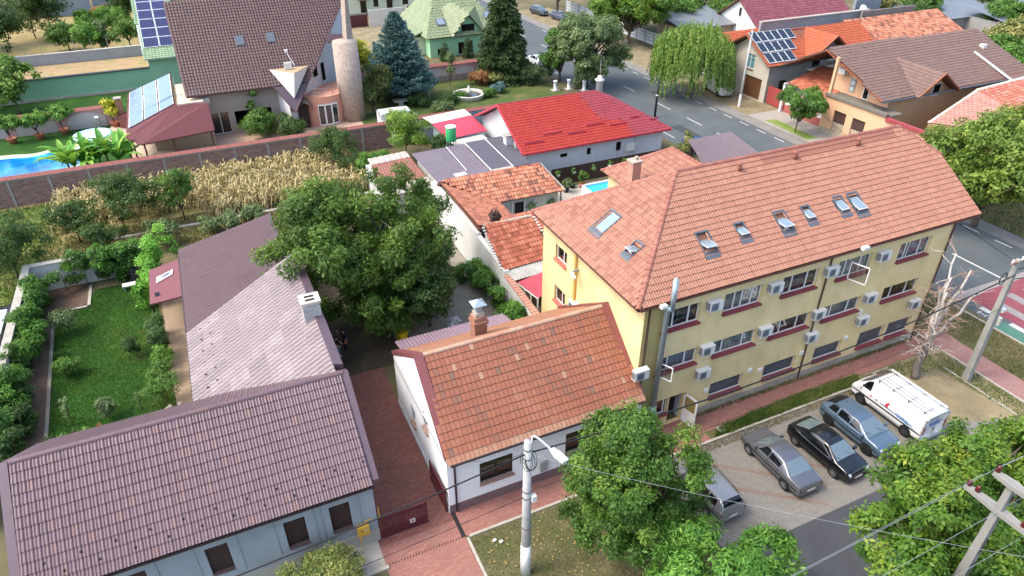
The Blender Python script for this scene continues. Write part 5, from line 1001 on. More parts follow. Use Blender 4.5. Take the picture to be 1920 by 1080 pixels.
# pergola with solar panels
PE = thing('solar_pergola', 'maroon pergola roof carrying pale reflective solar panels beside the villa', 'pergola', (-4.5, 82, 0))
m_mar = M('shingle_maroon', '#5a3034', .85, .12, 3, bmp=.3, bscale=30)
L0, L1, R1, R0 = (-7.8, 77.4, 2.7), (-7.8, 93, 2.7), (-2.6, 93, 4.5), (-2.6, 80.6, 4.5)
MB().prism([L0, R0, R1, L1], (0, 0, -.12)).build('roof_slope', m_mar, PE); MB().prism([L0, (-6.4, 74.6, 2.7), (.6, 75.9, 2.7), (.6, 79.8, 4.45), R0], (0, 0, -.12)).build('roof_slope', m_mar, PE)
MB().box(-2.4, .2, 80.2, 88, 4.2, 4.55).build('terrace_slab', M('terrace_cream', '#cdb7a2', .9, .06, 1), PE)
for y in (80.3, 83, 86): MB().tube([(-2.3, y, 4.5), (-2.3, y, 5.5)], .03, 5).build('rail_post', m_steel, PE)
MB().tube([(-2.3, 80.3, 5.5), (-2.3, 88, 5.5)], .03, 5).build('rail', m_steel, PE); MB().tube([(-2.3, 80.3, 5.5), (.1, 80.3, 5.5)], .03, 5).build('rail', m_steel, PE)
m_pv = MG('pv_sky_sheen', '#7f95ac', .14, .75); m_pvf = M('pv_frame', '#c4ccd0', .4)  # pergola cells made pale: bright sky reflection put into their base colour
for i in range(4):
    for j in range(3):
        ta, tb = j / 3 + .02, (j + 1) / 3 - .005; y0, y1 = 79.6 + i * 3.35 , 79.6 + (i + 1) * 3.35 - .12
        def pp(t, y): return (-7.6 + 4.9 * t, y + (1.0 * t if i == 0 else 0), 2.85 + 1.7 * t)
        f_ = MB().prism([pp(ta, y0), pp(tb, y0), pp(tb, y1), pp(ta, y1)], (-.02, 0, .06)).build('solar_panel', m_pvf, PE); e = .015
        MB().poly([tuple(Vector(pp(ta + e, y0 + .08)) + Vector((-.025, 0, .07))), tuple(Vector(pp(tb - e, y0 + .08)) + Vector((-.025, 0, .07))), tuple(Vector(pp(tb - e, y1 - .08)) + Vector((-.025, 0, .07))), tuple(Vector(pp(ta + e, y1 - .08)) + Vector((-.025, 0, .07)))]).build('cells', m_pv, f_)
for x, y in ((-7.4, 78), (-6.2, 75.2), (-3.5, 75.4), (.2, 76.2), (-7.4, 92)): MB().tube([(x, y, 0), (x, y, 2.65)], .09, 8).build('post', M('post_wood', '#5a4030', .7), PE)
MB().box(-5.5, .5, 79.6, 79.8, 0, 2.6).build('back_wall', M('wall_sand', '#b3a084', .9), PE)
# green tiled annex with blue solar array
AN = thing('solar_annex', 'green tiled annex roof with dark blue solar array left of the villa', 'annex', (-4, 112, 0))
e0, e1, t1, t0 = (-5.6, 103.4, 4.0), (-.8, 103.4, 4.0), (-.8, 121, 9.2), (-6.0, 121, 9.2)
MB().box(-5.2, -.9, 104, 121, 0, 3.8).build('wall', M('wall_sage', '#7fae92', .9), AN); tiles(AN, [e0, e1, t1, t0], .4, .5, 'wave', MT('green_tile', ['#6d8462', '#78906c', '#829876'], .5, .5, '#6f8a68', .3), 0, 55, deckmat=m_pvf)
sa = 5.2 / 17.6
for r_ in range(6):
    for c_ in range(2):
        x0 = -5.35 - .02 * r_ + c_ * 2.0; y0 = 106.0 + r_ * 2.45; za = lambda y: 4.0 + (y - 103.4) * sa + .16
        f_ = MB().prism([(x0, y0, za(y0)), (x0 + 1.95, y0, za(y0)), (x0 + 1.95, y0 + 2.38, za(y0 + 2.38)), (x0, y0 + 2.38, za(y0 + 2.38))], (0, 0, .05)).build('solar_panel', m_pvf, AN)
        MB().poly([(x0 + .06, y0 + .06, za(y0 + .06) + .056), (x0 + 1.89, y0 + .06, za(y0 + .06) + .056), (x0 + 1.89, y0 + 2.32, za(y0 + 2.32) + .056), (x0 + .06, y0 + 2.32, za(y0 + 2.32) + .056)]).build('cells', MBR('pv_cells', ['#15183f', '#1a1e4a', '#15183f'], '#3a4068', .33, 3.0, 'xy', 0, .03, .35), f_)
# ================================================================ green house
GN = thing('green_house', 'mint green house with pale tiled roof, gable dormer and roof window', 'house', (39, 109, 0))
m_mint = M('wall_mint', '#94c39a', .9, .05, .6, dirt='#86b08c'); m_limed = M('lime_deck', '#6f7a58', .7); m_limet = MT('lime_tile', ['#6d7958', '#768260', '#7f8a69'], .55, .45, '#8a9a78', .25)
w = MB(); hg = [(1.2, 2.2, .2, 1.2), (4.6, 5.6, .1, 1.9), (6.2, 7.0, .3, 2.0)]; wallq(w, (33.6, 103.4, 0), (1, 0, 0), (0, -1, 0), 11, 0, 3.1, hg, .15); w.poly([(33.6, 120, 0), (33.6, 103.4, 0), (33.6, 103.4, 3.1), (33.6, 120, 3.1)]); w.poly([(44.6, 103.4, 0), (44.6, 120, 0), (44.6, 120, 3.1), (44.6, 103.4, 3.1)])
w.poly([(37.3, 103.38, 3.1), (42.3, 103.38, 3.1), (39.8, 103.38, 5.9)]); w.build('wall', m_mint, GN); MB().box(31.5, 33.6, 106, 119, 0, 2.7).build('side_wing', M('wall_cream2', '#cfd2b8', .9), GN)
for h in hg: window(GN, (33.6, 103.4, 0), (1, 0, 0), (0, -1, 0), h, (.5,), m_dkwood, g_dark, None)
f_ = MB().box(38.8, 40.9, 103.3, 103.37, 3.3, 4.5).build('window', m_dkwood, GN)
for k in range(3): MB().box(38.88 + k * .68, 39.48 + k * .68, 103.28, 103.299, 3.4, 4.4).build('pane', g_dark, f_)
tiles(GN, [(33.0, 102.8, 3.0), (45.2, 102.8, 3.0), (45.2, 104, 3.95), (41.5, 111, 9.4), (37.5, 111, 9.4)], .42, .5, 'wave', m_limet, 0, 56, deckmat=m_limed)
tiles(GN, [(33.0, 119, 3.0), (33.0, 102.8, 3.0), (37.5, 111, 9.4)], .42, .5, 'wave', m_limet, 0, 57, deckmat=m_limed); tiles(GN, [(45.2, 102.8, 3), (45.2, 119, 3.0), (41.5, 111, 9.4)], .42, .5, 'wave', m_limet, 0, 58, deckmat=m_limed); tiles(GN, [(45.2, 119, 3), (33, 119, 3.0), (37.5, 111, 9.4), (41.5, 111, 9.4)], .42, .5, 'wave', m_limet, 0, 59, deckmat=m_limed)
tiles(GN, [(37.0, 107, 6.3), (37.0, 102.7, 2.9), (39.8, 102.7, 6.1), (39.8, 107, 6.1)], .42, .5, 'wave', m_limet, 0, 60, deckmat=m_limed); tiles(GN, [(42.6, 102.7, 2.9), (42.6, 107, 6.3), (39.8, 107, 6.1), (39.8, 102.7, 6.1)], .42, .5, 'wave', m_limet, 0, 61, deckmat=m_limed)
tiles(GN, [(31.0, 119.5, 2.6), (31.0, 105.5, 2.6), (33.5, 105.5, 3.6), (33.5, 119.5, 3.6)], .42, .5, 'wave', m_limet, 0, 62, deckmat=m_limed)
for x, y, z in ((36.0, 104.9, 4.72), (44.0, 105.3, 5.0)): q = MB().prism([(x - .7, y - .5, z - .4), (x + .7, y - .5, z - .4), (x + .7, y + .5, z + .42), (x - .7, y + .5, z + .42)], (0, -.08, .15)).build('roof_window', m_flash, GN); MB().prism([(x - .55, y - .4, z - .32 + .16), (x + .55, y - .4, z - .32 + .16), (x + .55, y + .4, z + .34 + .16), (x - .55, y + .4, z + .34 + .16)], (0, -.08, .02)).build('pane', g_sky, q)
# plots and house beyond
CF = thing('concrete_fence', 'white concrete panel fence on the empty plot behind the spruce', 'fence', (33.5, 128, 0))
for i in range(3): MB().box(30.6 + i * 2.4, 30.6 + i * 2.4 + 2.3, 128, 128.15, 0, 2.9).build('panel', M('panel_pale', '#c9c4ba', .9, .1, 1.5, dirt='#a59f92'), CF)
MB().box(26, 30.5, 129, 129.2, 0, 2.0).build('dark_panel', m_gate, CF)
sheet('empty_plot', rect(24, 38, 110, 128), .013, m_dry)
FH = thing('cream_house', 'cream house with two red door canopies at the top edge', 'house', (38, 146, 0)); w = MB(); hf = [(4.0, 5.2, 0.1, 2.3), (9.2, 10.4, .1, 2.3), (12.4, 13.6, 1.0, 2.4), (6.6, 7.6, 1.0, 2.4)]; wallq(w, (28, 140, 0), (1, 0, 0), (0, -1, 0), 16, 0, 4.5, hf, .15); w.build('wall', M('wall_cream2', '#cfc4a4', .9), FH)
for h in hf: window(FH, (28, 140, 0), (1, 0, 0), (0, -1, 0), h, (.5,), m_dkwood, g_dark, None)
for x in (31.5, 36.7): MB().prism([(x, 138.6, 2.6), (x + 2.2, 138.6, 2.6), (x + 2.2, 140, 3.1), (x, 140, 3.1)], (0, 0, .08)).build('door_canopy', M('canopy_red', '#6f2f2c', .7), FH)
MB().prism([(27.5, 139.5, 4.5), (44.5, 139.5, 4.5), (44.5, 148, 7.5), (27.5, 148, 7.5)], (0, 0, .15)).build('roof', M('roof_brown2', '#7d5a50', .7), FH)
# ================================================================ houses across the road
m_otile = MT('orange_tile', ['#98482a', '#9e4e2e', '#a45533', '#9a4a2b'], .6, .4, '#9a5234', .3, .8)
GHs = thing('garage_house', 'grey gabled house with brown garage door, solar panels and orange roof', 'house', (73, 69, 0))
m_gside = M('render_dim', '#8f8f8c', .95, .1, 1, bmp=.2, dirt='#7d7d7a'); m_gfront = M('render_stone', '#b5afa0', .95, .1, 1, bmp=.2, dirt='#98927f')
w = MB(); hf = [(3.9, 7.1, .05, 2.7), (.9 + 3.2, 2.1 + 3.9, 3.7, 5.4)]; hgar = (3.9, 7.1, .05, 2.7)
wallq(w, (65, 73.2, 0), (0, -1, 0), (-1, 0, 0), 8.0, 0, 4.85, [hgar, (3.6, 5.2, 3.55, 4.85)], .3); w.build('front_wall', m_gfront, GHs)
MB().poly([(65, 73.2, 4.85), (65, 69.6, 4.85), (65, 69.6, 5.3), (65, 68.0, 5.3), (65, 68.0, 4.85), (65, 65.2, 4.85), (65, 69.4, 7.35)]).build('front_gable', m_gfront, GHs)
w = MB(); hs = [(2.0, 3.2, 1.4, 2.6), (6.8, 7.8, 2.0, 2.7), (5.2, 6.3, 4.0, 5.0)]; wallq(w, (65, 65.2, 0), (1, 0, 0), (0, -1, 0), 18, 0, 4.85, hs[:2], .2); w.poly([(70.6, 65.2, 4.85), (77.5, 65.2, 4.85), (74.0, 65.2, 7.2)]); w.build('side_wall', m_gside, GHs)
window(GHs, (65, 65.2, 0), (1, 0, 0), (0, -1, 0), hs[0], (.5,), m_dkwood, g_dark, None); window(GHs, (65, 65.2, 0), (1, 0, 0), (0, -1, 0), hs[1], (), m_dkwood, g_dark, None)
w = window(GHs, (65, 73.2, 0), (0, -1, 0), (-1, 0, 0), (3.6, 5.2, 3.55, 5.3), (.5,), m_pvc, MG('glass_teal', '#4f7f8a', .1), M('sill_tan', '#8d7468', .7))
g_ = MB().box(65.2, 65.26, 66.1, 69.3, .05, 2.7).build('garage_door', M('garage_brown', '#5f4028', .6, .1, 4), GHs)
for i in range(4):
    for j in range(6): MB().box(65.17, 65.199, 66.16 + i * .78, 66.16 + i * .78 + .72, .1 + j * .43, .1 + j * .43 + .38).build('door_panel', M('garage_brown', '#5f4028', .6), g_)
MB().prism([(71.2, 64.2, 3.55), (76.6, 64.2, 3.55), (76.6, 65.19, 3.55), (71.2, 65.19, 3.55)], (0, 0, .18)).build('balcony', m_gfront, GHs); MB().box(72.0, 73.2, 65.15, 65.19, 3.75, 6.0).build('balcony_door', g_dark, GHs); MB().box(74.4, 75.3, 64.85, 65.18, 4.3, 5.0).build('wall_ac_unit', m_acw, GHs)
tiles(GHs, [(64.2, 64.6, 4.75), (70.2, 64.6, 4.75), (72.6, 67.2, 6.2), (74.0, 69.4, 7.55), (64.2, 69.4, 7.55)], .4, .42, 'wave', m_otile, 0, 71); tiles(GHs, [(77.5, 64.6, 4.75), (83.5, 64.6, 4.75), (83.5, 69.4, 7.55), (74.2, 69.4, 7.55), (75.5, 67, 6.1)], .4, .42, 'wave', m_otile, 0, 72)
tiles(GHs, [(83.5, 74.2, 4.75), (64.2, 74.2, 4.75), (64.2, 69.4, 7.55), (83.5, 69.4, 7.55)], .4, .42, 'wave', m_otile, 0, 73)
tiles(GHs, [(70.3, 69.4, 4.9), (70.3, 64.0, 4.9), (74.0, 64.0, 7.6), (74.0, 69.6, 7.6)], .4, .42, 'wave', m_otile, 0, 74); tiles(GHs, [(77.7, 64.0, 4.9), (77.7, 69.4, 4.9), (74.0, 69.6, 7.6), (74.0, 64.0, 7.6)], .4, .42, 'wave', m_otile, 0, 75)
ridge(GHs, (64.2, 69.4, 7.55), (83.5, 69.4, 7.55), .13, m_otile, .5, False); ridge(GHs, (74, 64, 7.6), (74, 69.4, 7.6), .13, m_otile, .5, False)
for p0, p1 in (((64.15, 64.6, 4.8), (64.15, 69.4, 7.62)), ((64.15, 74.2, 4.8), (64.15, 69.4, 7.62)), ((70.3, 63.95, 4.95), (74, 63.95, 7.66)), ((77.7, 63.95, 4.95), (74, 63.95, 7.66))): MB().tube([p0, p1], .1, 4).build('verge_board', M('verge_rust', '#8a5238', .6), GHs)
sg = 2.8 / 4.8; zg = lambda y: 4.75 + (y - 64.6) * sg + .16
m_pv2 = MG('pv_slate', '#232a38', .12, .1)
for r_ in range(3):
    for c_ in range(6 - r_):
        x0 = 64.5 + c_ * 1.12; y0 = 68.0 - (2 - r_) * 0 - r_ * 1.55
        f_ = MB().prism([(x0, y0, zg(y0)), (x0 + 1.07, y0, zg(y0)), (x0 + 1.07, y0 + 1.42, zg(y0 + 1.42)), (x0, y0 + 1.42, zg(y0 + 1.42))], (0, -.02, .05)).build('solar_panel', m_pvf, GHs)
        MB().poly([(x0 + .05, y0 + .05, zg(y0 + .05) + .065), (x0 + 1.02, y0 + .05, zg(y0 + .05) + .065), (x0 + 1.02, y0 + 1.37, zg(y0 + 1.37) + .065), (x0 + .05, y0 + 1.37, zg(y0 + 1.37) + .065)]).build('cells', m_pv2, f_)
t = thing('yard_gate', 'red wooden yard gate beside the grey garage house', 'gate', (65.3, 63.6, 0))
for i in range(16): MB().box(65.25, 65.3, 62.0 + i * .19, 62.0 + i * .19 + .18, .1, 2.3).build('board', M('gate_red', '#9a4440', .7, .08, 3), t)
# low orange roofs behind the willow
OB = thing('orange_roof_house', 'low house with orange roof half hidden behind the willow', 'house', (70, 79, 0)); MB().box(65.6, 76, 75.5, 82, 0, 3.2).build('wall', m_gside, OB)
tiles(OB, [(65, 74.9, 3.6), (77, 74.9, 3.6), (77, 78.6, 5.6), (65, 78.6, 5.6)], .42, .45, 'wave', m_otile, 0, 76); tiles(OB, [(77, 82.4, 3.2), (65, 82.4, 3.2), (65, 78.6, 5.6), (77, 78.6, 5.6)], .42, .45, 'wave', m_otile, 0, 77)
BK = thing('bare_wall', 'tall stained grey rendered wall behind the orange roofs', 'wall', (84, 78, 0)); MB().box(74, 95, 77.5, 77.9, 0, 6.6).build('wall_body', M('render_stained', '#8d8f92', .95, .12, 1, dirt='#5a5c60', dirt_amt=.7, dirt_scale=.5), BK); MB().box(74, 95, 77.4, 78.0, 6.6, 6.75).build('cap', m_conc, BK)
# small white house with red base
SW = thing('small_white_house', 'small white house with red base and mossy clay roof by the young walnut', 'house', (68, 58.8, 0)); w = MB(); wallq(w, (65, 61.6, 0), (0, -1, 0), (-1, 0, 0), 6.2, 0, 3.4, [], .15); w.poly([(65, 61.6, 0), (72, 61.6, 0), (72, 61.6, 4.6), (65, 61.6, 3.4)][::-1]); w.build('wall', m_white_wall, SW)
MB().box(64.96, 64.999, 55.42, 61.6, 0, .95).build('red_base', M('base_red', '#a05a52', .9, .1, 2), SW); MB().box(64.95, 64.998, 57.0, 60.4, 2.5, 2.75).build('ornament_band', M('band_pink', '#c08a84', .8), SW)
MB().prism([(64.96, 56.4, 2.0), (64.96, 56.0, 1.55), (64.96, 56.4, 1.1), (64.96, 56.8, 1.55)], (.035, 0, 0)).build('diamond_ornament', M('band_pink', '#c08a84', .8), SW)
tiles(SW, [(64.7, 61.8, 3.4), (64.7, 55.4, 3.4), (70.0, 55.4, 5.0), (70.0, 61.8, 5.0)], .4, .42, 'wave', m_wclay, 0, 78); MB().box(64.5, 64.68, 55.4, 61.8, 3.3, 3.45).build('gutter', M('gutter_slate', '#5d666c', .5), SW)
MB().tube([(64.7, 55.5, 3.3), (64.8, 55.5, 0)], .06, 6).build('downpipe', M('gutter_slate', '#5d666c', .5), SW)
t = thing('white_carport', 'white post and beam frame beside the small white house', 'carport', (64.6, 62, 0)); MB().box(64.5, 64.75, 61.7, 61.95, 0, 3.3).build('post', m_pvc, t); MB().box(64.5, 67.5, 61.7, 61.95, 3.3, 3.5).build('beam', m_pvc, t)
# peach house with brown roof
PH = thing('peach_house', 'peach house with wide brown tiled roof, stone terrace and dormer', 'house', (76, 52, 0))
m_peach = M('wall_apricot', '#d0a684', .9, .05, .7, dirt='#b9906f'); m_peach2 = M('wall_sandbrown', '#b5906c', .9, .06, .7)
w = MB(); hp = [(55.2 - 53.6, 55.2 - 51.9, .2, 2.75), (55.2 - 51.0, 55.2 - 49.3, .2, 2.7), (55.2 - 45.6, 55.2 - 44.2, 1.2, 2.5)]
wallq(w, (64.3, 55.2, 0), (0, -1, 0), (-1, 0, 0), 13.2, 0, 3.6, hp, .3); w.poly([(64.3, 47.0, 3.6), (64.3, 55.2, 3.6), (64.3, 55.2, 4.0), (64.3, 47, 4.0)][::-1]); w.poly([(64.3, 55.2, 0), (67, 55.2, 0), (67, 55.2, 4), (64.3, 55.2, 4)][::-1]); w.build('ground_floor_wall', m_peach, PH)
for a, b, c, d in hp:
    if c < 1: MB().box(64.45, 64.58, 55.2 - b, 55.2 - a, .2, 1.4).build('stone_panel', M('stone_rubble', '#a09680', .95, .3, 5, bmp=.6, bscale=8), PH)
    q = MB().box(64.5, 64.54, 55.2 - b, 55.2 - a, max(c, 1.4), d).build('window_shutter', M('shutter_dark', '#4a3832', .6), PH)
    for k in range(9): z = max(c, 1.4) + .02 + k * (d - max(c, 1.4)) / 9; MB().box(64.47, 64.499, 55.2 - b + .03, 55.2 - a - .03, z, z + .1).build('slat', M('shutter_dark', '#4a3832', .6), q)
MB().box(64.24, 64.299, 47, 55.2, 0, .5).build('stone_base', M('stone_rubble', '#a09680', .95), PH); MB().box(64.1, 64.6, 42, 47.0, 3.6, 3.95).build('red_coping', M('coping_crimson', '#8f3f42', .6), PH)
MB().box(64.1, 64.6, 47.0, 55.3, 4.0, 4.3).build('terrace_parapet', M('stone_gravel', '#6d685e', .95, .3, 6, bmp=.6, bscale=10), PH); MB().box(64.3, 66.6, 47, 55.2, 3.9, 4.02).build('terrace_floor', M('stone_gravel', '#9a9488', .95), PH)
w = MB(); w.poly([(66.6, 56.5, 4), (66.6, 49, 4), (66.6, 49, 5.3), (66.6, 56.5, 8.0)]); w.build('upper_wall', m_peach, PH); w = MB(); w.poly([(64.3, 49, 0), (88, 49, 0), (88, 49, 5.2), (66.6, 49, 5.2), (66.6, 49, 4), (64.3, 49, 4)]); w.poly([(69.8, 48.98, 5.2), (75.4, 48.98, 5.2), (72.6, 48.98, 7.1)]); w.poly([(88, 49, 0), (88, 62, 0), (88, 62, 5), (88, 57, 8), (88, 49, 5.2)]); w.build('side_wall', m_peach2, PH)
for y0, y1, z0, z1, nm in ((53.6, 54.3, 4.4, 6.4, 'glass_block_window'), (51.6, 52.4, 4.1, 6.2, 'terrace_door'), (49.4, 51.0, 4.6, 5.7, 'gable_window')):
    q = MB().box(66.52, 66.59, y0, y1, z0, z1).build(nm, m_pvc if 'block' not in nm else m_gpost, PH)
    for k in range(3 if 'block' in nm else 1):
        zz = (z1 - z0) / (3 if 'block' in nm else 1); MB().box(66.5, 66.519, y0 + .1, y1 - .1, z0 + k * zz + .1, z0 + (k + 1) * zz - .1).build('pane', MG('glass_pale', '#b9c6ca', .2) if 'block' in nm else g_dark, q)
MB().box(64.35, 64.65, 54.8, 55.1, 4, 8.2).build('corner_post', m_peach, PH); MB().box(65.9, 66.5, 54.9, 55.8, 6.1, 6.7).build('wall_ac_unit', m_acw, PH)
for x0 in (70.6, 72.9): q = MB().box(x0, x0 + 1.3, 48.9, 48.97, 4.5, 5.9).build('window', m_pvc, PH); MB().box(x0 + .12, x0 + 1.18, 48.88, 48.899, 4.62, 5.78).build('pane', g_dark, q)
m_brt = MT('brown_tile', ['#665046', '#6d574d', '#725d52', '#695248'], .55, .4, '#6f564c', .25, .5)
tiles(PH, [(64.4, 48.2, 5.2), (69.6, 48.3, 5.2), (72.5, 52.2, 6.7), (75.6, 48.3, 5.2), (89.5, 48.4, 5.2), (89.5, 57.2, 8.4), (64.9, 57.2, 8.4)], .42, .45, 'wave', m_brt, 0, 81); tiles(PH, [(89.5, 63.5, 5.2), (64.9, 63.5, 5.2), (64.9, 57.2, 8.4), (89.5, 57.2, 8.4)], .42, .45, 'wave', m_brt, 0, 82)
tiles(PH, [(69.4, 52.8, 5.3), (69.4, 47.8, 5.1), (72.6, 47.8, 7.25), (72.6, 54.0, 7.25)], .42, .45, 'wave', m_brt, 0, 83); tiles(PH, [(75.8, 47.8, 5.1), (75.8, 52.8, 5.3), (72.6, 54.0, 7.25), (72.6, 47.8, 7.25)], .42, .45, 'wave', m_brt, 0, 84)
tiles(PH, [(84.4, 46.2, 4.45), (90, 46.2, 4.45), (90, 48.5, 5.25), (84.4, 48.5, 5.25)], .42, .45, 'wave', m_brt, 0, 85)
ridge(PH, (64.9, 57.2, 8.4), (89.5, 57.2, 8.4), .13, m_brt, .5, False); ridge(PH, (72.6, 47.8, 7.25), (72.6, 54, 7.25), .13, m_brt, .5, False); MB().box(64.4, 89.5, 48.05, 48.19, 5.05, 5.2).build('gutter', M('gutter_slate', '#5d666c', .5), PH)
for p0, p1 in (((64.4, 48.2, 5.25), (64.85, 57.2, 8.45)), ((69.4, 47.75, 5.15), (72.6, 47.75, 7.3)), ((75.8, 47.75, 5.15), (72.6, 47.75, 7.3))): MB().tube([p0, p1], .1, 4).build('verge_board', M('verge_rust', '#8a5238', .6), PH)
MB().prism([(84.2, 47.5, 5.1), (84.45, 47.5, 5.1), (84.45, 53, 7.1), (84.2, 53, 7.1)], (0, 0, .12)).build('white_flashing', m_pvc, PH); MB().box(86.5, 87.1, 53.5, 54.1, 7.0, 7.6).build('vent', m_pvc, PH)
# pink roofed house at the right edge
PK = thing('pink_hip_house', 'hip roofed house with pink and orange tiles and white ridge at right edge', 'house', (80, 44, 0))
Lc, Fc, Ap, Rr, Fr_ = (68.5, 45.2, 3.3), (76.5, 36.5, 3.3), (77.0, 46.6, 5.3), (94, 48.2, 5.3), (96, 38.5, 3.3)
tiles(PK, [Lc, Fc, Ap], .42, .45, 'wave', MT('pink_pale_tile', ['#a07466', '#a87e70', '#b08878'], .65, .35, '#a87a6a', .3), 0, 86); tiles(PK, [Fc, Fr_, Rr, Ap], .42, .45, 'wave', MT('coral_tile', ['#9a5642', '#a25e4a', '#a86852', '#b8907f'], .65, .35, '#a0604c', .3), 0, 87)
MB().prism([Lc, Fc, Fr_, (96, 47.6, 3.3), (78, 46.2, 3.3)], (0, 0, -3.3)).build('wall', m_peach2, PK)
m_wr = M('ridge_white', '#d2cabc', .8, .06, 3); ridge(PK, Ap, Rr, .2, m_wr, .5, False); ridge(PK, Lc, Ap, .16, m_wr, .5, False); ridge(PK, Fc, Ap, .16, MT('coral_tile', [], .1), .5, False)
# farther roofs
OR_ = thing('old_tile_house', 'old house with worn mottled orange roof behind the brown roof', 'house', (101, 75, 0)); MB().box(94, 107, 71.5, 78, 0, 3.6).build('wall', m_gside, OR_); tiles(OR_, [(88, 70.5, 3.8), (108, 70.5, 3.8), (108, 76, 6.0), (88, 76, 6.0)], .5, .5, 'wave', m_wclay2, 0, 88); MB().box(92, 103, 76.2, 76.5, 0, 6.9).build('rear_wall', M('wall_dim', '#77716c', .95, .15, 1), OR_)
TW = thing('white_gable_house', 'white gabled house with dark red metal roof at the top right', 'house', (95, 93, 0)); w = MB(); w.poly([(82, 96, 0), (82, 86.5, 0), (82, 86.5, 3.6), (82, 91.2, 6.8), (82, 96, 3.6)]); w.poly([(82, 86.5, 0), (104, 86.5, 0), (104, 86.5, 3.6), (82, 86.5, 3.6)]); w.build('wall', m_white_wall, TW)
q = MB().box(81.9, 81.99, 90.6, 91.2, 4.4, 5.7).build('attic_window', m_gpost, TW); MB().box(81.88, 81.899, 90.7, 91.1, 4.5, 5.6).build('pane', g_dark, q); MB().box(81.9, 81.99, 88.4, 90.4, .3, 2.6).build('door', m_pvc, TW)
tiles(TW, [(81.4, 85.8, 3.4), (102, 85.8, 3.4), (102, 91.2, 7.0), (81.4, 91.2, 7.0)], .5, .5, 'wave', MT('wine_tile', ['#6f3a40', '#7d444a', '#84494e'], .5, .4, '#5a3036', .2), 0, 89); tiles(TW, [(102, 96.6, 3.4), (81.4, 96.6, 3.4), (81.4, 91.2, 7), (102, 91.2, 7)], .5, .5, 'wave', MT('wine_tile', [], .5), 0, 90)
t = thing('satellite_dish', 'white satellite dish on the dark wall behind the red roof', 'dish', (103, 85.7, 4)); MB().lathe([(.05, 0), (.5, .08), (.9, .22)], (0, 0, 0), 20).build('bowl', m_pvc, t); t.children[-1].matrix_basis = Matrix.Translation((103, 85.5, 4.5)) @ Matrix.Rotation(R(60), 4, 'X') ; MB().tube([(103, 86.4, 4.5), (103, 85.6, 4.5)], .05, 6).build('arm', m_acg, t)
MB().box(102.2, 108, 86.4, 87, 0, 6.0).build('annex_wall', M('wall_slate', '#7d858d', .9), TW)
for i, (x, y, lb) in enumerate([(112, 80, 'pale blue grey sheet roof of a barn at the top right'), (122, 72, 'second blue grey barn roof at the right beyond the bushes')]):
    t = thing('barn', lb, 'barn', (x + 9, y, 0)); MB().box(x, x + 18, y, y + 8, 0, 3).build('wall', m_gside, t); corr(t, [(x - .5, y - .5, 3.0), (x + 18.5, y - .5, 3.0), (x + 18.5, y + 8.5, 4.6), (x - .5, y + 8.5, 4.6)], .6, .06, M('sheet_bluegrey2', '#666f78', .5, .08, .6), 'roof_sheet')
# fences and sheds along the far road edge
FF = thing('panel_fence', 'pale concrete panel fence beyond the parked estate cars', 'fence', (70, 100, 0))
for i in range(14):
    y = 91 + i * 2.5; MB().box(69.3, 69.4, y, y + 2.3, 0, 1.9).build('panel', M('panel_bluewhite', '#b0b8bc', .9, .08, 1), FF); MB().box(69.25, 69.5, y + 2.3, y + 2.5, 0, 2.1).build('post', m_gpost, FF)
    for z in (.5, 1.0, 1.5): MB().box(69.26, 69.3, y, y + 2.3, z, z + .1).build('rail', m_gpost, FF)
LH = thing('low_tin_house', 'low house with tin roof behind the far fence', 'house', (78, 96, 0)); MB().box(72, 84, 92, 99, 0, 3).build('wall', M('wall_tan2', '#9a8672', .9), LH); MB().prism([(71.4, 91.4, 3), (84.5, 91.4, 3), (84.5, 99.5, 4.4), (71.4, 99.5, 4.4)], (0, 0, .12)).build('roof', M('tin_roof', '#6d7375', .5), LH)
# ================================================================ vegetation
bark = M('bark', '#5d5248', .95, .25, 6, bmp=.6, bscale=18); bark_d = M('bark_dark', '#3f352c', .95, .25, 6, bmp=.6, bscale=18)
L_wal = ML('leaf_walnut', ['#2c451a', '#3d5a20', '#527228', '#6d8a34']); L_wal2 = ML('leaf_walnut_yellow', ['#2c4a1c', '#3f6420', '#557a26', '#6d882c', '#98a038'])
L_str = ML('leaf_maple', ['#2a461a', '#3d6022', '#557a2c', '#84953c']); L_light = ML('leaf_bright', ['#345c20', '#4a7a2b', '#68963a', '#8ab44e'])
L_dk = ML('leaf_dark', ['#243a1c', '#304a22', '#40602c', '#55743a']); L_mid = ML('leaf_mid', ['#31501f', '#436828', '#5a8234', '#7a9c48'])
L_sage = ML('leaf_sage', ['#46583a', '#5a6e46', '#728656', '#909e72']); L_yel = ML('leaf_yellow', ['#7a8a20', '#a0a828', '#c4bc30', '#d8cc48'])
L_spr = ML('leaf_spruce', ['#34504e', '#466664', '#5f827e', '#82a09a'], .08); L_con = ML('leaf_conifer', ['#1f3018', '#2c4020', '#3c5228', '#52663a'], .1)
L_wil = ML('leaf_willow', ['#3f5c24', '#56782f', '#739444', '#98ac5a']); L_vine = ML('leaf_vine', ['#274a1a', '#3a6424', '#54822e', '#78a83c'])
L_red = ML('leaf_rust', ['#6d4a2c', '#8f5f3a', '#a8764a', '#b58a5c']); L_tan = ML('leaf_dry', ['#857448', '#a39262', '#bcac80', '#d0c298'], .25, .8); L_oliv = ML('leaf_olive', ['#4f5a30', '#6a7440', '#8f8f50', '#b5a868'])
rg = random.Random(7)
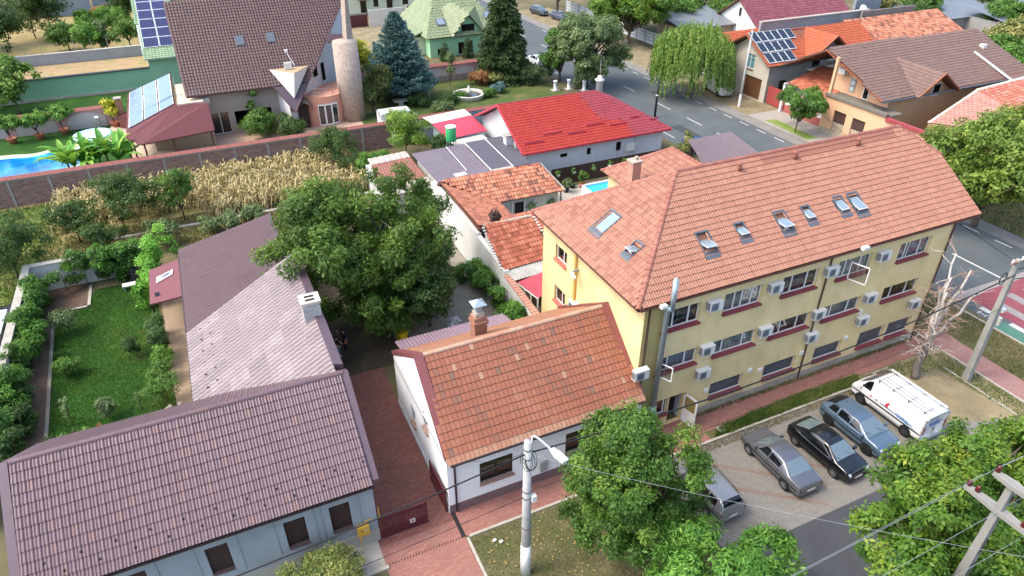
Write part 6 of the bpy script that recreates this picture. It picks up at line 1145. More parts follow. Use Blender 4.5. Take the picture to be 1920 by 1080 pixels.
def cloud(c, rad, k, br, seed, up=.2):
    """k crown clumps of radius about br spread through an ellipsoid"""
    r_ = random.Random(seed); out = []
    while len(out) < k:
        p = [r_.uniform(-1, 1) for _ in range(3)]
        d = math.sqrt(sum(x * x for x in p))
        if d > 1 or d < .35: continue
        out.append(((c[0] + p[0] * (rad[0] - br * .6), c[1] + p[1] * (rad[1] - br * .6), c[2] + p[2] * (rad[2] - br * .6) + up), (br * r_.uniform(.75, 1.2), br * r_.uniform(.75, 1.2), br * r_.uniform(.65, .95))))
    return out
tree('walnut_tree', 'huge dark green walnut tree filling the inner yard', 'tree', (8.0, 40.2, 0), cloud((.2, -.5, 5.4), (6.4, 6.2, 5.3), 50, 1.7, 1), 140000, .25, L_wal, bark, 1, trunk_r=.34, trunk_h=2.6, aspect=.42, sub=11)
tree('dense_tree', 'smaller dense dark tree at the right foot of the big walnut', 'tree', (10.8, 37.2, 0), cloud((0, 0, 3.4), (3.0, 2.6, 3.0), 14, 1.15, 2), 24000, .2, L_dk, bark, 2, trunk_r=.14, trunk_h=1.3)
tree('street_tree', 'large bright green maple on the verge beside the lamp pole', 'tree', (13.5, 16.2, 0), cloud((-.55, 0, 4.2), (3.9, 3.3, 3.8), 30, 1.15, 3), 90000, .135, L_str, bark, 3, trunk_r=.2, trunk_h=1.9, aspect=.62, sub=13)
tree('street_tree', 'light green feathery tree cut by the bottom edge', 'tree', (14.6, 11.3, 0), cloud((0, .2, 3.9), (3.6, 2.6, 2.0), 13, 1.1, 4), 34000, .2, L_light, bark, 4, trunk_r=.14, trunk_h=1.6, aspect=.32)
tree('roadside_walnut', 'yellowing walnut tree in the lower right corner behind the wires', 'tree', (24.8, 9.2, 0), cloud((-.2, -.1, 4.9), (6.6, 3.5, 3.1), 36, 1.2, 5), 95000, .2, L_wal2, bark, 5, trunk_r=.24, trunk_h=2.0, aspect=.46)
tree('round_shrub', 'rounded light tipped shrub below the shuttered windows at the bottom edge', 'shrub', (.1, 20.0, 0), [((0, 0, 1.2), (1.9, 1.0, 1.0)), ((-.9, 0, 1.0), (1.1, .9, .8)), ((1.0, .1, 1.1), (1.1, .9, .8))], 14000, .12, ML('leaf_tipped', ['#3f5226', '#5f7236', '#8f9450', '#bdb474']), bark, 6, trunk_r=.06, trunk_h=.4)
tree('roadside_tree', 'broad thin leaved walnut tree in front of the pink hip roof', 'tree', (58.5, 31.5, 0), cloud((0, 0, 5.6), (6.6, 6.2, 4.4), 26, 1.9, 8), 50000, .3, ML('leaf_walnut_thin', ['#3a5220', '#55702a', '#748c38', '#98a850']), bark, 8, trunk_r=.3, trunk_h=2.0, shell=.5)
tree('young_walnut', 'young round crowned tree on the pavement before the small white house', 'tree', (61.2, 55.6, 0), cloud((0, .2, 3.4), (2.9, 2.7, 1.8), 12, 1.1, 9), 14000, .24, L_mid, bark, 9, trunk_r=.1, trunk_h=1.5)
# weeping willow: leaves strung on hanging wands
def willow(base):
    t = thing('willow_tree', 'weeping willow with hanging branches beside the far footway', 'tree', base, world=False); rng = np.random.default_rng(11); ps = []; ts = []
    for i in range(1500):
        a = rng.uniform(0, 2 * math.pi); r = 5.2 * math.sqrt(rng.uniform(.02, 1)); x, y = r * math.cos(a), r * math.sin(a) * .95
        zt = 8.6 - .11 * r * r + rng.normal() * .45 + .7 * math.sin(a * 3 + 1) * r / 5; L = rng.uniform(1.5, 4.6) * (.5 + .6 * r / 5.6); zb = max(.6, zt - L); k = int((zt - zb) / .085)
        z = np.linspace(zt, zb, max(k, 3)); sw = rng.normal(size=2) * .18; f = (zt - z) / 4
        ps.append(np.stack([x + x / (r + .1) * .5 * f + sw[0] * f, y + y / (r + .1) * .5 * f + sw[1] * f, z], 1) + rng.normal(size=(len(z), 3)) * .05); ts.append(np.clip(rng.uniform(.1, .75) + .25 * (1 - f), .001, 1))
    pos = np.concatenate(ps); tn = np.clip(np.concatenate(ts) + rng.normal(size=len(pos)) * .1, .001, 1); n = len(pos)
    d = rng.normal(size=(n, 3)) * .35 + np.array([0, 0, -1.]); d /= np.linalg.norm(d, axis=1)[:, None]; s = np.cross(d, rng.normal(size=(n, 3))); s /= np.linalg.norm(s, axis=1)[:, None]
    L = .26; W = .075; v = np.stack([pos, pos + d * L * .5 + s * W, pos + d * L, pos + d * L * .5 - s * W], 1).reshape(-1, 3)
    o = link('crown', fast_mesh('crown', v, np.arange(4 * n).reshape(n, 4), L_wil, tn)); o.parent = t
    mb = MB(); r_ = random.Random(3); limb(mb, (0, 0, 0), (.2, 0, 3), .35, .26, r_)
    for k in range(9): a = k * .7; limb(mb, (.2, 0, 2.8), (3.6 * math.cos(a), 3.4 * math.sin(a), 6.8 - (k % 3) * .5), .16, .05, r_)
    mb.build('trunk', bark, t, True)
willow((58.5, 71.9, 0))
# conifers: tiers of drooping or upswept sprays
def conifer(name, label, base, h, r, mat, n, size, seed, droop=.25, power=.9, z0=.3, up=0.):
    t = thing(name, label, 'tree', base, world=False); rng = np.random.default_rng(seed); nb = int(h * 34); ps, ts, ds = [], [], []
    for i in range(nb):
        z = z0 + (h - z0) * (rng.random() ** 1.25); R_ = r * (1 - (z - z0) / (h - z0)) ** power * rng.uniform(.8, 1.08) + .08; a = rng.uniform(0, 6.283); k = max(6, int(n / nb * (.35 + 1.1 * R_ / r)))
        u = rng.random(k) ** .6; rad = R_ * u; w = .16 * R_ + .12; lat = rng.normal(size=k) * w * (.35 + .65 * (1 - u)); tz = rng.uniform()
        x = np.cos(a) * rad - np.sin(a) * lat; y = np.sin(a) * rad + np.cos(a) * lat; zz = z - droop * rad * (1 if not up else .4) + up * rad * u + rng.normal(size=k) * .09
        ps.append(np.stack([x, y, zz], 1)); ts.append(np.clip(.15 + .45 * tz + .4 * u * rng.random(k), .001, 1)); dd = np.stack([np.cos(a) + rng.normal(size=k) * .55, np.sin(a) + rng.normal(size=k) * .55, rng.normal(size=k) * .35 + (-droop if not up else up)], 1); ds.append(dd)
    pos, tn, d = np.concatenate(ps), np.concatenate(ts), np.concatenate(ds); m = len(pos); d /= np.linalg.norm(d, axis=1)[:, None]; s = np.cross(d, rng.normal(size=(m, 3))); s /= np.linalg.norm(s, axis=1)[:, None]
    v = np.stack([pos, pos + d * size * .5 + s * size * .2, pos + d * size, pos + d * size * .5 - s * size * .2], 1).reshape(-1, 3)
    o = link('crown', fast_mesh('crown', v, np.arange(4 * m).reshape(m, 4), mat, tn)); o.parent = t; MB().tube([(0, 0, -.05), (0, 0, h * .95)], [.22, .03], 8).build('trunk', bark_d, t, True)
conifer('blue_spruce', 'broad blue spruce in the fountain garden', (23.6, 86.0, 0), 10.6, 4.6, L_spr, 52000, .32, 21, .12, .75, .8, .3)
conifer('dark_conifer', 'tall dark drooping conifer beside the green house', (39.2, 88.6, 0), 13.2, 4.1, L_con, 52000, .38, 22, .5, .55, 1.2)
conifer('clipped_yew', 'leftmost clipped cone bush before the green house', (35.2, 101.2, 0), 2.6, .95, L_con, 4000, .14, 23, .0, .5, 0.); conifer('clipped_yew', 'middle clipped cone bush before the green house door', (39.0, 101.5, 0), 2.8, .95, L_con, 4000, .14, 24, 0., .5, 0.); conifer('clipped_yew', 'rightmost clipped cone bush by the dark conifer', (42.4, 101.6, 0), 2.8, .85, L_con, 4000, .14, 25, 0., .5, 0.)
tree('golden_shrub', 'golden yellow shrub behind the blue spruce', 'shrub', (21.6, 97.5, 0), cloud((0, 0, 2.9), (2.4, 2.2, 2.6), 9, 1.2, 31), 9000, .28, L_yel, bark, 31, trunk_r=.1, trunk_h=.8)
tree('holly_shrub', 'dark olive bushy tree beside the stone tower', 'tree', (19.0, 82.2, 0), cloud((0, 0, 3.3), (2.6, 2.4, 2.9), 11, 1.2, 32), 14000, .24, ML('leaf_holly', ['#26351a', '#3a4a22', '#55602e', '#7a7a44']), bark, 32, trunk_r=.12, trunk_h=.9)
tree('sapling_tree', 'slim grey green sapling before the arched wall', 'tree', (31.0, 87.8, 0), cloud((0, 0, 2.7), (.95, .95, 1.7), 7, .55, 33), 2600, .18, L_sage, bark, 33, trunk_r=.05, trunk_h=1.0)
tree('linden_tree', 'large silvery green linden beside the road behind the red roof', 'tree', (47.9, 80.4, 0), cloud((0, 0, 5.0), (5.4, 4.6, 4.8), 32, 1.6, 34), 52000, .32, L_sage, bark, 34, trunk_r=.24, trunk_h=1.8)
tree('linden_tree', 'dark green rounded tree left of the silvery linden', 'tree', (46.0, 84.6, 0), cloud((0, 0, 4.0), (2.9, 2.7, 2.9), 14, 1.3, 35), 18000, .3, L_mid, bark, 35, trunk_r=.18, trunk_h=1.4)
tree('roadside_tree', 'big walnut tree overhanging the far fence and parked cars', 'tree', (66.0, 98.0, 0), cloud((0, 0, 6.0), (7.2, 6.0, 4.2), 24, 2.0, 36), 30000, .42, L_wal2, bark, 36, trunk_r=.3, trunk_h=2.6)
tree('roadside_tree', 'walnut tree at the top edge above the estate cars', 'tree', (65.5, 122.5, 0), cloud((0, 0, 6.5), (6, 6, 3.6), 16, 2.0, 37), 16000, .45, L_mid, bark, 37, trunk_r=.34, trunk_h=3.2)
for i, (x, y, h, r, mt, lb) in enumerate([(77, 101, 6.5, 4.6, L_mid, 'tree behind the far fence at the top right'), (83, 98, 5.5, 4.0, L_mid, 'bushy green tree above the willow'), (88, 104, 6, 4.5, L_dk, 'dark tree beside the white gabled house'), (72, 108, 6.5, 4.5, L_wal, 'leafy tree at the top behind the road'),
    (106, 98, 8, 4.0, L_mid, 'bright tree right of the dark red roof'), (114, 90, 7, 5.0, L_oliv, 'olive brown tree before the barns'), (110, 80.5, 6, 4.5, L_dk, 'dark round tree behind the mottled old roof'), (118, 86, 6, 4.5, L_mid, 'green tree between the two barns'),
    (116, 68, 5, 4.6, L_oliv, 'olive bush right of the brown roof ridge'), (106, 63, 4.5, 4.2, L_mid, 'green bush at the right edge above the brown roof'), (126, 76, 5.5, 5.0, L_mid, 'green bush before the right barn'), (140, 86, 8, 6, L_dk, 'dark tree in the top right corner'), (101, 54, 4.0, 3.6, L_light, 'bright vine thicket at the right edge below the brown roof'), (97, 66, 4, 3.4, L_oliv, 'sparse dry bush behind the brown roof'), (130, 92, 8, 6, L_mid, 'far green tree beyond the barns')]):
    tree('garden_tree', lb, 'tree', (x, y, 0), cloud((0, 0, h * .55), (r, r, h * .48), 10, r * .42, 40 + i), 9000, .42, mt, bark, 40 + i, group='trees on the plots across the road', trunk_r=.18, trunk_h=h * .22)
tree('ivy_bank', 'overgrown green bank at the right edge', 'shrub', (92, 42, 0), [((0, 0, 1), (3, 3, 1.6)), ((5, 4, 1.2), (4, 3, 1.8)), ((10, 10, 1.4), (4, 4, 2))], 12000, .35, L_mid, bark, 60, trunk_r=.05, trunk_h=.4)
# left: orchard at the top, fruit trees by the corn
for i, (x, y, h, r, mt, lb) in enumerate([(-23, 143, 11, 6.5, L_dk, 'tall dark tree mass in the top left corner'), (-26, 127, 9, 5.5, L_dk, 'dark tree at the left edge above the green wall'), (-31, 138, 10, 6, L_mid, 'tree cut by the left top corner'), (-17.2, 132, 4.2, 2.6, L_mid, 'leftmost small orchard tree'), (-14.6, 127.5, 4.6, 2.7, L_light, 'round bright orchard tree in the middle'), (-11.6, 129, 4.4, 1.8, L_sage, 'upright grey green orchard tree'), (-8.2, 127.8, 5.6, 2.9, L_mid, 'orchard tree nearest the solar roof'),
    (-15, 140, 4.4, 2.8, L_light, 'bright bush at the back of the orchard'), (-10.5, 142, 4.2, 2.6, L_light, 'pale vegetable bush before the panel fence'), (-6.5, 146, 8, 4.2, L_dk, 'tall dark tree behind the solar roof'), (-20.5, 100, 6.6, 3.7, ML('leaf_walnut_l', ['#3a5a24', '#55782f', '#74963f', '#9ab455']), 'walnut tree in front of the sage green wall'), (-27, 104, 8, 4.2, L_dk, 'dark tree at the left edge before the green wall'), (-12.5, 150, 3.4, 2.0, L_red, 'rust red shrub before the panel fence')]):
    tree('orchard_tree', lb, 'tree', (x, y, 0), cloud((0, 0, h * .58), (r, r, h * .42), 9 if r < 3 else 14, r * .45, 70 + i), 7000 if r < 3 else 15000, .3 if r < 3 else .4, mt, bark, 70 + i, group='orchard and garden trees on the left', trunk_r=.11, trunk_h=h * .3)
for i, (x, y, h, r, mt, lb, n) in enumerate([(-3.6, 61.2, 4.6, 1.8, L_mid, 'slender fruit tree on the plot edging', 5500), (-8.2, 60.6, 4.8, 2.9, L_dk, 'widest dark fruit tree in the corn plot', 12000), (-11.7, 60.4, 3.6, 1.9, L_dk, 'small spreading fruit tree left of the widest one', 6000), (-15.6, 55.5, 5.2, 2.9, L_dk, 'dark fruit tree left of the lawn wall', 12000), (-17.5, 58.0, 4.6, 2.2, L_dk, 'fruit tree at the left edge above the black tarpaulin', 7000), (18.2, 66.4, 5.4, 2.9, ML('leaf_plum', ['#3f5e22', '#5a7e2c', '#7f9c3a', '#a8b850']), 'bright green plum tree before the brick wall', 13000), (21.4, 63.4, 3.2, 1.5, L_dk, 'dark bush beside the green tank', 4000), (11.2, 65.6, 4.6, 2.6, L_dk, 'dark tree at the end of the corn', 9000), (13.6, 63.0, 2.6, 1.9, L_light, 'bright low bush by the rusty shed', 6000), (-9.6, 57.3, 2.6, 1.5, L_dk, 'low fruit bush above the lawn wall', 4000)]):
    tree('fruit_tree', lb, 'tree', (x, y, 0), cloud((0, 0, h * .6), (r, r, h * .4), 9, r * .46, 90 + i), n, .19, mt, bark_d, 90 + i, group='fruit trees around the corn plot', trunk_r=.07, trunk_h=h * .32)
for x, y, h, r, mt, lb in ((-1.0, 57.2, 1.5, 1.9, L_sage, 'grey green weed clump behind the low plum roof'), (-5.6, 57.4, 2.0, 1.9, L_sage, 'grey green weedy bush by the vine'), (1.8, 58.4, 1.2, 1.0, L_sage, 'small weed clump near the big walnut')):
    tree('weed_bush', lb, 'shrub', (x, y, 0), cloud((0, 0, h * .5), (r, r * .8, h * .5), 7, .6, int(x * 3) + 200), 4500, .2, mt, bark, 120, trunk_r=.03, trunk_h=.3)
# creepers: flat masses along the walls
def hedge(label, pts, hz, wd, n, mat, seed, size=.17, name='creeper'):
    t = thing(name, label, 'creeper', pts[0] + (0,)); rng = random.Random(seed); bl = []
    for a, b in zip(pts[:-1], pts[1:]):
        L = math.dist(a, b); k = max(2, int(L / .8))
        for i in range(k): q = (i + rng.random()) / k; bl.append(((a[0] + (b[0] - a[0]) * q, a[1] + (b[1] - a[1]) * q, hz * rng.uniform(.35, .85)), (wd * rng.uniform(.7, 1.2), wd * rng.uniform(.7, 1.2), hz * rng.uniform(.35, .55))))
    o = leaves('foliage', bl, n, size, mat, seed, sub=7, spread=.5, parent=None); o.parent = t; o.matrix_parent_inverse = Matrix.Translation(-Vector(pts[0] + (0,)))
    mb = MB()
    for c, r in bl[::2]: limb(mb, (c[0], c[1], 0), c, .03, .012, rng, 4)
    mb.build('stems', bark_d, t)
    return t
LW = thing('garden_boundary_wall', 'white garden wall overgrown with creeper left of the lawn', 'wall', (-14.2, 45, 0))
MB().box(-14.4, -14.1, 30, 53.2, 0, 2.1).build('side_wall', m_wh2, LW); MB().box(-14.4, -6.0, 53.2, 53.5, 0, 2.1).build('back_wall', m_wh2, LW); MB().box(-14.5, -14.0, 30, 53.1, 2.1, 2.2).build('coping', m_conc, LW); MB().box(-14.5, -6.0, 53.1, 53.6, 2.1, 2.2).build('coping', m_conc, LW)
hedge('dense creeper covering the left side wall of the lawn', [(-13.55, 35.6), (-13.7, 52.4)], 2.5, .62, 40000, L_vine, 131); hedge('creeper with bright tips along the back wall of the lawn', [(-12.6, 52.6), (-6.6, 52.6)], 2.5, .65, 17000, L_vine, 132); hedge('dark creeper at the lower left corner of the lawn', [(-14.5, 33.0), (-13.2, 35.2), (-13.2, 39)], 1.9, .55, 11000, L_dk, 133)
hedge('bright vine climbing between porch roof and lawn', [(-6.4, 47.6), (-6.1, 53.2), (-3.8, 53.8)], 2.7, .6, 12000, ML('leaf_vine_bright', ['#3a6a20', '#559030', '#7cb840', '#a0d050']), 134); hedge('dark climbing hedge under the porch beside the path', [(-6.0, 40.6), (-6.2, 44.4)], 1.8, .5, 8000, L_dk, 135, .14)
hedge('vine mass hanging over the white party wall in the yard', [(15.7, 33.0), (15.7, 40.6)], 2.2, .6, 15000, L_vine, 136, .2)
tree('wall_creeper', 'vine heap around the green bin in the yard', 'creeper', (15.2, 41.6, 0), [((0, 0, .6), (1.0, .9, .7)), ((.3, -1.0, .9), (.7, .8, .8))], 4500, .2, L_vine, bark_d, 137, trunk_r=.03, trunk_h=.2)
for i, (x, y, h, r, lb) in enumerate([(-5.9, 36.4, 1.7, 1.0, 'round clipped bush nearest the house corner on the lawn edge'), (-5.7, 38.4, 1.5, .95, 'middle round bush on the lawn edge'), (-5.8, 40.2, 1.3, .7, 'small upright thuja on the lawn edge'), (-7.6, 41.9, 1.3, .62, 'single dark rose bush on the lawn'), (-11.6, 46.6, 1.7, .9, 'light green shrub at the left of the lawn'), (-11.2, 41.6, 1.2, .8, 'faint bushy shrub on the left lawn edge'), (-8.9, 36.2, 1.3, .5, 'mottled little standard tree on the lawn')]):
    tree('garden_bush', lb, 'shrub', (x, y, 0), cloud((0, 0, h * .58), (r, r, h * .42), 6, r * .6, 140 + i), 3600, .11, (L_mid, L_mid, L_light, L_dk, L_sage, L_mid, L_sage)[i], bark_d, 140 + i, trunk_r=.025, trunk_h=h * .25)
for x, y, h, lb in ((-10.9, 36.6, 2.2, 'thin young fruit sapling on the lawn near the pots'), (-7.3, 36.3, 1.4, 'bare staked sapling on the lawn')):
    tree('lawn_sapling', lb, 'tree', (x, y, 0), [((0, 0, h * .5), (.25, .25, .5)), ((.1, 0, h * .8), (.2, .2, .4))], 260 if h > 2 else 60, .11, L_sage, bark_d, 150, trunk_r=.025, trunk_h=h * .6)
# villa garden
for i, (x, y, h, r, mt, lb, n) in enumerate([(5.4, 79.4, 2.9, 2.3, L_mid, 'big leafy shrub below the villa windows', 11000), (8.4, 78.0, 2.4, 2.0, L_dk, 'dark shrub at the villa corner', 8000), (5.2, 80.8, 5.0, .8, L_mid, 'thin climber rising on the villa wall', 1800), (35.5, 87.6, 1.6, 1.7, L_red, 'rust brown bush right of the fountain', 4500), (37.6, 86.6, 1.6, 1.5, L_oliv, 'yellowish bush between rust bush and conifer', 4000), (36.0, 83.6, 1.2, 1.1, L_spr, 'low blue green bush right of the fountain', 3000), (42.6, 84.6, 2.3, 2.5, L_con, 'wide dark yew before the gate pillars', 9000), (28.3, 81.6, .9, 1.4, L_dk, 'low dark bush left of the fountain', 3000), (34.2, 82.0, .8, .9, L_mid, 'little bush at the fountain rim', 2000), (30.4, 82.6, .9, .9, L_mid, 'low bush left at the fountain rim', 2000), (26.6, 79.4, .9, 1.6, L_sage, 'silvery ground shrub near the white van', 4000), (24.5, 82.6, .8, 2.0, L_dk, 'dark ground shrub before the spruce', 4000), (41.0, 87.4, 2.2, 1.6, L_con, 'dark bush at the garden gate', 5000)]):
    tree('garden_shrub', lb, 'shrub', (x, y, 0), cloud((0, 0, h * .5), (r, r, h * .5), 7, max(.35, r * .5), 160 + i), n, .2, mt, bark_d, 160 + i, group='shrubs in the villa gardens', trunk_r=.04, trunk_h=h * .2)
tree('thuja_bush', 'pointed thuja by the road beside the red roofed house', 'shrub', (45.6, 55.2, 0), [((0, 0, 1.0), (.7, .7, 1.1)), ((0, 0, 2.0), (.45, .45, .8)), ((-1.4, -.6, .8), (1, .8, .8))], 6000, .15, L_oliv, bark_d, 180, trunk_r=.05, trunk_h=.4)
# potted trees and banana plants by the pool
m_terra = M('terracotta', '#a8684c', .85, .1, 4)
for x, y, lb in ((-19.9, 88.8, 'leftmost potted orange tree by the pink wall'), (-17.3, 89.1, 'middle potted orange tree by the pink wall'), (-14.9, 89.8, 'rightmost potted orange tree by the pink wall'), (-9.7, 90.0, 'yellow potted shrub at the barbecue')):
    t = tree('potted_tree', lb, 'plant', (x, y, 0), cloud((0, 0, 2.1), (1.35, 1.3, 1.0), 7, .65, int(x * 7)), 4200, .2, L_light if x < -10 else L_yel, bark_d, 190, group='potted trees by the pool', trunk_r=.06, trunk_h=1.2)
    MB().lathe([(.34, 0), (.48, .55), (.52, .6), (.44, .6), (.42, .5)], (0, 0, 0), 18).build('pot', m_terra, t, True)
def banana(base, label):
    t = thing('banana_plant', label, 'plant', base, world=False); r_ = random.Random(5); rng = np.random.default_rng(5); ms = ML('leaf_banana', ['#33702a', '#4a8c30', '#6aa83c', '#9cc050'], .3)
    for s in range(10):
        sx, sy = r_.uniform(-3.2, 3.2), r_.uniform(-1.6, 1.2); st = MB().tube([(sx, sy, 0), (sx, sy, 1.1)], [.14, .08], 8).build('stem', M('stem_green', '#6a7a3a', .8), t)
        for k in range(10):
            a = r_.uniform(0, 6.28); L = r_.uniform(2.2, 3.6); el = r_.uniform(.5, 1.35); W = .34; pts = []
            for i in range(8):
                q = i / 7; ang = el - q * q * 1.5; pts.append((q, ang))
            x, y, z = sx, sy, 1.0; P_ = []
            for i, (q, ang) in enumerate(pts): P_.append(Vector((x, y, z))); x += math.cos(a) * math.cos(ang) * L / 7; y += math.sin(a) * math.cos(ang) * L / 7; z += math.sin(ang) * L / 7
            sd = Vector((-math.sin(a), math.cos(a), 0)); mb = MB()
            for i in range(7):
                w0, w1 = [W * math.sin(math.pi * min(.98, .12 + .86 * j / 7)) for j in (i, i + 1)]
                mb.poly([P_[i] - sd * w0 + Vector((0, 0, .08)), P_[i], P_[i + 1], P_[i + 1] - sd * w1 + Vector((0, 0, .08))]); mb.poly([P_[i], P_[i] + sd * w0 + Vector((0, 0, .08)), P_[i + 1] + sd * w1 + Vector((0, 0, .08)), P_[i + 1]])
            o = mb.build('leaf', ms, t); o['tint'] = r_.uniform(.1, .95)
banana((-10.9, 77.4, 0), 'clump of banana plants between the pool and brick wall')
# dry corn: one stand nobody could count
def corn(x0, x1, y0, y1, n, seed, label):
    rng = np.random.default_rng(seed); vs_, ts = [], []
    X = rng.uniform(x0, x1, n); Y = np.round(rng.uniform(y0, y1, n) / .75) * .75 + rng.normal(size=n) * .08; H = rng.uniform(.7, 1.9, n)
    for x, y, h in zip(X, Y, H):
        b = np.array([x, y, 0.]); d = np.array([rng.normal() * .12, rng.normal() * .12, 1.]); w = .03; tt = rng.uniform(.25, .95)
        for s in (np.array([w, 0, 0]), np.array([0, w, 0])): vs_ += [b - s, b + s, b + d * h + s * .4, b + d * h - s * .4]; ts.append(tt)
        for k in range(7):
            z = h * rng.uniform(.25, .95); a = rng.uniform(0, 6.283); u = np.array([math.cos(a), math.sin(a), 0]); s = np.array([-math.sin(a), math.cos(a), 0]) * .045; p0 = b + d * z; p1 = p0 + u * .32 + np.array([0, 0, .16]); p2 = p0 + u * .55 + np.array([0, 0, -.25 - .3 * rng.random()])
            t2 = np.clip(tt + rng.normal() * .2, .001, 1); vs_ += [p0 - s, p0 + s, p1 + s * 1.2, p1 - s * 1.2, p1 - s * 1.2, p1 + s * 1.2, p2 + s * .3, p2 - s * .3]; ts += [t2, t2]
    v = np.array(vs_); o = link('dry_corn', fast_mesh('dry_corn', v, np.arange(len(v)).reshape(-1, 4), L_tan, np.array(ts))); stuff(o); tag(o, label, 'corn')
corn(-1.0, 12.5, 60.6, 69.8, 1600, 1, 'standing dry yellow corn along the brick wall'); corn(-14, -1.0, 62.8, 69.5, 600, 2, 'thinner dry corn stalks left of the standing corn')
# grass: short blades as uncountable cover
def grass(name, label, poly, n, h, mat, seed, wd=.02, z=.012):
    rng = np.random.default_rng(seed); xs = [p[0] for p in poly]; ys = [p[1] for p in poly]; k = int(n * 1.6); X = rng.uniform(min(xs), max(xs), k); Y = rng.uniform(min(ys), max(ys), k); m = inside(poly, X, Y); X, Y = X[m][:n], Y[m][:n]; n = len(X)
    clump = np.sin(X * 2.1 + 1.3 * np.sin(Y * 1.7)) * np.sin(Y * 2.4 + np.sin(X * 1.1)); a = rng.uniform(0, 6.283, n); L = h * (.5 + .8 * rng.random(n)) * (1 + .3 * clump)
    b = np.stack([X, Y, np.full(n, z)], 1); s = np.stack([np.cos(a), np.sin(a), 0 * a], 1) * wd; tip = np.stack([rng.normal(size=n) * .5 * L, rng.normal(size=n) * .5 * L, L], 1)
    v = np.stack([b - s, b + s, b + tip + s * .25, b + tip - s * .25], 1).reshape(-1, 3); o = link(name, fast_mesh(name, v, np.arange(4 * n).reshape(n, 4), mat, np.clip(.4 + .2 * clump + .32 * np.sin(X * .55 + 1.1 * np.sin(Y * .4)) * np.sin(Y * .45 + .8) + rng.normal(size=n) * .17, .001, 1))); stuff(o); return tag(o, label, 'grass')
G_l = ML('blade_lawn', ['#1c3f10', '#2a5416', '#3d6c1f', '#6a8434', '#8f8a50'], .2); G_d = ML('blade_dry', ['#4a5228', '#68633c', '#857856', '#948866'], .2); G_g = ML('blade_verge', ['#35501c', '#4a6626', '#6a743a', '#887f50'], .2)
grass('lawn_grass', 'mown green grass of the walled lawn', [(-12.2, 35.4), (-5.3, 34.9), (-6.0, 42), (-6.2, 51.8), (-10.4, 51.9), (-10.6, 49.8), (-12.7, 49.6)], 42000, .07, G_l, 1, .02)
grass('verge_grass', 'patchy dry grass on the verge around the lamp pole', [(7.0, 14), (17.6, 14), (17.6, 20.0), (7.0, 20.0)], 15000, .07, G_d, 2, .015)
grass('office_grass', 'green weeds between sidewalk and kerb in front of the offices', [(21.8, 20.42), (33, 20.42), (33.2, 21.05), (29, 21.25), (22.5, 21.0)], 15000, .22, G_g, 3, .02); grass('corner_grass', 'dry grass patches around the concrete pole and path', [(38.9, 14.2), (40.3, 14.2), (40.3, 20.5), (36.5, 20.9), (33.4, 20.9), (33.6, 20.2), (38.5, 19.4)], 9000, .1, G_g, 4, .018); grass('crossing_grass', 'dry turf between the path and the crossing', [(42.3, 12), (45.8, 12), (45.8, 25), (42.3, 25)], 11000, .1, G_d, 5, .02)
grass('plot_grass', 'rough grass left of the corn plot', [(-24, 51), (-14.9, 51), (-14.9, 56.3), (-13, 57), (-13.5, 69.8), (-24, 69.8)], 16000, .2, G_g, 6, .03); grass('plot_weeds', 'weeds and straw in the fruit tree strip', [(-13, 56.5), (13, 56.5), (13, 62), (-13, 62)], 15000, .22, G_d, 7, .03); grass('road_grass', 'dry roadside grass under the right walnut tree', [(60.2, 14), (70, 14), (70, 44), (60.2, 44)], 12000, .25, G_d, 8, .04)
grass('kerb_weeds', 'sparse weeds along the office wall foot', [(22, 22.2), (39.6, 22.2), (39.6, 22.45), (22, 22.45)], 1600, .16, G_g, 9, .015); grass('kerbside_weeds', 'yellow weeds at the kerb between the parked cars', [(19, 19.7), (33, 19.9), (33, 20.24), (19, 20.24)], 2200, .12, G_d, 10, .015)
# ================================================================ vehicles
m_tyre = M('tyre', '#17181a', .9, .1, 8); m_rim = M('rim_alloy', '#9a9ea2', .3, .05, metal=.8); m_blk = M('trim_black', '#141518', .45, .05); g_car = MG('car_glass', '#0b0f12', .03); m_lamp = MG('lamp_clear', '#c4ccd2', .08); m_tail = MG('lamp_red', '#7d0f14', .1); m_plate = M('plate', '#cfcfc8', .5, .03)
g_car2 = MG('car_glass_sky', '#7f9094', .05, .55)  # pale windscreen glass: reflected sky put into the base colour
def paint(name, col, metal=.0, rough=.32): return M(name, col, rough, .04, .5, metal=metal, spec=.6, coat=.8)
def cr(p, t):
    n = len(p); i = min(int(t), n - 2); f = t - i; a, b, c, d = p[max(i - 1, 0)], p[i], p[i + 1], p[min(i + 2, n - 1)]
    return .5 * (2 * b + (c - a) * f + (2 * a - 5 * b + 4 * c - d) * f * f + (3 * b - a - 3 * c + d) * f ** 3)
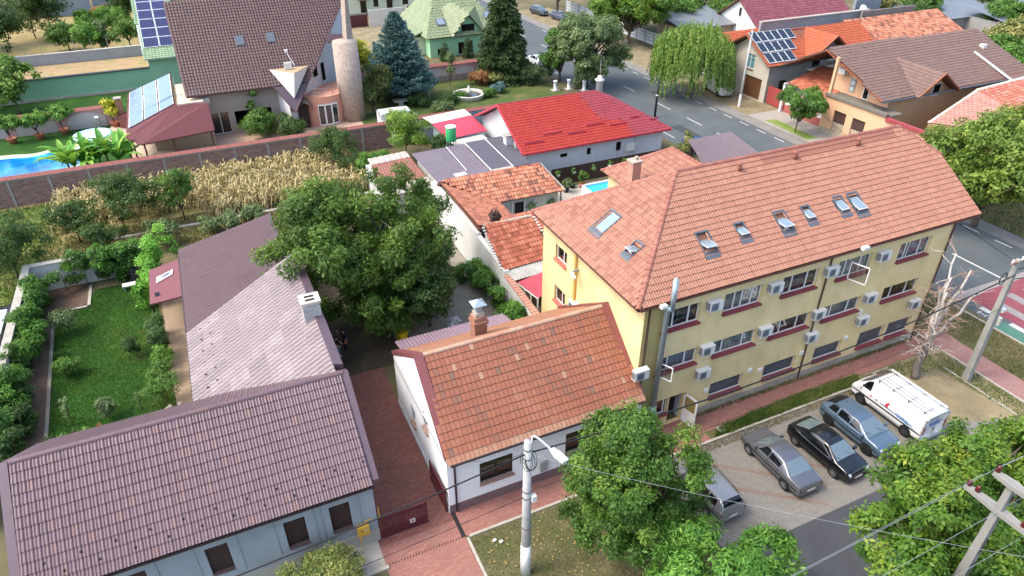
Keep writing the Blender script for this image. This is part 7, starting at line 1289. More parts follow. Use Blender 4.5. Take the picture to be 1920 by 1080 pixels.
class Body:
    """body loft: stations (x, half width, sill z, shoulder z, roof z, roof half width), rear to front"""
    def __init__(s, st):
        s.n = len(st); s.rings = []
        for x, wb, zb, zs, zr, wr in st:
            h = [(wb * .82, zb), (wb * .97, zb + .08), (wb, (zb + zs) * .5), (wb * .985, zs - .07), (wb * .95, zs), ((wr + wb * .95) * .5 + .012, (zs + zr) * .5), (wr, zr - .035), (wr * .6, zr - .004), (0, zr + .006)]
            s.rings.append(np.array([(x, y, z) for y, z in h] + [(x, -y, z) for y, z in h[-2::-1]]))
    def at(s, i, j):
        ring = np.stack([cr([r[k] for r in s.rings], i) for k in range(17)]); return cr(list(ring), j)
    def ring(s, i): return np.stack([cr([r[k] for r in s.rings], i) for k in range(17)])
    def mesh(s, si=4, sj=3):
        ii = [k / si for k in range((s.n - 1) * si + 1)]; jj = [k / sj for k in range(16 * sj + 1)]; v = []
        for i in ii:
            rg_ = list(s.ring(i)); v += [cr(rg_, j) for j in jj]
        m = len(jj); f = [[a * m + b, (a + 1) * m + b, (a + 1) * m + b + 1, a * m + b + 1] for a in range(len(ii) - 1) for b in range(m - 1)]
        f += [[a * m, a * m + m - 1, (a + 1) * m + m - 1, (a + 1) * m] for a in range(len(ii) - 1)]; f += [list(range(m)), list(range((len(ii) - 1) * m, len(ii) * m))[::-1]]
        return MB().add(v, f)
    def patch(s, i0, i1, j0, j1, off=.012, n=6, i0b=None, i1b=None):
        """panel lying on the body between stations i and ring positions j; i0b/i1b slant its ends"""
        v = []
        for b in range(n + 1):
            q = b / n; a0 = i0 + ((i0b if i0b is not None else i0) - i0) * q; a1 = i1 + ((i1b if i1b is not None else i1) - i1) * q
            for a in range(n + 1): v.append(s.at(a0 + (a1 - a0) * a / n, j0 + (j1 - j0) * q))
        v = np.array(v).reshape(n + 1, n + 1, 3); du = np.gradient(v, axis=1); dv = np.gradient(v, axis=0); nr = np.cross(du, dv); nr /= np.linalg.norm(nr, axis=2)[..., None] + 1e-9
        c = np.array([v[..., 0].mean(), 0, .6]); sg = np.sign(((v - c) * nr).sum(2).mean()); w = (v + nr * sg * off).reshape(-1, 3)
        return MB().add(w, [[a * (n + 1) + b, a * (n + 1) + b + 1, (a + 1) * (n + 1) + b + 1, (a + 1) * (n + 1) + b] for a in range(n) for b in range(n)])
def wheel(par, x, y, r, w, side, rimm, spokes=6):
    t = MB(); prof = [(r * .62, -w / 2), (r * .94, -w / 2), (r, -w / 2 + .03), (r, w / 2 - .012), (r * .94, w / 2), (r * .62, w / 2)]
    t.lathe(prof, (0, 0, 0), 24); o = t.build('wheel', m_tyre, None, True); o.parent = par; o.matrix_basis = Matrix.Translation((x, y, r)) @ Matrix.Rotation(R(90) * (-side), 4, 'X')
    d = MB().lathe([(r * .6, 0), (r * .6, .01)], (0, 0, w / 2 - .022), 24).build('hub_well', m_blk, None); d.parent = o
    q = MB().lathe([(r * .64, 0), (r * .64, .015), (r * .55, .012), (r * .55, 0)], (0, 0, w / 2 - .01), 24)
    for k in range(spokes):
        a = 2 * math.pi * k / spokes; ca, sa = math.cos(a), math.sin(a); b = r * .085
        q.prism([(ca * .03 - sa * b, sa * .03 + ca * b, w / 2 - .012), (ca * r * .58 - sa * b * .8, sa * r * .58 + ca * b * .8, w / 2 - .012), (ca * r * .58 + sa * b * .8, sa * r * .58 - ca * b * .8, w / 2 - .012), (ca * .03 + sa * b, sa * .03 - ca * b, w / 2 - .012)], (0, 0, .025))
    q.lathe([(r * .16, 0), (r * .14, .03)], (0, 0, w / 2 - .012), 12); q = q.build('rim', rimm, None); q.parent = o
def car(name, label, cat, loc, rz, st, pm, wb, axf, wr_, roofi, cowl, rear, sides, rimm=None, extra=None, group=None, glass=None, spokes=6, trimj=None, detail=True, plates=True, lamps=True):
    """st stations; cowl=(i base, i top) of windscreen, rear=(i top, i base) of rear glass, sides = list of (i0,i1,i0b,i1b)"""
    t = thing(name, label, cat, loc, rz, group, world=False); B = Body(st); L0, L1 = st[0][0], st[-1][0]; gl = glass or g_car
    B.mesh().build('body', pm, t, True)
    B.patch(cowl[0], cowl[1], 6.15, 9.85, .01).build('windscreen', g_car2, t, True); B.patch(rear[0], rear[1], 6.15, 9.85, .01).build('rear_window', g_car2 if glass is None else gl, t, True)
    for (i0, i1, i0b, i1b) in sides:
        B.patch(i0, i1, 4.25, 5.85, .01, 5, i0b, i1b).build('side_window', g_car, t, True); B.patch(i0, i1, 11.75, 10.15, .01, 5, i0b, i1b).build('side_window', g_car, t, True)
    for x in (axf, axf - wb):
        i = np.interp(x, [s[0] for s in st], range(len(st))); w_ = np.interp(x, [s[0] for s in st], [s[1] for s in st])
        for sd in (1, -1):
            a = MB().lathe([(wr_ + .055, 0), (wr_ + .055, .13), (wr_ + .03, .135)], (0, 0, 0), 24).build('wheel_arch', m_blk, t); a.matrix_basis = Matrix.Translation((x, sd * (w_ - .128), wr_ + .02)) @ Matrix.Rotation(R(90) * (-sd), 4, 'X')
            wheel(t, x, sd * (w_ - .066), wr_, .2, sd, rimm or m_rim, spokes)
    if detail:
        xm = st[cowl[0]][0] - .25; zm = st[cowl[0]][3] + .02
        for sd in (1, -1):
            MB().box(xm - .07, xm + .07, sd * (st[cowl[0]][1] - .02) - (.0 if sd > 0 else .2), sd * (st[cowl[0]][1] - .02) + (.2 if sd > 0 else 0), zm, zm + .13).build('mirror', pm, t)
            for (i0, i1, _, _) in sides[:2]:
                x0 = float(B.at(min(i0, i1) + .15, 3.5)[0]); MB().box(x0, x0 + .16, sd * (st[cowl[0]][1] * .985) - .012, sd * (st[cowl[0]][1] * .985) + .012, st[cowl[0]][3] - .13, st[cowl[0]][3] - .10).build('door_handle', pm, t)
        B.patch(.6, len(st) - 1.6, 2.25, 2.02, .012, 12).build('side_moulding', m_blk, t); B.patch(.6, len(st) - 1.6, 13.75, 13.98, .012, 12).build('side_moulding', m_blk, t)
        B.patch(.35, len(st) - 1.35, 1.2, .4, .01, 12).build('sill', m_blk, t); B.patch(.35, len(st) - 1.35, 14.8, 15.6, .01, 12).build('sill', m_blk, t)
        m_seam = M('seam', '#0c0d0f', .8)
        for k, (i0, i1, i0b, i1b) in enumerate(sides):
            for e in ((max(i0, i1) + .06,) if k < len(sides) - 1 else (max(i0, i1) + .1, )):
                B.patch(e, e + .025, 1.0, 4.2, .006, 6).build('door_seam', m_seam, t); B.patch(e, e + .025, 15.0, 11.8, .006, 6).build('door_seam', m_seam, t)
        B.patch(min(s_[0] for s_ in sides) - .0, min(s_[0] for s_ in sides) + .025, 1.0, 4.0, .006, 6).build('door_seam', m_seam, t); B.patch(cowl[0] + .12, cowl[0] + .15, 5.2, 10.8, .006, 8).build('bonnet_seam', m_seam, t); B.patch(cowl[0] + .12, len(st) - 2.1, 5.2, 5.26, .006, 8).build('bonnet_seam', m_seam, t); B.patch(cowl[0] + .12, len(st) - 2.1, 10.8, 10.74, .006, 8).build('bonnet_seam', m_seam, t)
        for sd in (.25, -.25): p0 = Vector(B.at(cowl[0] - .02, 8)); MB().tube([(p0.x, sd * 1.6, p0.z + .0), (p0.x - .22, sd * 1.6 - .3, p0.z + .13)], .01, 4).build('wiper', m_blk, t)
    W = st[1][1]; Wf = st[-2][1]
    if lamps:
        n = len(st) - 1
        B.patch(n - 1.05, n - .25, 4.35, 6.3, .014, 4).build('headlight', m_lamp, t, True); B.patch(n - 1.05, n - .25, 11.65, 9.7, .014, 4).build('headlight', m_lamp, t, True)
        B.patch(.12, .75, 3.1, 4.6, .014, 4).build('taillight', m_tail, t, True); B.patch(.12, .75, 12.9, 11.4, .014, 4).build('taillight', m_tail, t, True)
        MB().box(L1 - .1, L1 + .03, -Wf * .5, Wf * .5, st[-1][2] + .1, st[-1][2] + .22).build('grille', m_blk, t); MB().box(L0 - .035, L0 + .1, -W * .82, W * .82, st[0][2] + .02, st[0][2] + .16).build('rear_bumper', pm if not trimj else m_blk, t); MB().box(L1 - .12, L1 + .02, -Wf * .8, Wf * .8, st[-1][2] - .02, st[-1][2] + .09).build('front_bumper', pm if not trimj else m_blk, t)
    if plates: MB().box(L1 + .031, L1 + .045, -.26, .26, st[-1][2] + .1, st[-1][2] + .21).build('number_plate', m_plate, t); MB().box(L0 - .05, L0 - .036, -.26, .26, st[0][2] + .14 + .06, st[0][2] + .31).build('number_plate', m_plate, t)
    if extra: extra(t, B)
    return t
# station tables: x, half width, sill, shoulder, roof, roof half width
coupe = [(-2.2, .70, .30, .60, .64, .60), (-2.13, .80, .24, .84, .90, .70), (-1.5, .85, .22, .90, .97, .72), (-.72, .855, .20, .93, 1.32, .57), (.05, .855, .20, .92, 1.37, .57), (.48, .855, .20, .91, 1.33, .56), (1.2, .85, .22, .89, .96, .70), (1.85, .82, .24, .78, .84, .66), (2.14, .76, .28, .66, .70, .58), (2.22, .66, .34, .5, .54, .5)]
astra = [(-2.05, .72, .32, .66, .72, .6), (-2.0, .80, .26, .90, .98, .66), (-1.62, .84, .22, .98, 1.12, .62), (-.85, .855, .20, .96, 1.40, .57), (-.05, .855, .20, .95, 1.43, .58), (.42, .855, .20, .93, 1.39, .57), (1.18, .85, .22, .92, 1.0, .70), (1.75, .84, .24, .86, .92, .68), (1.98, .80, .26, .76, .81, .62), (2.07, .72, .30, .58, .62, .56)]
hatch = [(-2.02, .74, .34, .70, .76, .6), (-1.96, .83, .28, .96, 1.05, .64), (-1.72, .87, .24, 1.02, 1.24, .6), (-1.3, .88, .22, 1.0, 1.40, .58), (-.3, .885, .20, .97, 1.44, .59), (.30, .885, .20, .95, 1.39, .58), (1.12, .88, .22, .95, 1.03, .74), (1.72, .87, .24, .89, .95, .70), (1.95, .83, .26, .78, .83, .64), (2.03, .74, .30, .6, .64, .58)]
wagon = [(-2.0, .72, .34, .72, .80, .6), (-1.96, .80, .28, .98, 1.1, .62), (-1.72, .825, .24, 1.0, 1.38, .56), (-1.0, .83, .22, .98, 1.45, .57), (-.2, .83, .20, .96, 1.46, .57), (.3, .83, .20, .94, 1.42, .56), (1.12, .825, .22, .92, 1.0, .68), (1.7, .80, .24, .82, .88, .62), (1.95, .74, .28, .66, .71, .55), (2.02, .62, .34, .5, .55, .46)]
estate = [(-2.3, .76, .34, .74, .82, .62), (-2.25, .84, .28, 1.0, 1.14, .64), (-1.98, .865, .24, 1.02, 1.42, .58), (-1.1, .87, .22, 1.0, 1.48, .59), (-.2, .87, .20, .98, 1.49, .59), (.35, .87, .20, .96, 1.44, .58), (1.2, .865, .22, .94, 1.02, .7), (1.95, .83, .24, .84, .9, .64), (2.25, .76, .28, .68, .73, .56), (2.33, .62, .34, .5, .55, .46)]
vanst = [(-2.38, .86, .34, 1.0, 1.86, .80), (-2.34, .93, .28, 1.12, 1.95, .83), (-1.6, .95, .24, 1.14, 1.97, .84), (.2, .95, .22, 1.14, 1.97, .84), (1.02, .95, .22, 1.12, 1.93, .82), (1.28, .95, .22, 1.12, 1.84, .80), (1.95, .93, .24, 1.1, 1.24, .76), (2.25, .88, .28, .92, 1.0, .68), (2.36, .80, .32, .72, .77, .6), (2.42, .66, .36, .52, .56, .5)]
CR_ = [(2, 2.0, 3), ]
sd4 = [(3.05, 4.0, 2.95, 4.0), (4.12, 5.5, 4.12, 5.05)]; sd3 = [(2.55, 3.35, 2.9, 3.35), (3.45, 4.25, 3.45, 4.25), (4.35, 5.6, 4.35, 5.1)]; sdw = [(2.35, 3.05, 2.4, 3.05), (3.15, 4.1, 3.15, 4.1), (4.2, 5.6, 4.2, 5.1)]
car('parked_coupe', 'metallic grey coupe parked nose to the kerb, second from left', 'car', (23.55, 17.4, .012), R(90), coupe, paint('paint_grey', '#686b72', .55, .3), 2.66, 1.38, .30, None, (6, 5.05), (2.9, 2.02), sd4, spokes=7)
car('parked_hatchback', 'black hatchback parked facing the road between grey coupe and blue car', 'car', (26.4, 16.95, .012), R(-87), astra, paint('paint_black', '#0c0e11', .1, .22), 2.6, 1.26, .29, None, (6, 5.05), (2.9, 1.85), sd3, spokes=7, trimj=True)
def corsa(t, B):
    B.patch(1.1, 2.9, 6.2, 9.8, .016).build('rear_spoiler', m_blk, t, True); MB().box(2.0, 2.05, -.6, .6, .55, .63).build('vizor_panel', m_blk, t)
    MB().tube([(-1.05, 0, 1.42), (-1.2, 0, 1.52)], .012, 5).build('antenna', m_blk, t); B.patch(2.55, 5.1, 6.02, 6.14, .014, 10).build('roof_trim', m_blk, t); B.patch(2.55, 5.1, 9.98, 9.86, .014, 10).build('roof_trim', m_blk, t)
car('parked_hatchback', 'light steel blue hatchback parked facing the road beside the white van', 'car', (29.3, 17.45, .012), R(-88), hatch, paint('paint_steel', '#51677a', .3, .3), 2.58, 1.3, .32, None, (6, 5.05), (2.9, 1.6), sd3, rimm=M('rim_dark', '#3a3c40', .3, metal=.7), spokes=5, extra=corsa)
car('parked_wagon', 'silver estate car half under the street tree at the left parking bay', 'car', (18.85, 17.55, .012), R(91), wagon, paint('paint_silver', '#8f9192', .5, .3), 2.45, 1.3, .28, None, (6, 5.05), (2.15, 1.4), sdw, glass=g_car, extra=lambda t, B: [MB().tube([(-1.6, s * .58, 1.43), (-1.0, s * .6, 1.5), (.1, s * .6, 1.5), (.35, s * .58, 1.42)], .016, 5).build('roof_rail', m_blk, t) for s in (1, -1)])
def van_extra(t, B):
    m_bl = M('decal_blue', '#2f6fb0', .5, .05); m_rd = M('decal_red', '#c02438', .5, .05); m_gr = M('decal_grey', '#9aa4a4', .6, .05); rng = random.Random(4); y = .955
    def bar(x0, x1, z, h, m, nm): MB().box(x0, x1, y, y + .006, z, z + h).build(nm, m, t)
    bar(-1.75, .02, .93, .05, m_bl, 'stripe'); bar(-.2, .3, .93, .05, M('decal_navy', '#22476f', .5), 'stripe'); bar(-2.0, -1.3, .83, .03, M('decal_teal', '#3f8a9a', .5), 'stripe')
    for x, z, s in ((-.02, .98, .36), (.98, .9, .16)):
        MB().prism([(x, y + .004, z), (x - s * .5, y + .004, z + s * .15), (x - s * .3, y + .004, z + s * .5), (x - s * .62, y + .004, z + s * .6), (x - s * .4, y + .004, z + s), (x - s * .05, y + .004, z + s * .62), (x + s * .12, y + .004, z + s * .4)], (0, .006, 0)).build('flame_logo', m_rd, t)
    for k in range(5):
        z = 1.09 - k * .055; x = -.62 - .05 * k
        for q in range(rng.randint(4, 6)): w = rng.uniform(.08, .22); bar(x - w, x, z, .034, m_gr if k < 2 else m_bl, 'lettering'); x -= w + .04
    for k in range(3): bar(.62 - k * .11, .7 - k * .11, .90, .02, m_gr, 'lettering')
    for k in range(5):
        x0 = -.62 + .03 * k
        for q in range(4): w = rng.uniform(.12, .26); MB().box(-2.41, -2.402, -x0 - w, -x0, 1.5 - k * .06, 1.53 - k * .06).build('rear_lettering', m_bl, t); x0 += w + .05
    for sd in (1, -1):
        MB().box(-2.41, -2.3, sd * .86 - .07, sd * .86 + .07, .8, 1.35).build('taillight', m_tail, t); MB().box(-2.40, -2.33, sd * .9 - .05, sd * .9 + .05, .42, 1.85).build('rear_pillar', m_acg, t)
        MB().tube([(-2.25, sd * .72, 2.12), (1.05, sd * .72, 2.12)], .022, 6).build('rack_rail', m_steel, t)
        for x in (-2.0, -1.0, 0., .9): MB().box(x - .03, x + .03, sd * .72 - .02, sd * .72 + .02, 1.93, 2.12).build('rack_foot', m_blk, t)
    for x in (-2.0, -1.0, 0., .9): MB().tube([(x, -.74, 2.10), (x, .74, 2.10)], .018, 6).build('rack_bar', m_steel, t)
    MB().tube([(-2.35, -.58, 2.2), (1.2, -.58, 2.2)], .06, 10).build('pipe_carrier', m_pvc, t); MB().tube([(-2.2, .45, 2.16), (.9, .45, 2.16)], .02, 6).build('ladder_rail', m_steel, t); MB().tube([(-2.2, .2, 2.16), (.9, .2, 2.16)], .02, 6).build('ladder_rail', m_steel, t)
    MB().box(-2.41, -2.39, -.03, .03, .8, 1.05).build('rear_handle', m_blk, t); MB().box(-2.405, -2.39, -.004, .004, .5, 1.85).build('door_seam', m_acg, t); MB().box(-2.42, -2.41, -.3, .1, .5, .62).build('number_plate', m_plate, t); MB().box(-2.5, -2.36, -.8, .8, .32, .46).build('rear_bumper', m_acg, t)
    MB().box(-1.3, .9, .95, .957, .36, .48).build('side_moulding', m_acg, t); MB().box(.52, .6, .952, .965, .95, 1.02).build('door_handle', m_blk, t)
car('parked_van', 'white tradesman van with roof rack and red flame logo', 'van', (32.45, 17.75, .012), R(91), vanst, paint('paint_white', '#d8dad8', 0., .35), 3.0, 1.5, .32, None, (6, 5.1), (.9, .2), [(4.15, 5.75, 4.15, 5.25)], rimm=M('rim_steel', '#4a4c4e', .5, metal=.5), extra=van_extra, plates=False, detail=True)
# distant vehicles
far = 'cars parked along the main road'
car('parked_estate', 'dark green estate car farthest up the road under the tree', 'car', (63.0, 125.0, .012), R(-84), estate, paint('paint_bottle', '#27363a', .3), 2.7, 1.4, .3, None, (6, 5.05), (2.15, 1.4), sdw, detail=False, group=far)
car('parked_estate', 'slate blue estate car parked on the dirt beside the far fence', 'car', (64.4, 118.8, .012), R(-80), estate, paint('paint_slate', '#47546a', .4), 2.7, 1.4, .3, None, (6, 5.05), (2.15, 1.4), sdw, detail=False, group=far)
car('parked_hatchback', 'dark car nearest in the roadside row, partly behind the linden', 'car', (65.6, 111.8, .012), R(-96), hatch, paint('paint_midnight', '#23283a', .3), 2.58, 1.3, .32, None, (6, 5.05), (2.9, 1.6), sd3, detail=False, group=far)
car('parked_hatchback', 'blue car behind the ribbed carport roof by the road', 'car', (47.6, 55.6, .012), R(90), hatch, paint('paint_blue', '#2c4f8f', .2), 2.58, 1.3, .32, None, (6, 5.05), (2.9, 1.6), sd3, detail=False, group=far)
car('parked_hatchback', 'red car peeking over the ribbed carport roof', 'car', (47.6, 50.8, .012), R(90), hatch, paint('paint_crimson', '#b02848', .1), 2.58, 1.3, .32, None, (6, 5.05), (2.9, 1.6), sd3, detail=False, group=far)
car('parked_hatchback', 'dark blue car just behind the office roof ridge', 'car', (47.7, 46.0, .012), R(90), hatch, paint('paint_navy', '#2f4a6a', .2), 2.58, 1.3, .32, None, (6, 5.05), (2.9, 1.6), sd3, detail=False, group=far)
car('parked_hatchback', 'pale car between the dark conifer and the green linden', 'car', (46.9, 93.5, .012), R(90), hatch, paint('paint_pearl', '#c4ccd4', .1), 2.58, 1.3, .32, None, (6, 5.05), (2.9, 1.6), sd3, detail=False, group=far)
car('parked_van', 'white van half hidden under the willow by the garage', 'van', (62.6, 71.2, .012), R(-100), vanst, paint('paint_white', '', 0.), 3.0, 1.5, .32, None, (6, 5.1), (.9, .2), [(4.15, 5.75, 4.15, 5.25)], detail=False)
car('garden_van', 'white van behind the brick wall in the villa garden', 'van', (20.6, 76.6, .02), R(0), vanst, paint('paint_white', '', 0.), 3.0, 1.5, .32, None, (6, 5.1), (.9, .2), [(4.15, 5.75, 4.15, 5.25)], detail=False)
# ================================================================ poles, wires, bins, people and small things
m_cpole = M('pole_concrete', '#a8aaa8', .9, .1, 1.5, bmp=.15, dirt='#82847f', dirt_amt=.5); m_wire = M('wire_black', '#1a1b1e', .6); m_wireg = M('wire_grey', '#8a9096', .5)
LP = thing('lamp_pole', 'round concrete street lamp pole with white base on the verge', 'lamp post', (8.6, 17.3, 0))
MB().tube([(8.6, 17.3, 0), (8.6, 17.3, 8.3)], [.24, .15], 18).build('pole', m_cpole, LP, True); MB().tube([(8.6, 17.3, 0), (8.6, 17.3, 2.0)], [.247, .230], 18).build('painted_base', M('lime_paint', '#d2d4d2', .9, .06, 2), LP, True)
MB().tube([(8.72, 17.2, 7.6), (8.74, 17.18, 8.62), (8.78, 17.1, 8.7), (8.86, 16.9, 8.73), (9.02, 16.05, 8.8)], .035, 8).build('lamp_arm', m_pvc, LP, True)
q = MB(); d = Vector((.2, -1, .05)).normalized(); s = Vector((1, .2, 0)).normalized(); c = Vector((9.01, 16.1, 8.78))
q.prism([c - s * .09, c + s * .09, c + d * .35 + s * .16, c + d * .8 + s * .14, c + d * .8 - s * .14, c + d * .35 - s * .16], (0, 0, .1)); q.build('lamp_head', m_pvc, LP)
for z in (3.2, 5.1, 5.5, 7.4, 7.9): MB().lathe([(.19 + (8.3 - z) * .008, 0), (.19 + (8.3 - z) * .008, .05)], (8.6, 17.3, z), 14).build('steel_band', m_steel, LP)
MB().box(8.72, 8.92, 17.0, 17.2, 4.95, 5.3).build('junction_box', m_pvc, LP)
for k in range(5):
    a = k * 1.1; MB().tube([(8.6 + .25 * math.cos(a + q * .9) + .12 * math.sin(k), 17.2 + .22 * math.sin(a + q * .9), 7.3 + .35 * math.sin(q + k)) for q in np.linspace(0, 5.5, 14)], .012, 5).build('cable_loop', m_wire, LP)
def wire(label, a, b, sag, r=.02, m=None, name='cable', cat='cable', n=16):
    a, b = Vector(a), Vector(b); pts = []
    for i in range(n + 1): t = i / n; p = a.lerp(b, t); p.z -= sag * 4 * t * (1 - t); pts.append(p)
    o = MB().tube(pts, r, 6).build(name, m or m_wire, None, True); return tag(o, label, cat)
wire('thick black cable from the lamp pole along the white house', (8.6, 17.25, 7.7), (39.0, 17.9, 7.75), .9, .035); wire('black cable sagging left of the lamp pole past the gate', (8.6, 17.25, 7.7), (-24, 16.7, 7.5), .9, .03)
wire('thin cable below it crossing the driveway', (8.6, 17.25, 5.2), (-24, 16.9, 5.0), .6, .012); wire('thin grey wire from the lamp pole over the maple', (8.7, 17.2, 7.6), (24, 3.0, 9.0), .4, .006, m_wireg); wire('thin service wire to the white house eave', (8.6, 17.4, 7.6), (7.6, 21.6, 3.5), .3, .01); wire('low thin wire before the office front', (8.6, 17.3, 5.4), (39.2, 18.0, 5.3), .5, .012)
# square concrete pole at the corner
CP = thing('concrete_pole', 'leaning grey concrete pole with cables at the street corner', 'pole', (39.2, 18.0, 0))
MB().prism([(39.0, 17.8, 0), (39.42, 17.8, 0), (39.42, 18.24, 0), (39.0, 18.24, 0)], (0, 0, .02)).build('foot', m_cpole, CP)
q = MB(); b = [(39.0, 17.82), (39.4, 17.82), (39.4, 18.2), (39.0, 18.2)]; tp = [(39.22, 18.1), (39.46, 18.1), (39.46, 18.34), (39.22, 18.34)]; q.add([(x, y, 0) for x, y in b] + [(x, y, 8.5) for x, y in tp], [[3, 2, 1, 0], [4, 5, 6, 7], [0, 1, 5, 4], [1, 2, 6, 5], [2, 3, 7, 6], [3, 0, 4, 7]]); q.build('pole', M('pole_grey', '#8f8f88', .95, .12, 2, bmp=.2, dirt='#6f6f68'), CP)
MB().box(38.75, 39.7, 18.12, 18.26, 8.3, 8.42).build('crossarm', M('arm_rust', '#8a6a5a', .8), CP)
for x in (38.8, 39.65): MB().lathe([(.05, 0), (.07, .05), (.05, .1), (.07, .15), (.03, .2)], (x, 18.19, 8.42), 10).build('insulator', m_pvc, CP)
MB().box(39.5, 39.75, 17.85, 18.15, 4.1, 4.6).build('junction_box', M('box_cream', '#cfcab4', .6), CP); MB().box(39.5, 39.8, 17.9, 18.15, 5.0, 5.25).build('junction_box', m_pvc, CP)
for k in range(3): MB().tube([(39.46 + k * .04, 18.2, .2), (39.5 + k * .05, 18.22, 4.2), (39.52 + k * .04, 18.3, 8.2)], .025, 6).build('riser_cable', m_wire, CP)
MB().tube([(38.4 + .28 * math.cos(a), 18.1, 7.55 + .38 * math.sin(a)) for a in np.linspace(0, 12, 26)], .03, 6).build('cable_coil', m_wire, CP)
wire('dark cable bundle leaving the corner pole to the right', (39.3, 18.2, 7.8), (70, 19.5, 8.0), .8, .03); wire('second dark cable leaving the corner pole', (39.3, 18.2, 7.2), (70, 15.5, 7.6), 1.0, .025); wire('cable from the corner pole across the road', (39.3, 18.3, 8.3), (61.0, 65.3, 8.4), 1.2, .02)
# T shaped concrete mast in the lower right corner
TP = thing('power_pole', 'tapered concrete power pole with two crossarms and red insulators', 'power pole', (21.6, 7.25, 0))
m_tp = M('pole_pale', '#82817b', .9, .1, 2, bmp=.2, dirt='#92918a'); q = MB(); b = [(21.37, 7.04), (21.83, 7.04), (21.83, 7.46), (21.37, 7.46)]; tp = [(21.5, 7.15), (21.7, 7.15), (21.7, 7.35), (21.5, 7.35)]
q.add([(x, y, 0) for x, y in b] + [(x, y, 10.1) for x, y in tp], [[3, 2, 1, 0], [4, 5, 6, 7], [0, 1, 5, 4], [1, 2, 6, 5], [2, 3, 7, 6], [3, 0, 4, 7]]); q.build('pole', m_tp, TP)
for z in (6.6, 5.3, 4.0, 2.7): MB().box(21.54, 21.66, 7.02 + .011 * z, 7.06 + .011 * z, z, z + .85).build('slot', M('slot_dark', '#4f4e4c', .9), TP)
for z, L, tpz in ((10.0, .62, 0), (8.75, 1.2, 1)):
    a = MB(); w_ = .13; pts = [(21.6 - w_, 7.25 - L, z), (21.6 + w_ * .6, 7.25 - L, z), (21.6 + w_ * 1.4, 7.25, z + .02), (21.6 + w_ * .6, 7.25 + L, z), (21.6 - w_, 7.25 + L, z), (21.6 - w_ * 1.6, 7.25, z + .02)]; a.prism(pts, (0, 0, .16)); a.build('crossarm', m_tp, TP)
    for sgn in (-1, 1):
        for e in ((.92,) if not tpz else (.94, .68)):
            y = 7.25 + sgn * L * e
            MB().lathe([(.03, 0), (.085, .02), (.06, .06), (.09, .08), (.062, .12), (.088, .14), (.06, .18), (.08, .2), (.03, .26)], (21.6, y, z + .16), 14).build('insulator', M('insulator_red', '#5f1f22', .25, .1, spec=.7), TP, True)
for i, (y, z) in enumerate(((7.25 + .57, 10.4), (7.25 - .57, 10.4), (7.25 + 1.13, 9.15), (7.25 - 1.13, 9.15))): wire(('upper far', 'upper near', 'lower far', 'lower near')[i] + ' bare power wire running left from the pole arms', (21.6, y, z), (-30, y - .3, z + .2), .9, .006, m_wireg, 'power_wire', 'wire', 24); wire(('upper far', 'upper near', 'lower far', 'lower near')[i] + ' bare power wire running right from the pole arms', (21.6, y, z), (60, y + .3, z + .1), .6, .006, m_wireg, 'power_wire', 'wire', 20)
# road side poles
for nm, x, y, h, r, m, lb in (('utility_pole', 61.3, 65.4, 9.2, .16, m_cpole, 'pale concrete pole before the garage house'), ('black_pole', 49.5, 66.6, 4.6, .14, m_wire, 'black post at the road edge behind the red roof'), ('sign_post', 47.6, 51.4, 3.0, .05, m_cpole, 'thin lamp post beside the carport')):
    t = thing(nm, lb, 'pole', (x, y, 0)); MB().tube([(x, y, 0), (x, y, h)], [r, r * .75], 12).build('post', m, t, True)
    if nm == 'utility_pole': MB().box(x - .5, x + .5, y - .06, y + .06, h - .3, h - .18).build('crossarm', m_acg, t); MB().tube([(x, y, 0), (x, y, 1.6)], [r * 1.03, r * 1.0], 12).build('painted_base', m_pvc, t)
    elif nm == 'black_pole': MB().lathe([(.15, 0), (.15, .15)], (x, y, 2.6), 10).build('white_band', m_pvc, t)
    else: MB().box(x - .3, x + .1, y - .08, y + .08, h, h + .08).build('lamp_head', m_acg, t)
wire('thin wire from the garage house pole to the peach house', (61.3, 65.4, 8.8), (66.5, 53, 6.8), .3, .015); wire('thin wire from the garage pole to the grey wall', (61.3, 65.4, 8.6), (70, 65.1, 5.6), .3, .015)
for x, y, lb in ((43.4, 80.9, 'left white gate pillar behind the red roof'), (45.3, 80.6, 'second white gate pillar behind the red roof'), (46.9, 79.3, 'slim white pillar by the linden trunk')):
    t = thing('gate_pillar', lb, 'pillar', (x, y, 0), group='white pillars at the garden gate'); MB().lathe([(.32, 0), (.32, .15), (.24, .2), (.23, 1.15), (.3, 1.22), (.32, 1.3), (.2, 1.36)], (x, y, 0), 16).build('shaft', m_offw, t, True); MB().box(x - .5, x + .5, y - .5, y + .5, 0, .12).build('plinth', m_conc, t)
CH = thing('roof_chimney', 'white ornamental chimney with ball cap beyond the red roof ridge', 'chimney', (46.2, 73.2, 0)); MB().lathe([(.42, 0), (.42, 3.0), (.6, 3.1), (.6, 3.25), (.3, 3.35), (.28, 3.6), (.05, 3.75)], (45.6, 73.4, 0), 14).build('stack', m_offw, CH, True); MB().tube([(45.6, 73.4, 4.0), (45.6, 73.4, 5.6)], .04, 6).build('finial', m_conc, CH)
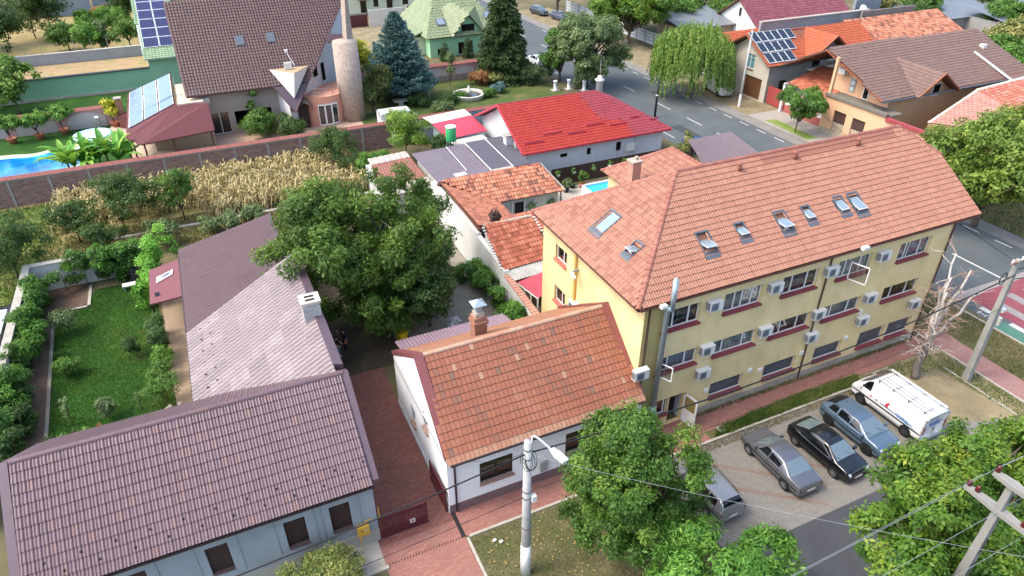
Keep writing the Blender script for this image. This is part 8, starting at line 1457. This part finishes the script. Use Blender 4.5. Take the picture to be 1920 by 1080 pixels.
# fountain
FO = thing('garden_fountain', 'round white stone fountain basin with dark water and centre figure', 'fountain', (31.8, 82.9, 0)); MB().lathe([(1.95, 0), (2.0, .5), (2.1, .62), (1.75, .62), (1.7, .3), (1.7, .2)], (31.8, 82.9, 0), 30).build('basin', M('stone_white', '#c9c4b6', .9, .12, 3, dirt='#9a9484'), FO, True); MB().poly([(31.8 + 1.72 * math.cos(a), 82.9 + 1.72 * math.sin(a), .35) for a in np.linspace(0, 6.283, 28, endpoint=False)]).build('water', MG('water_dark', '#1c1a14', .08), FO); MB().lathe([(.35, .3), (.28, .7), (.42, .85), (.2, 1.0), (.18, 1.4), (.05, 1.6)], (31.8, 82.9, 0), 12).build('figure', M('stone_white', '', .9), FO, True)
t = thing('garden_swing', 'pale covered garden swing beneath the blue spruce', 'swing', (26.2, 85.8, 0)); MB().prism([(25.0, 85.2, 1.7), (27.2, 85.2, 1.8), (27.2, 86.6, 1.9), (25.0, 86.6, 1.8)], (0, 0, .1)).build('awning', M('fabric_pale', '#b9c0c8', .8), t); MB().box(25.1, 27.1, 85.9, 86.5, .45, .6).build('seat', M('fabric_dark', '#3a3f48', .9), t); MB().box(25.1, 27.1, 86.5, 86.6, .5, 1.1).build('backrest', M('fabric_dark', '#3a3f48', .9), t)
for x in (25.0, 27.2): MB().tube([(x, 85.1, 0), (x, 85.9, 1.8), (x, 86.8, 0)], .04, 6).build('frame', m_steel, t)
t = thing('stone_table', 'low pale stone table near the spruce', 'table', (22.9, 83.9, 0)); MB().box(22.0, 23.8, 83.3, 84.4, .5, .62).build('table_top', M('stone_white', '', .9), t); MB().box(22.6, 23.2, 83.6, 84.1, 0, .5).build('leg', M('stone_white', '', .9), t)
# bins
def bin_(label, loc, rz, m, yellow):
    t = thing('wheelie_bin', label, 'bin', loc, rz, world=False); q = MB(); b = [(-.22, -.26), (.22, -.26), (.22, .26), (-.22, .26)]; tp = [(-.29, -.34), (.29, -.34), (.29, .34), (-.29, .34)]; q.add([(x, y, .06) for x, y in b] + [(x, y, .95) for x, y in tp], [[3, 2, 1, 0], [4, 5, 6, 7], [0, 1, 5, 4], [1, 2, 6, 5], [2, 3, 7, 6], [3, 0, 4, 7]]); q.build('bin_body', m, t)
    MB().prism([(-.31, -.37, .95), (.31, -.37, .95), (.31, .38, .95), (-.31, .38, .95)], (0, 0, .07)).build('lid', m, t)
    if yellow: MB().lathe([(.09, 0), (.09, .01)], (0, -.1, 1.021), 14).build('lid_hole', m_blk, t)
    for s in (-.24, .24): o = MB().lathe([(.1, -.025), (.1, .025)], (0, 0, 0), 14).build('wheel', m_tyre, t); o.matrix_basis = Matrix.Translation((s, .3, .1)) @ Matrix.Rotation(R(90), 4, 'Y')
    MB().tube([(-.26, .42, .98), (.26, .42, .98)], .018, 6).build('handle', m, t)
bin_('bright yellow wheelie bin at the lean-to corner', (8.55, 36.2, .014), R(190), M('bin_yellow', '#d8c51c', .5, .05), True); bin_('dark green wheelie bin in the vines by the white wall', (15.9, 42.3, .02), R(60), M('bin_green', '#3f6a48', .5, .05), False)
t = thing('rubble_bag', 'crumpled white sack on the yard concrete', 'bag', (12.3, 36.6, 0)); leaves('sack', [((12.3, 36.6, .25), (.35, .3, .25))], 120, .28, M('sack_white', '#c9ccd0', .8), 301, aspect=.9).parent = t; t.children[-1].matrix_parent_inverse = Matrix.Translation(-Vector((12.3, 36.6, 0)))
t = thing('ladder_stack', 'blue and silver boards and ladder stacked by the white wall', 'boards', (15.7, 48.3, 0))
for k in range(4): MB().box(15.2 + k * .16, 15.33 + k * .16, 46.8, 49.6, .2 + .12 * k, .26 + .12 * k).build('board', M('board_blue', '#5a8ab0', .6) if k % 2 else m_steel, t)
for y in (47, 49.3): MB().box(15.1, 15.95, y, y + .12, 0, .2).build('trestle', m_dkwood, t)
t = thing('garden_heap', 'small planter of soil and white stones by the lean-to', 'planter', (14.3, 33.6, 0)); MB().box(13.6, 15.0, 33.2, 33.32, 0, .25).build('planter_edge', m_conc, t); MB().box(13.6, 13.72, 33.32, 34.4, 0, .25).build('planter_edge', m_conc, t); MB().box(13.72, 15, 33.32, 34.4, 0, .15).build('soil', m_earth, t); MB().lathe([(.1, 0), (.16, .1), (.1, .22)], (14.2, 33.9, .15), 12).build('pale_stone', m_pvc, t, True)
# lawn corner things
t = thing('paddling_pool', 'round bright blue inflatable paddling pool at the lawn corner', 'paddling pool', (-8.55, 34.9, 0)); prof = [(.42 + .2 * math.cos(a), .16 + .16 * math.sin(a)) for a in np.linspace(-1.57, 4.71, 14)]; MB().lathe(prof, (-8.55, 34.9, .02), 26).build('ring', M('inflatable_blue', '#2a9fd0', .35, .04), t, True); MB().lathe([(.4, 0), (.4, .05)], (-8.55, 34.9, .03), 20).build('floor', M('inflatable_dark', '#1f7fae', .35), t)
for i, (x, y, r, lb, m) in enumerate(((-9.35, 35.0, .3, 'largest dark plant pot, nearest the paddling pool', m_blk), (-9.95, 35.05, .22, 'small dark plant pot beside the largest one', m_blk), (-10.55, 34.95, .26, 'grey square looking plant pot in the row', M('pot_grey', '#5f666a', .7)), (-11.1, 35.0, .25, 'grey plant pot left in the row', M('pot_grey', '#5f666a', .7)), (-11.8, 35.1, .27, 'black plant pot at the left end of the row', m_blk))):
    t = thing('plant_pot', lb, 'pot', (x, y, .012), group='pots at the lawn corner', world=False); MB().lathe([(r * .75, 0), (r, .38), (r * 1.05, .4), (r * .9, .4), (r * .88, .32)], (0, 0, 0), 16).build('pot', m, t, True); MB().lathe([(r * .88, 0), (.01, .03)], (0, 0, .32), 14).build('soil', m_earth, t); o = leaves('foliage', [((0, 0, .55), (.25, .25, .25))], 160, .12, (L_red, L_mid, L_dk, L_mid, L_dk)[i], 310 + i); o.parent = t
t = thing('garden_bench', 'small white garden table before the tarpaulin', 'table', (-7.9, 50.9, 0)); MB().box(-8.4, -7.5, 50.6, 51.1, .4, .48).build('table_top', m_pvc, t)
for x in (-8.3, -7.6): MB().box(x - .04, x + .04, 50.7, 51.0, 0, .4).build('leg', m_acg, t)
t = thing('covered_grill', 'black tarpaulin covered heap behind the white garden table', 'tarpaulin', (-7.0, 52.0, 0)); q = MB(); rr = random.Random(8); g = [[(-7.9 + i * .3, 51.3 + j * .3, (1.25 if 0 < i < 6 and 0 < j < 4 else 0) + rr.uniform(-.12, .12) * (1 if 0 < i < 6 and 0 < j < 4 else 0)) for j in range(5)] for i in range(7)]
for i in range(6):
    for j in range(4): q.poly([g[i][j], g[i + 1][j], g[i + 1][j + 1], g[i][j + 1]])
q.build('cover', M('tarp_black', '#16181c', .6, .1), t)
m_tarp = M('tarp_black', '', .6); t = thing('tarp_heap', 'black plastic sheeting heap left of the lawn wall', 'tarpaulin', (-16.6, 49.6, 0)); q = MB(); g = [[(-18.6 + i * .5, 47.8 + j * .5, (.9 if 0 < i < 8 and 0 < j < 7 else 0) + rr.uniform(-.3, .3) * (1 if 0 < i < 8 and 0 < j < 7 else 0)) for j in range(8)] for i in range(9)]
for i in range(8):
    for j in range(7): q.poly([g[i][j], g[i + 1][j], g[i + 1][j + 1], g[i][j + 1]])
q.build('cover', m_tarp, t)
t = thing('tin_roof_shed', 'shed with pale sheet metal roof at the left edge', 'shed', (-16.5, 46.2, 0)); MB().box(-19, -14.9, 44.9, 47.6, 0, 2.0).build('wall', m_gside, t); corr(t, [(-14.75, 44.8, 2.1), (-14.75, 47.8, 2.1), (-19, 47.8, 2.6), (-19, 44.8, 2.6)], .3, .03, M('sheet_pale', '#b9c4cc', .45, .06, 1), 'roof_sheet')
t = thing('tile_roof_shed', 'old clay tiled shed roof below the sheet metal roof at left edge', 'shed', (-16.5, 42.3, 0)); MB().box(-19, -15.0, 40.2, 44.4, 0, 1.9).build('wall', m_gside, t); tiles(t, [(-14.8, 39.9, 2.0), (-14.8, 44.6, 2.0), (-19, 44.6, 3.2), (-19, 39.9, 3.2)], .25, .38, 'rib', m_wclay, 0, 95)
t = thing('rock_pile', 'pale rocks at the lawn corner beside the path', 'rocks', (-5.5, 35.6, 0))
for k in range(7): x, y, r = -5.9 + rr.uniform(0, .9), 35.2 + rr.uniform(0, .7), rr.uniform(.1, .2); MB().lathe([(r * .7, 0), (r, r * .5), (r * .6, r), (.01, r * 1.2)], (x, y, 0), 7).build('rock', M('rock_pale', '#b5afa2', .95, .2, 5), t)
# court pots and hanging baskets
for i, (x, y, h, lb) in enumerate(((29.6, 52.3, 1.2, 'potted weeping plant at the court corner by the fence'), (31.5, 52.6, 1.5, 'terracotta potted bush in the court beside the pool'), (30.6, 52.9, .4, 'tiny black pot between the court plants'))):
    t = thing('court_pot', lb, 'pot', (x, y, .012), group='pots in the court', world=False); MB().lathe([(.22, 0), (.3, .42), (.26, .42), (.25, .35)], (0, 0, 0), 14).build('pot', m_blk if i != 1 else m_terra, t, True); o = leaves('foliage', [((0, 0, h * .75), (.4, .4, h * .35))], 900 if h > 1 else 80, .14, L_mid if i else L_sage, 330 + i); o.parent = t
for i, x in enumerate((29.3, 31.0, 33.2, 35.0, 36.6)):
    t = thing('hanging_basket', ('first', 'second', 'third', 'fourth', 'fifth')[i] + ' hanging flower pot on the brown fence from the left', 'flower pot', (x, 53.4, 1.2), group='pots hung on the brown fence', world=False); MB().lathe([(.1, 0), (.17, .2), (.14, .2)], (0, 0, 0), 12).build('pot', m_pvc, t, True); MB().tube([(0, .1, .2), (0, .14, .6)], .012, 5).build('hook', m_steel, t); o = leaves('foliage', [((0, 0, .3), (.3, .2, .3))], 160, .13, L_mid, 340 + i); o.parent = t
for i, (x, lb) in enumerate(((23.6, 'left hanging fern on the shed wall'), (25.6, 'right hanging fern on the shed wall'))): t = thing('wall_fern', lb, 'plant', (x, 47.7, 1.7), group='ferns on the shed wall', world=False); MB().lathe([(.08, 0), (.14, .15)], (0, 0, 0), 10).build('pot', m_pvc, t); o = leaves('fronds', [((0, -.05, .1), (.4, .2, .35))], 200, .2, L_mid, 350 + i, aspect=.25); o.parent = t
tree('court_hedge', 'leafy hedge strip between the frame pool and the office roof', 'shrub', (31.5, 46.6, 0), [((i * .9 - 2.5, 0, .9), (.8, .6, .8)) for i in range(8)], 7000, .18, L_light, bark_d, 360, trunk_r=.03, trunk_h=.3)
# things before the offices
t = thing('stone_slab', 'pale broken concrete slab on the weeds by the kerb', 'slab', (22.6, 20.85, 0)); MB().prism([(22.3, 20.62, .05), (22.85, 20.6, .05), (22.9, 21.0, .05), (22.4, 21.05, .05)], (0, 0, .07)).build('slab', M('slab_pale', '#c4c0b4', .9, .1), t)
t = thing('inspection_cover', 'dark inspection cover in concrete frame near the birch', 'cover', (35.0, 20.3, 0)); MB().box(34.3, 35.8, 19.9, 20.9, .0, .03).build('frame', m_kerb, t); MB().box(34.55, 35.5, 20.05, 20.75, .03, .045).build('cover', M('cover_brown', '#5d4a44', .9, .1), t)
for i, (x, y, lb) in enumerate(((62.9, 51.2, 'first small planter block on the far footway'), (62.4, 48.6, 'second small planter block on the far footway'))): t = thing('planter_block', lb, 'planter', (x, y, 0), group='planter blocks on the footway'); MB().box(x - .3, x + .3, y - .25, y + .25, 0, .35).build('block', m_terra, t); o = leaves('flowers', [((x, y, .42), (.28, .22, .15))], 90, .12, L_red, 370 + i); o.parent = t; o.matrix_parent_inverse = Matrix.Translation(-Vector((x, y, 0)))
litter = random.Random(12)
q = MB()
for k in range(260):
    x, y = litter.uniform(7.2, 17.4), litter.uniform(14.2, 19.9); a = litter.uniform(0, 6.28); c_, s_ = math.cos(a) * .05, math.sin(a) * .05; q.poly([(x - c_, y - s_, .05), (x + s_ * .7, y - c_ * .7, .07), (x + c_, y + s_, .05), (x - s_ * .7, y + c_ * .7, .06)])
tag(stuff(q.build('fallen_leaves', M('leaf_litter', '#b59a5a', .9, .3, 8), None)), 'scattered fallen leaves on the verge grass', 'leaves')
for x, y in ((7.9, 19.3), (8.15, 19.1)): tag(MB().prism([(x, y, .06), (x + .16, y + .05, .06), (x + .12, y + .17, .06), (x - .03, y + .12, .06)], (0, 0, .05)).build('paper_scrap', m_pvc), 'crumpled white paper on the verge grass ' + ('near the kerb' if x < 8 else 'nearer the lamp pole'), 'litter')
# bare pruned birch
def birch(base):
    t = thing('bare_birch', 'leafless pruned birch with white branches before the office corner', 'tree', base, world=False); rr_ = random.Random(6); mb = MB(); m_b = M('birch_bark', '#b9b2aa', .85, .25, 5, bmp=.3, dirt='#5a5048', dirt_amt=.8, dirt_scale=3.); m_lo = M('birch_dark', '#6f6660', .95, .3, 6, bmp=.6, bscale=14)
    limb(mb, (0, 0, -.05), (.25, .15, 2.8), .24, .18, rr_, 7, .05); mb.build('trunk', m_lo, t, True); mb = MB(); tw = MB(); tops = [(.9, .9, 8.2), (.45, .4, 7.0), (-.5, -.2, 6.6), (.2, .6, 6.2), (2.9, -.2, 5.6), (1.5, .1, 7.4), (-.9, -.7, 4.2)]
    for k, tp_ in enumerate(tops):
        pts = limb(mb, (.25, .15, 2.4 + .15 * (k % 3)), tp_, .13, .045, rr_, 7, .06)
        for j in range(9):
            s0 = pts[rr_.randint(2, 7)]; dv = Vector((rr_.gauss(0, 1), rr_.gauss(0, 1), rr_.gauss(.35, .6))).normalized(); e = s0 + dv * rr_.uniform(.6, 1.5); p2 = limb(mb if j < 4 else tw, s0, e, .028, .009, rr_, 4, .2)
            for _ in range(3): dv2 = (dv + Vector((rr_.gauss(0, .7), rr_.gauss(0, .7), rr_.gauss(-.1, .6)))).normalized(); limb(tw, p2[rr_.randint(1, 4)], p2[-1] + dv2 * rr_.uniform(.3, .9), .011, .004, rr_, 3, .2)
    for j in range(16): a = rr_.uniform(0, 6.28); limb(mb, (.1, .1, rr_.uniform(1.6, 2.9)), (1.5 * math.cos(a), 1.5 * math.sin(a), rr_.uniform(1.9, 3.6)), .025, .009, rr_, 5, .25)
    mb.build('branches', m_b, t, True); stuff(tw.build('twigs', M('twig_brown', '#9a7f6c', .9, .2, 4), t))
birch((36.4, 19.5, 0))
# two people talking under the walnut tree
def person(label, loc, rz, J, shirt, legs, hair, shoes, held=None):
    """continuous body grown over a posed skeleton; joint table J: name -> (x, y, z, radius)"""
    t = thing('person', label, 'person', loc, rz, 'people talking in the yard', world=False)
    bones = [('pelvis', 'belly'), ('belly', 'chest'), ('chest', 'neck'), ('neck', 'head'), ('head', 'crown'), ('pelvis', 'hipL'), ('hipL', 'kneeL'), ('kneeL', 'ankL'), ('ankL', 'toeL'), ('pelvis', 'hipR'), ('hipR', 'kneeR'), ('kneeR', 'ankR'), ('ankR', 'toeR'), ('chest', 'shL'), ('shL', 'elL'), ('elL', 'wrL'), ('wrL', 'palmL'), ('chest', 'shR'), ('shR', 'elR'), ('elR', 'wrR'), ('wrR', 'palmR')]
    J = dict(J)
    for s in 'LR':
        p, w_ = Vector(J['palm' + s][:3]), Vector(J['wr' + s][:3]); d = (p - w_).normalized(); sd = d.cross(Vector((0, 0, 1))).normalized()
        for k, (o_, ln) in enumerate(((-.033, .062), (-.011, .075), (.011, .07), (.033, .055))): m1 = p + sd * o_ + d * ln * .5; e = p + sd * o_ * 1.1 + d * ln * .9 - Vector((0, 0, .02)); J['f%d%s' % (k, s)] = (*m1, .009); J['t%d%s' % (k, s)] = (*e, .007); bones += [('palm' + s, 'f%d%s' % (k, s)), ('f%d%s' % (k, s), 't%d%s' % (k, s))]
        th = w_ + d * .03 + sd * .05; J['th' + s] = (*th, .011); J['tt' + s] = (*(th + d * .04 + sd * .01), .009); bones += [('palm' + s, 'th' + s), ('th' + s, 'tt' + s)]
    names = list(J); me = bpy.data.meshes.new('body'); me.from_pydata([J[n][:3] for n in names], [(names.index(a), names.index(b)) for a, b in bones], []); o = bpy.data.objects.new('body', me); C.objects.link(o)
    sk = o.modifiers.new('skin', 'SKIN'); sk.use_smooth_shade = True; sub = o.modifiers.new('sub', 'SUBSURF'); sub.levels = 1
    for i, n in enumerate(names): me.skin_vertices[0].data[i].radius = (J[n][3], J[n][3] * (.72 if n in ('pelvis', 'belly', 'chest') else 1)); me.skin_vertices[0].data[i].use_root = n == 'pelvis'
    dg = bpy.context.evaluated_depsgraph_get(); m2 = bpy.data.meshes.new_from_object(o.evaluated_get(dg)); bpy.data.objects.remove(o); m2.name = 'body'; m2.materials.clear()
    skin = M('skin', '#b58468', .6, .05, 6)
    for m in (skin, shirt, legs, shoes): m2.materials.append(m)
    zone = {'pelvis': 2, 'belly': 1, 'chest': 1, 'neck': 0, 'head': 0, 'crown': 0}
    P_ = {n: Vector(J[n][:3]) for n in names}
    for f in m2.polygons:
        c = f.center; n = min(P_, key=lambda k: (P_[k] - c).length); b = 0
        if n in zone: b = zone[n]
        elif n[:2] in ('hi', 'kn'): b = 2
        elif n[:2] in ('an', 'to'): b = 3
        elif n[:2] == 'sh': b = 1
        elif n[:2] == 'el': b = 1 if (c - P_['sh' + n[-1]]).length < .26 else 0
        f.material_index = b
    bo = bpy.data.objects.new('body', m2); C.objects.link(bo); bo.parent = t
    hd = P_['head']; q = MB(); q.lathe([(.03, -.06), (.098, -.02), (.108, .05), (.09, .11), (.04, .145), (.005, .15)], (hd.x - .012, hd.y, hd.z + .02), 14); q.build('hair', hair, t, True)
    for s in (1, -1): MB().lathe([(.004, 0), (.012, .006), (.004, .014)], (hd.x + .094, hd.y + s * .034, hd.z + .015), 8).build('eye', m_blk, t)
    MB().prism([(hd.x + .09, hd.y - .014, hd.z - .035), (hd.x + .09, hd.y + .014, hd.z - .035), (hd.x + .122, hd.y, hd.z - .03)], (-.005, 0, .05)).build('nose', skin, t); MB().box(hd.x + .082, hd.x + .094, hd.y - .024, hd.y + .024, hd.z - .065, hd.z - .055).build('mouth', M('lip', '#8a4a44', .6), t)
    if held: held(P_)
    return t
base = dict(pelvis=(0, 0, .95, .155), belly=(0, 0, 1.12, .14), chest=(.01, 0, 1.36, .165), neck=(.02, 0, 1.52, .06), head=(.05, 0, 1.62, .095), crown=(.04, 0, 1.72, .075), hipL=(0, .1, .9, .1), kneeL=(.03, .11, .5, .065), ankL=(-.01, .11, .09, .05), toeL=(.16, .13, .04, .045), hipR=(0, -.1, .9, .1), kneeR=(.05, -.1, .5, .065), ankR=(.02, -.11, .09, .05), toeR=(.19, -.13, .04, .045),
            shL=(0, .2, 1.42, .07), elL=(.02, .27, 1.13, .05), wrL=(.22, .2, 1.05, .034), palmL=(.3, .17, 1.06, .036), shR=(0, -.2, 1.42, .07), elR=(.02, -.26, 1.13, .05), wrR=(.22, -.18, 1.04, .034), palmR=(.3, -.15, 1.05, .036))
b2 = dict(base); b2.update(elR=(.1, -.3, 1.2, .05), wrR=(.26, -.26, 1.38, .034), palmR=(.3, -.24, 1.46, .036), wrL=(.02, .27, .9, .034), palmL=(.04, .27, .81, .036))
person('person in black top and pale jeans holding hands out, under the walnut', (4.35, 36.35, .012), R(-40), base, M('cloth_black', '#15161a', .9), M('jeans', '#6f7f96', .9), M('hair_dark', '#1d1613', .7), M('shoe_white', '#c9c9c4', .6))
person('person in dark navy clothes raising a white cup, under the walnut', (4.95, 36.9, .012), R(200), b2, M('cloth_navy', '#1f2740', .9), M('cloth_navy2', '#1a2036', .9), M('hair_dark', '', .7), M('shoe_dark', '#1a1a1c', .6))
t = thing('paper_cup', 'small white cup held up by the person in navy', 'cup', (4.58, 37.02, 1.5)); MB().lathe([(.03, 0), (.042, .11), (.036, .11), (.028, .01)], (4.58, 37.02, 1.5), 12).build('cup', m_pvc, t)
for o in bpy.data.objects:
    if '_w' in o: del o['_w']
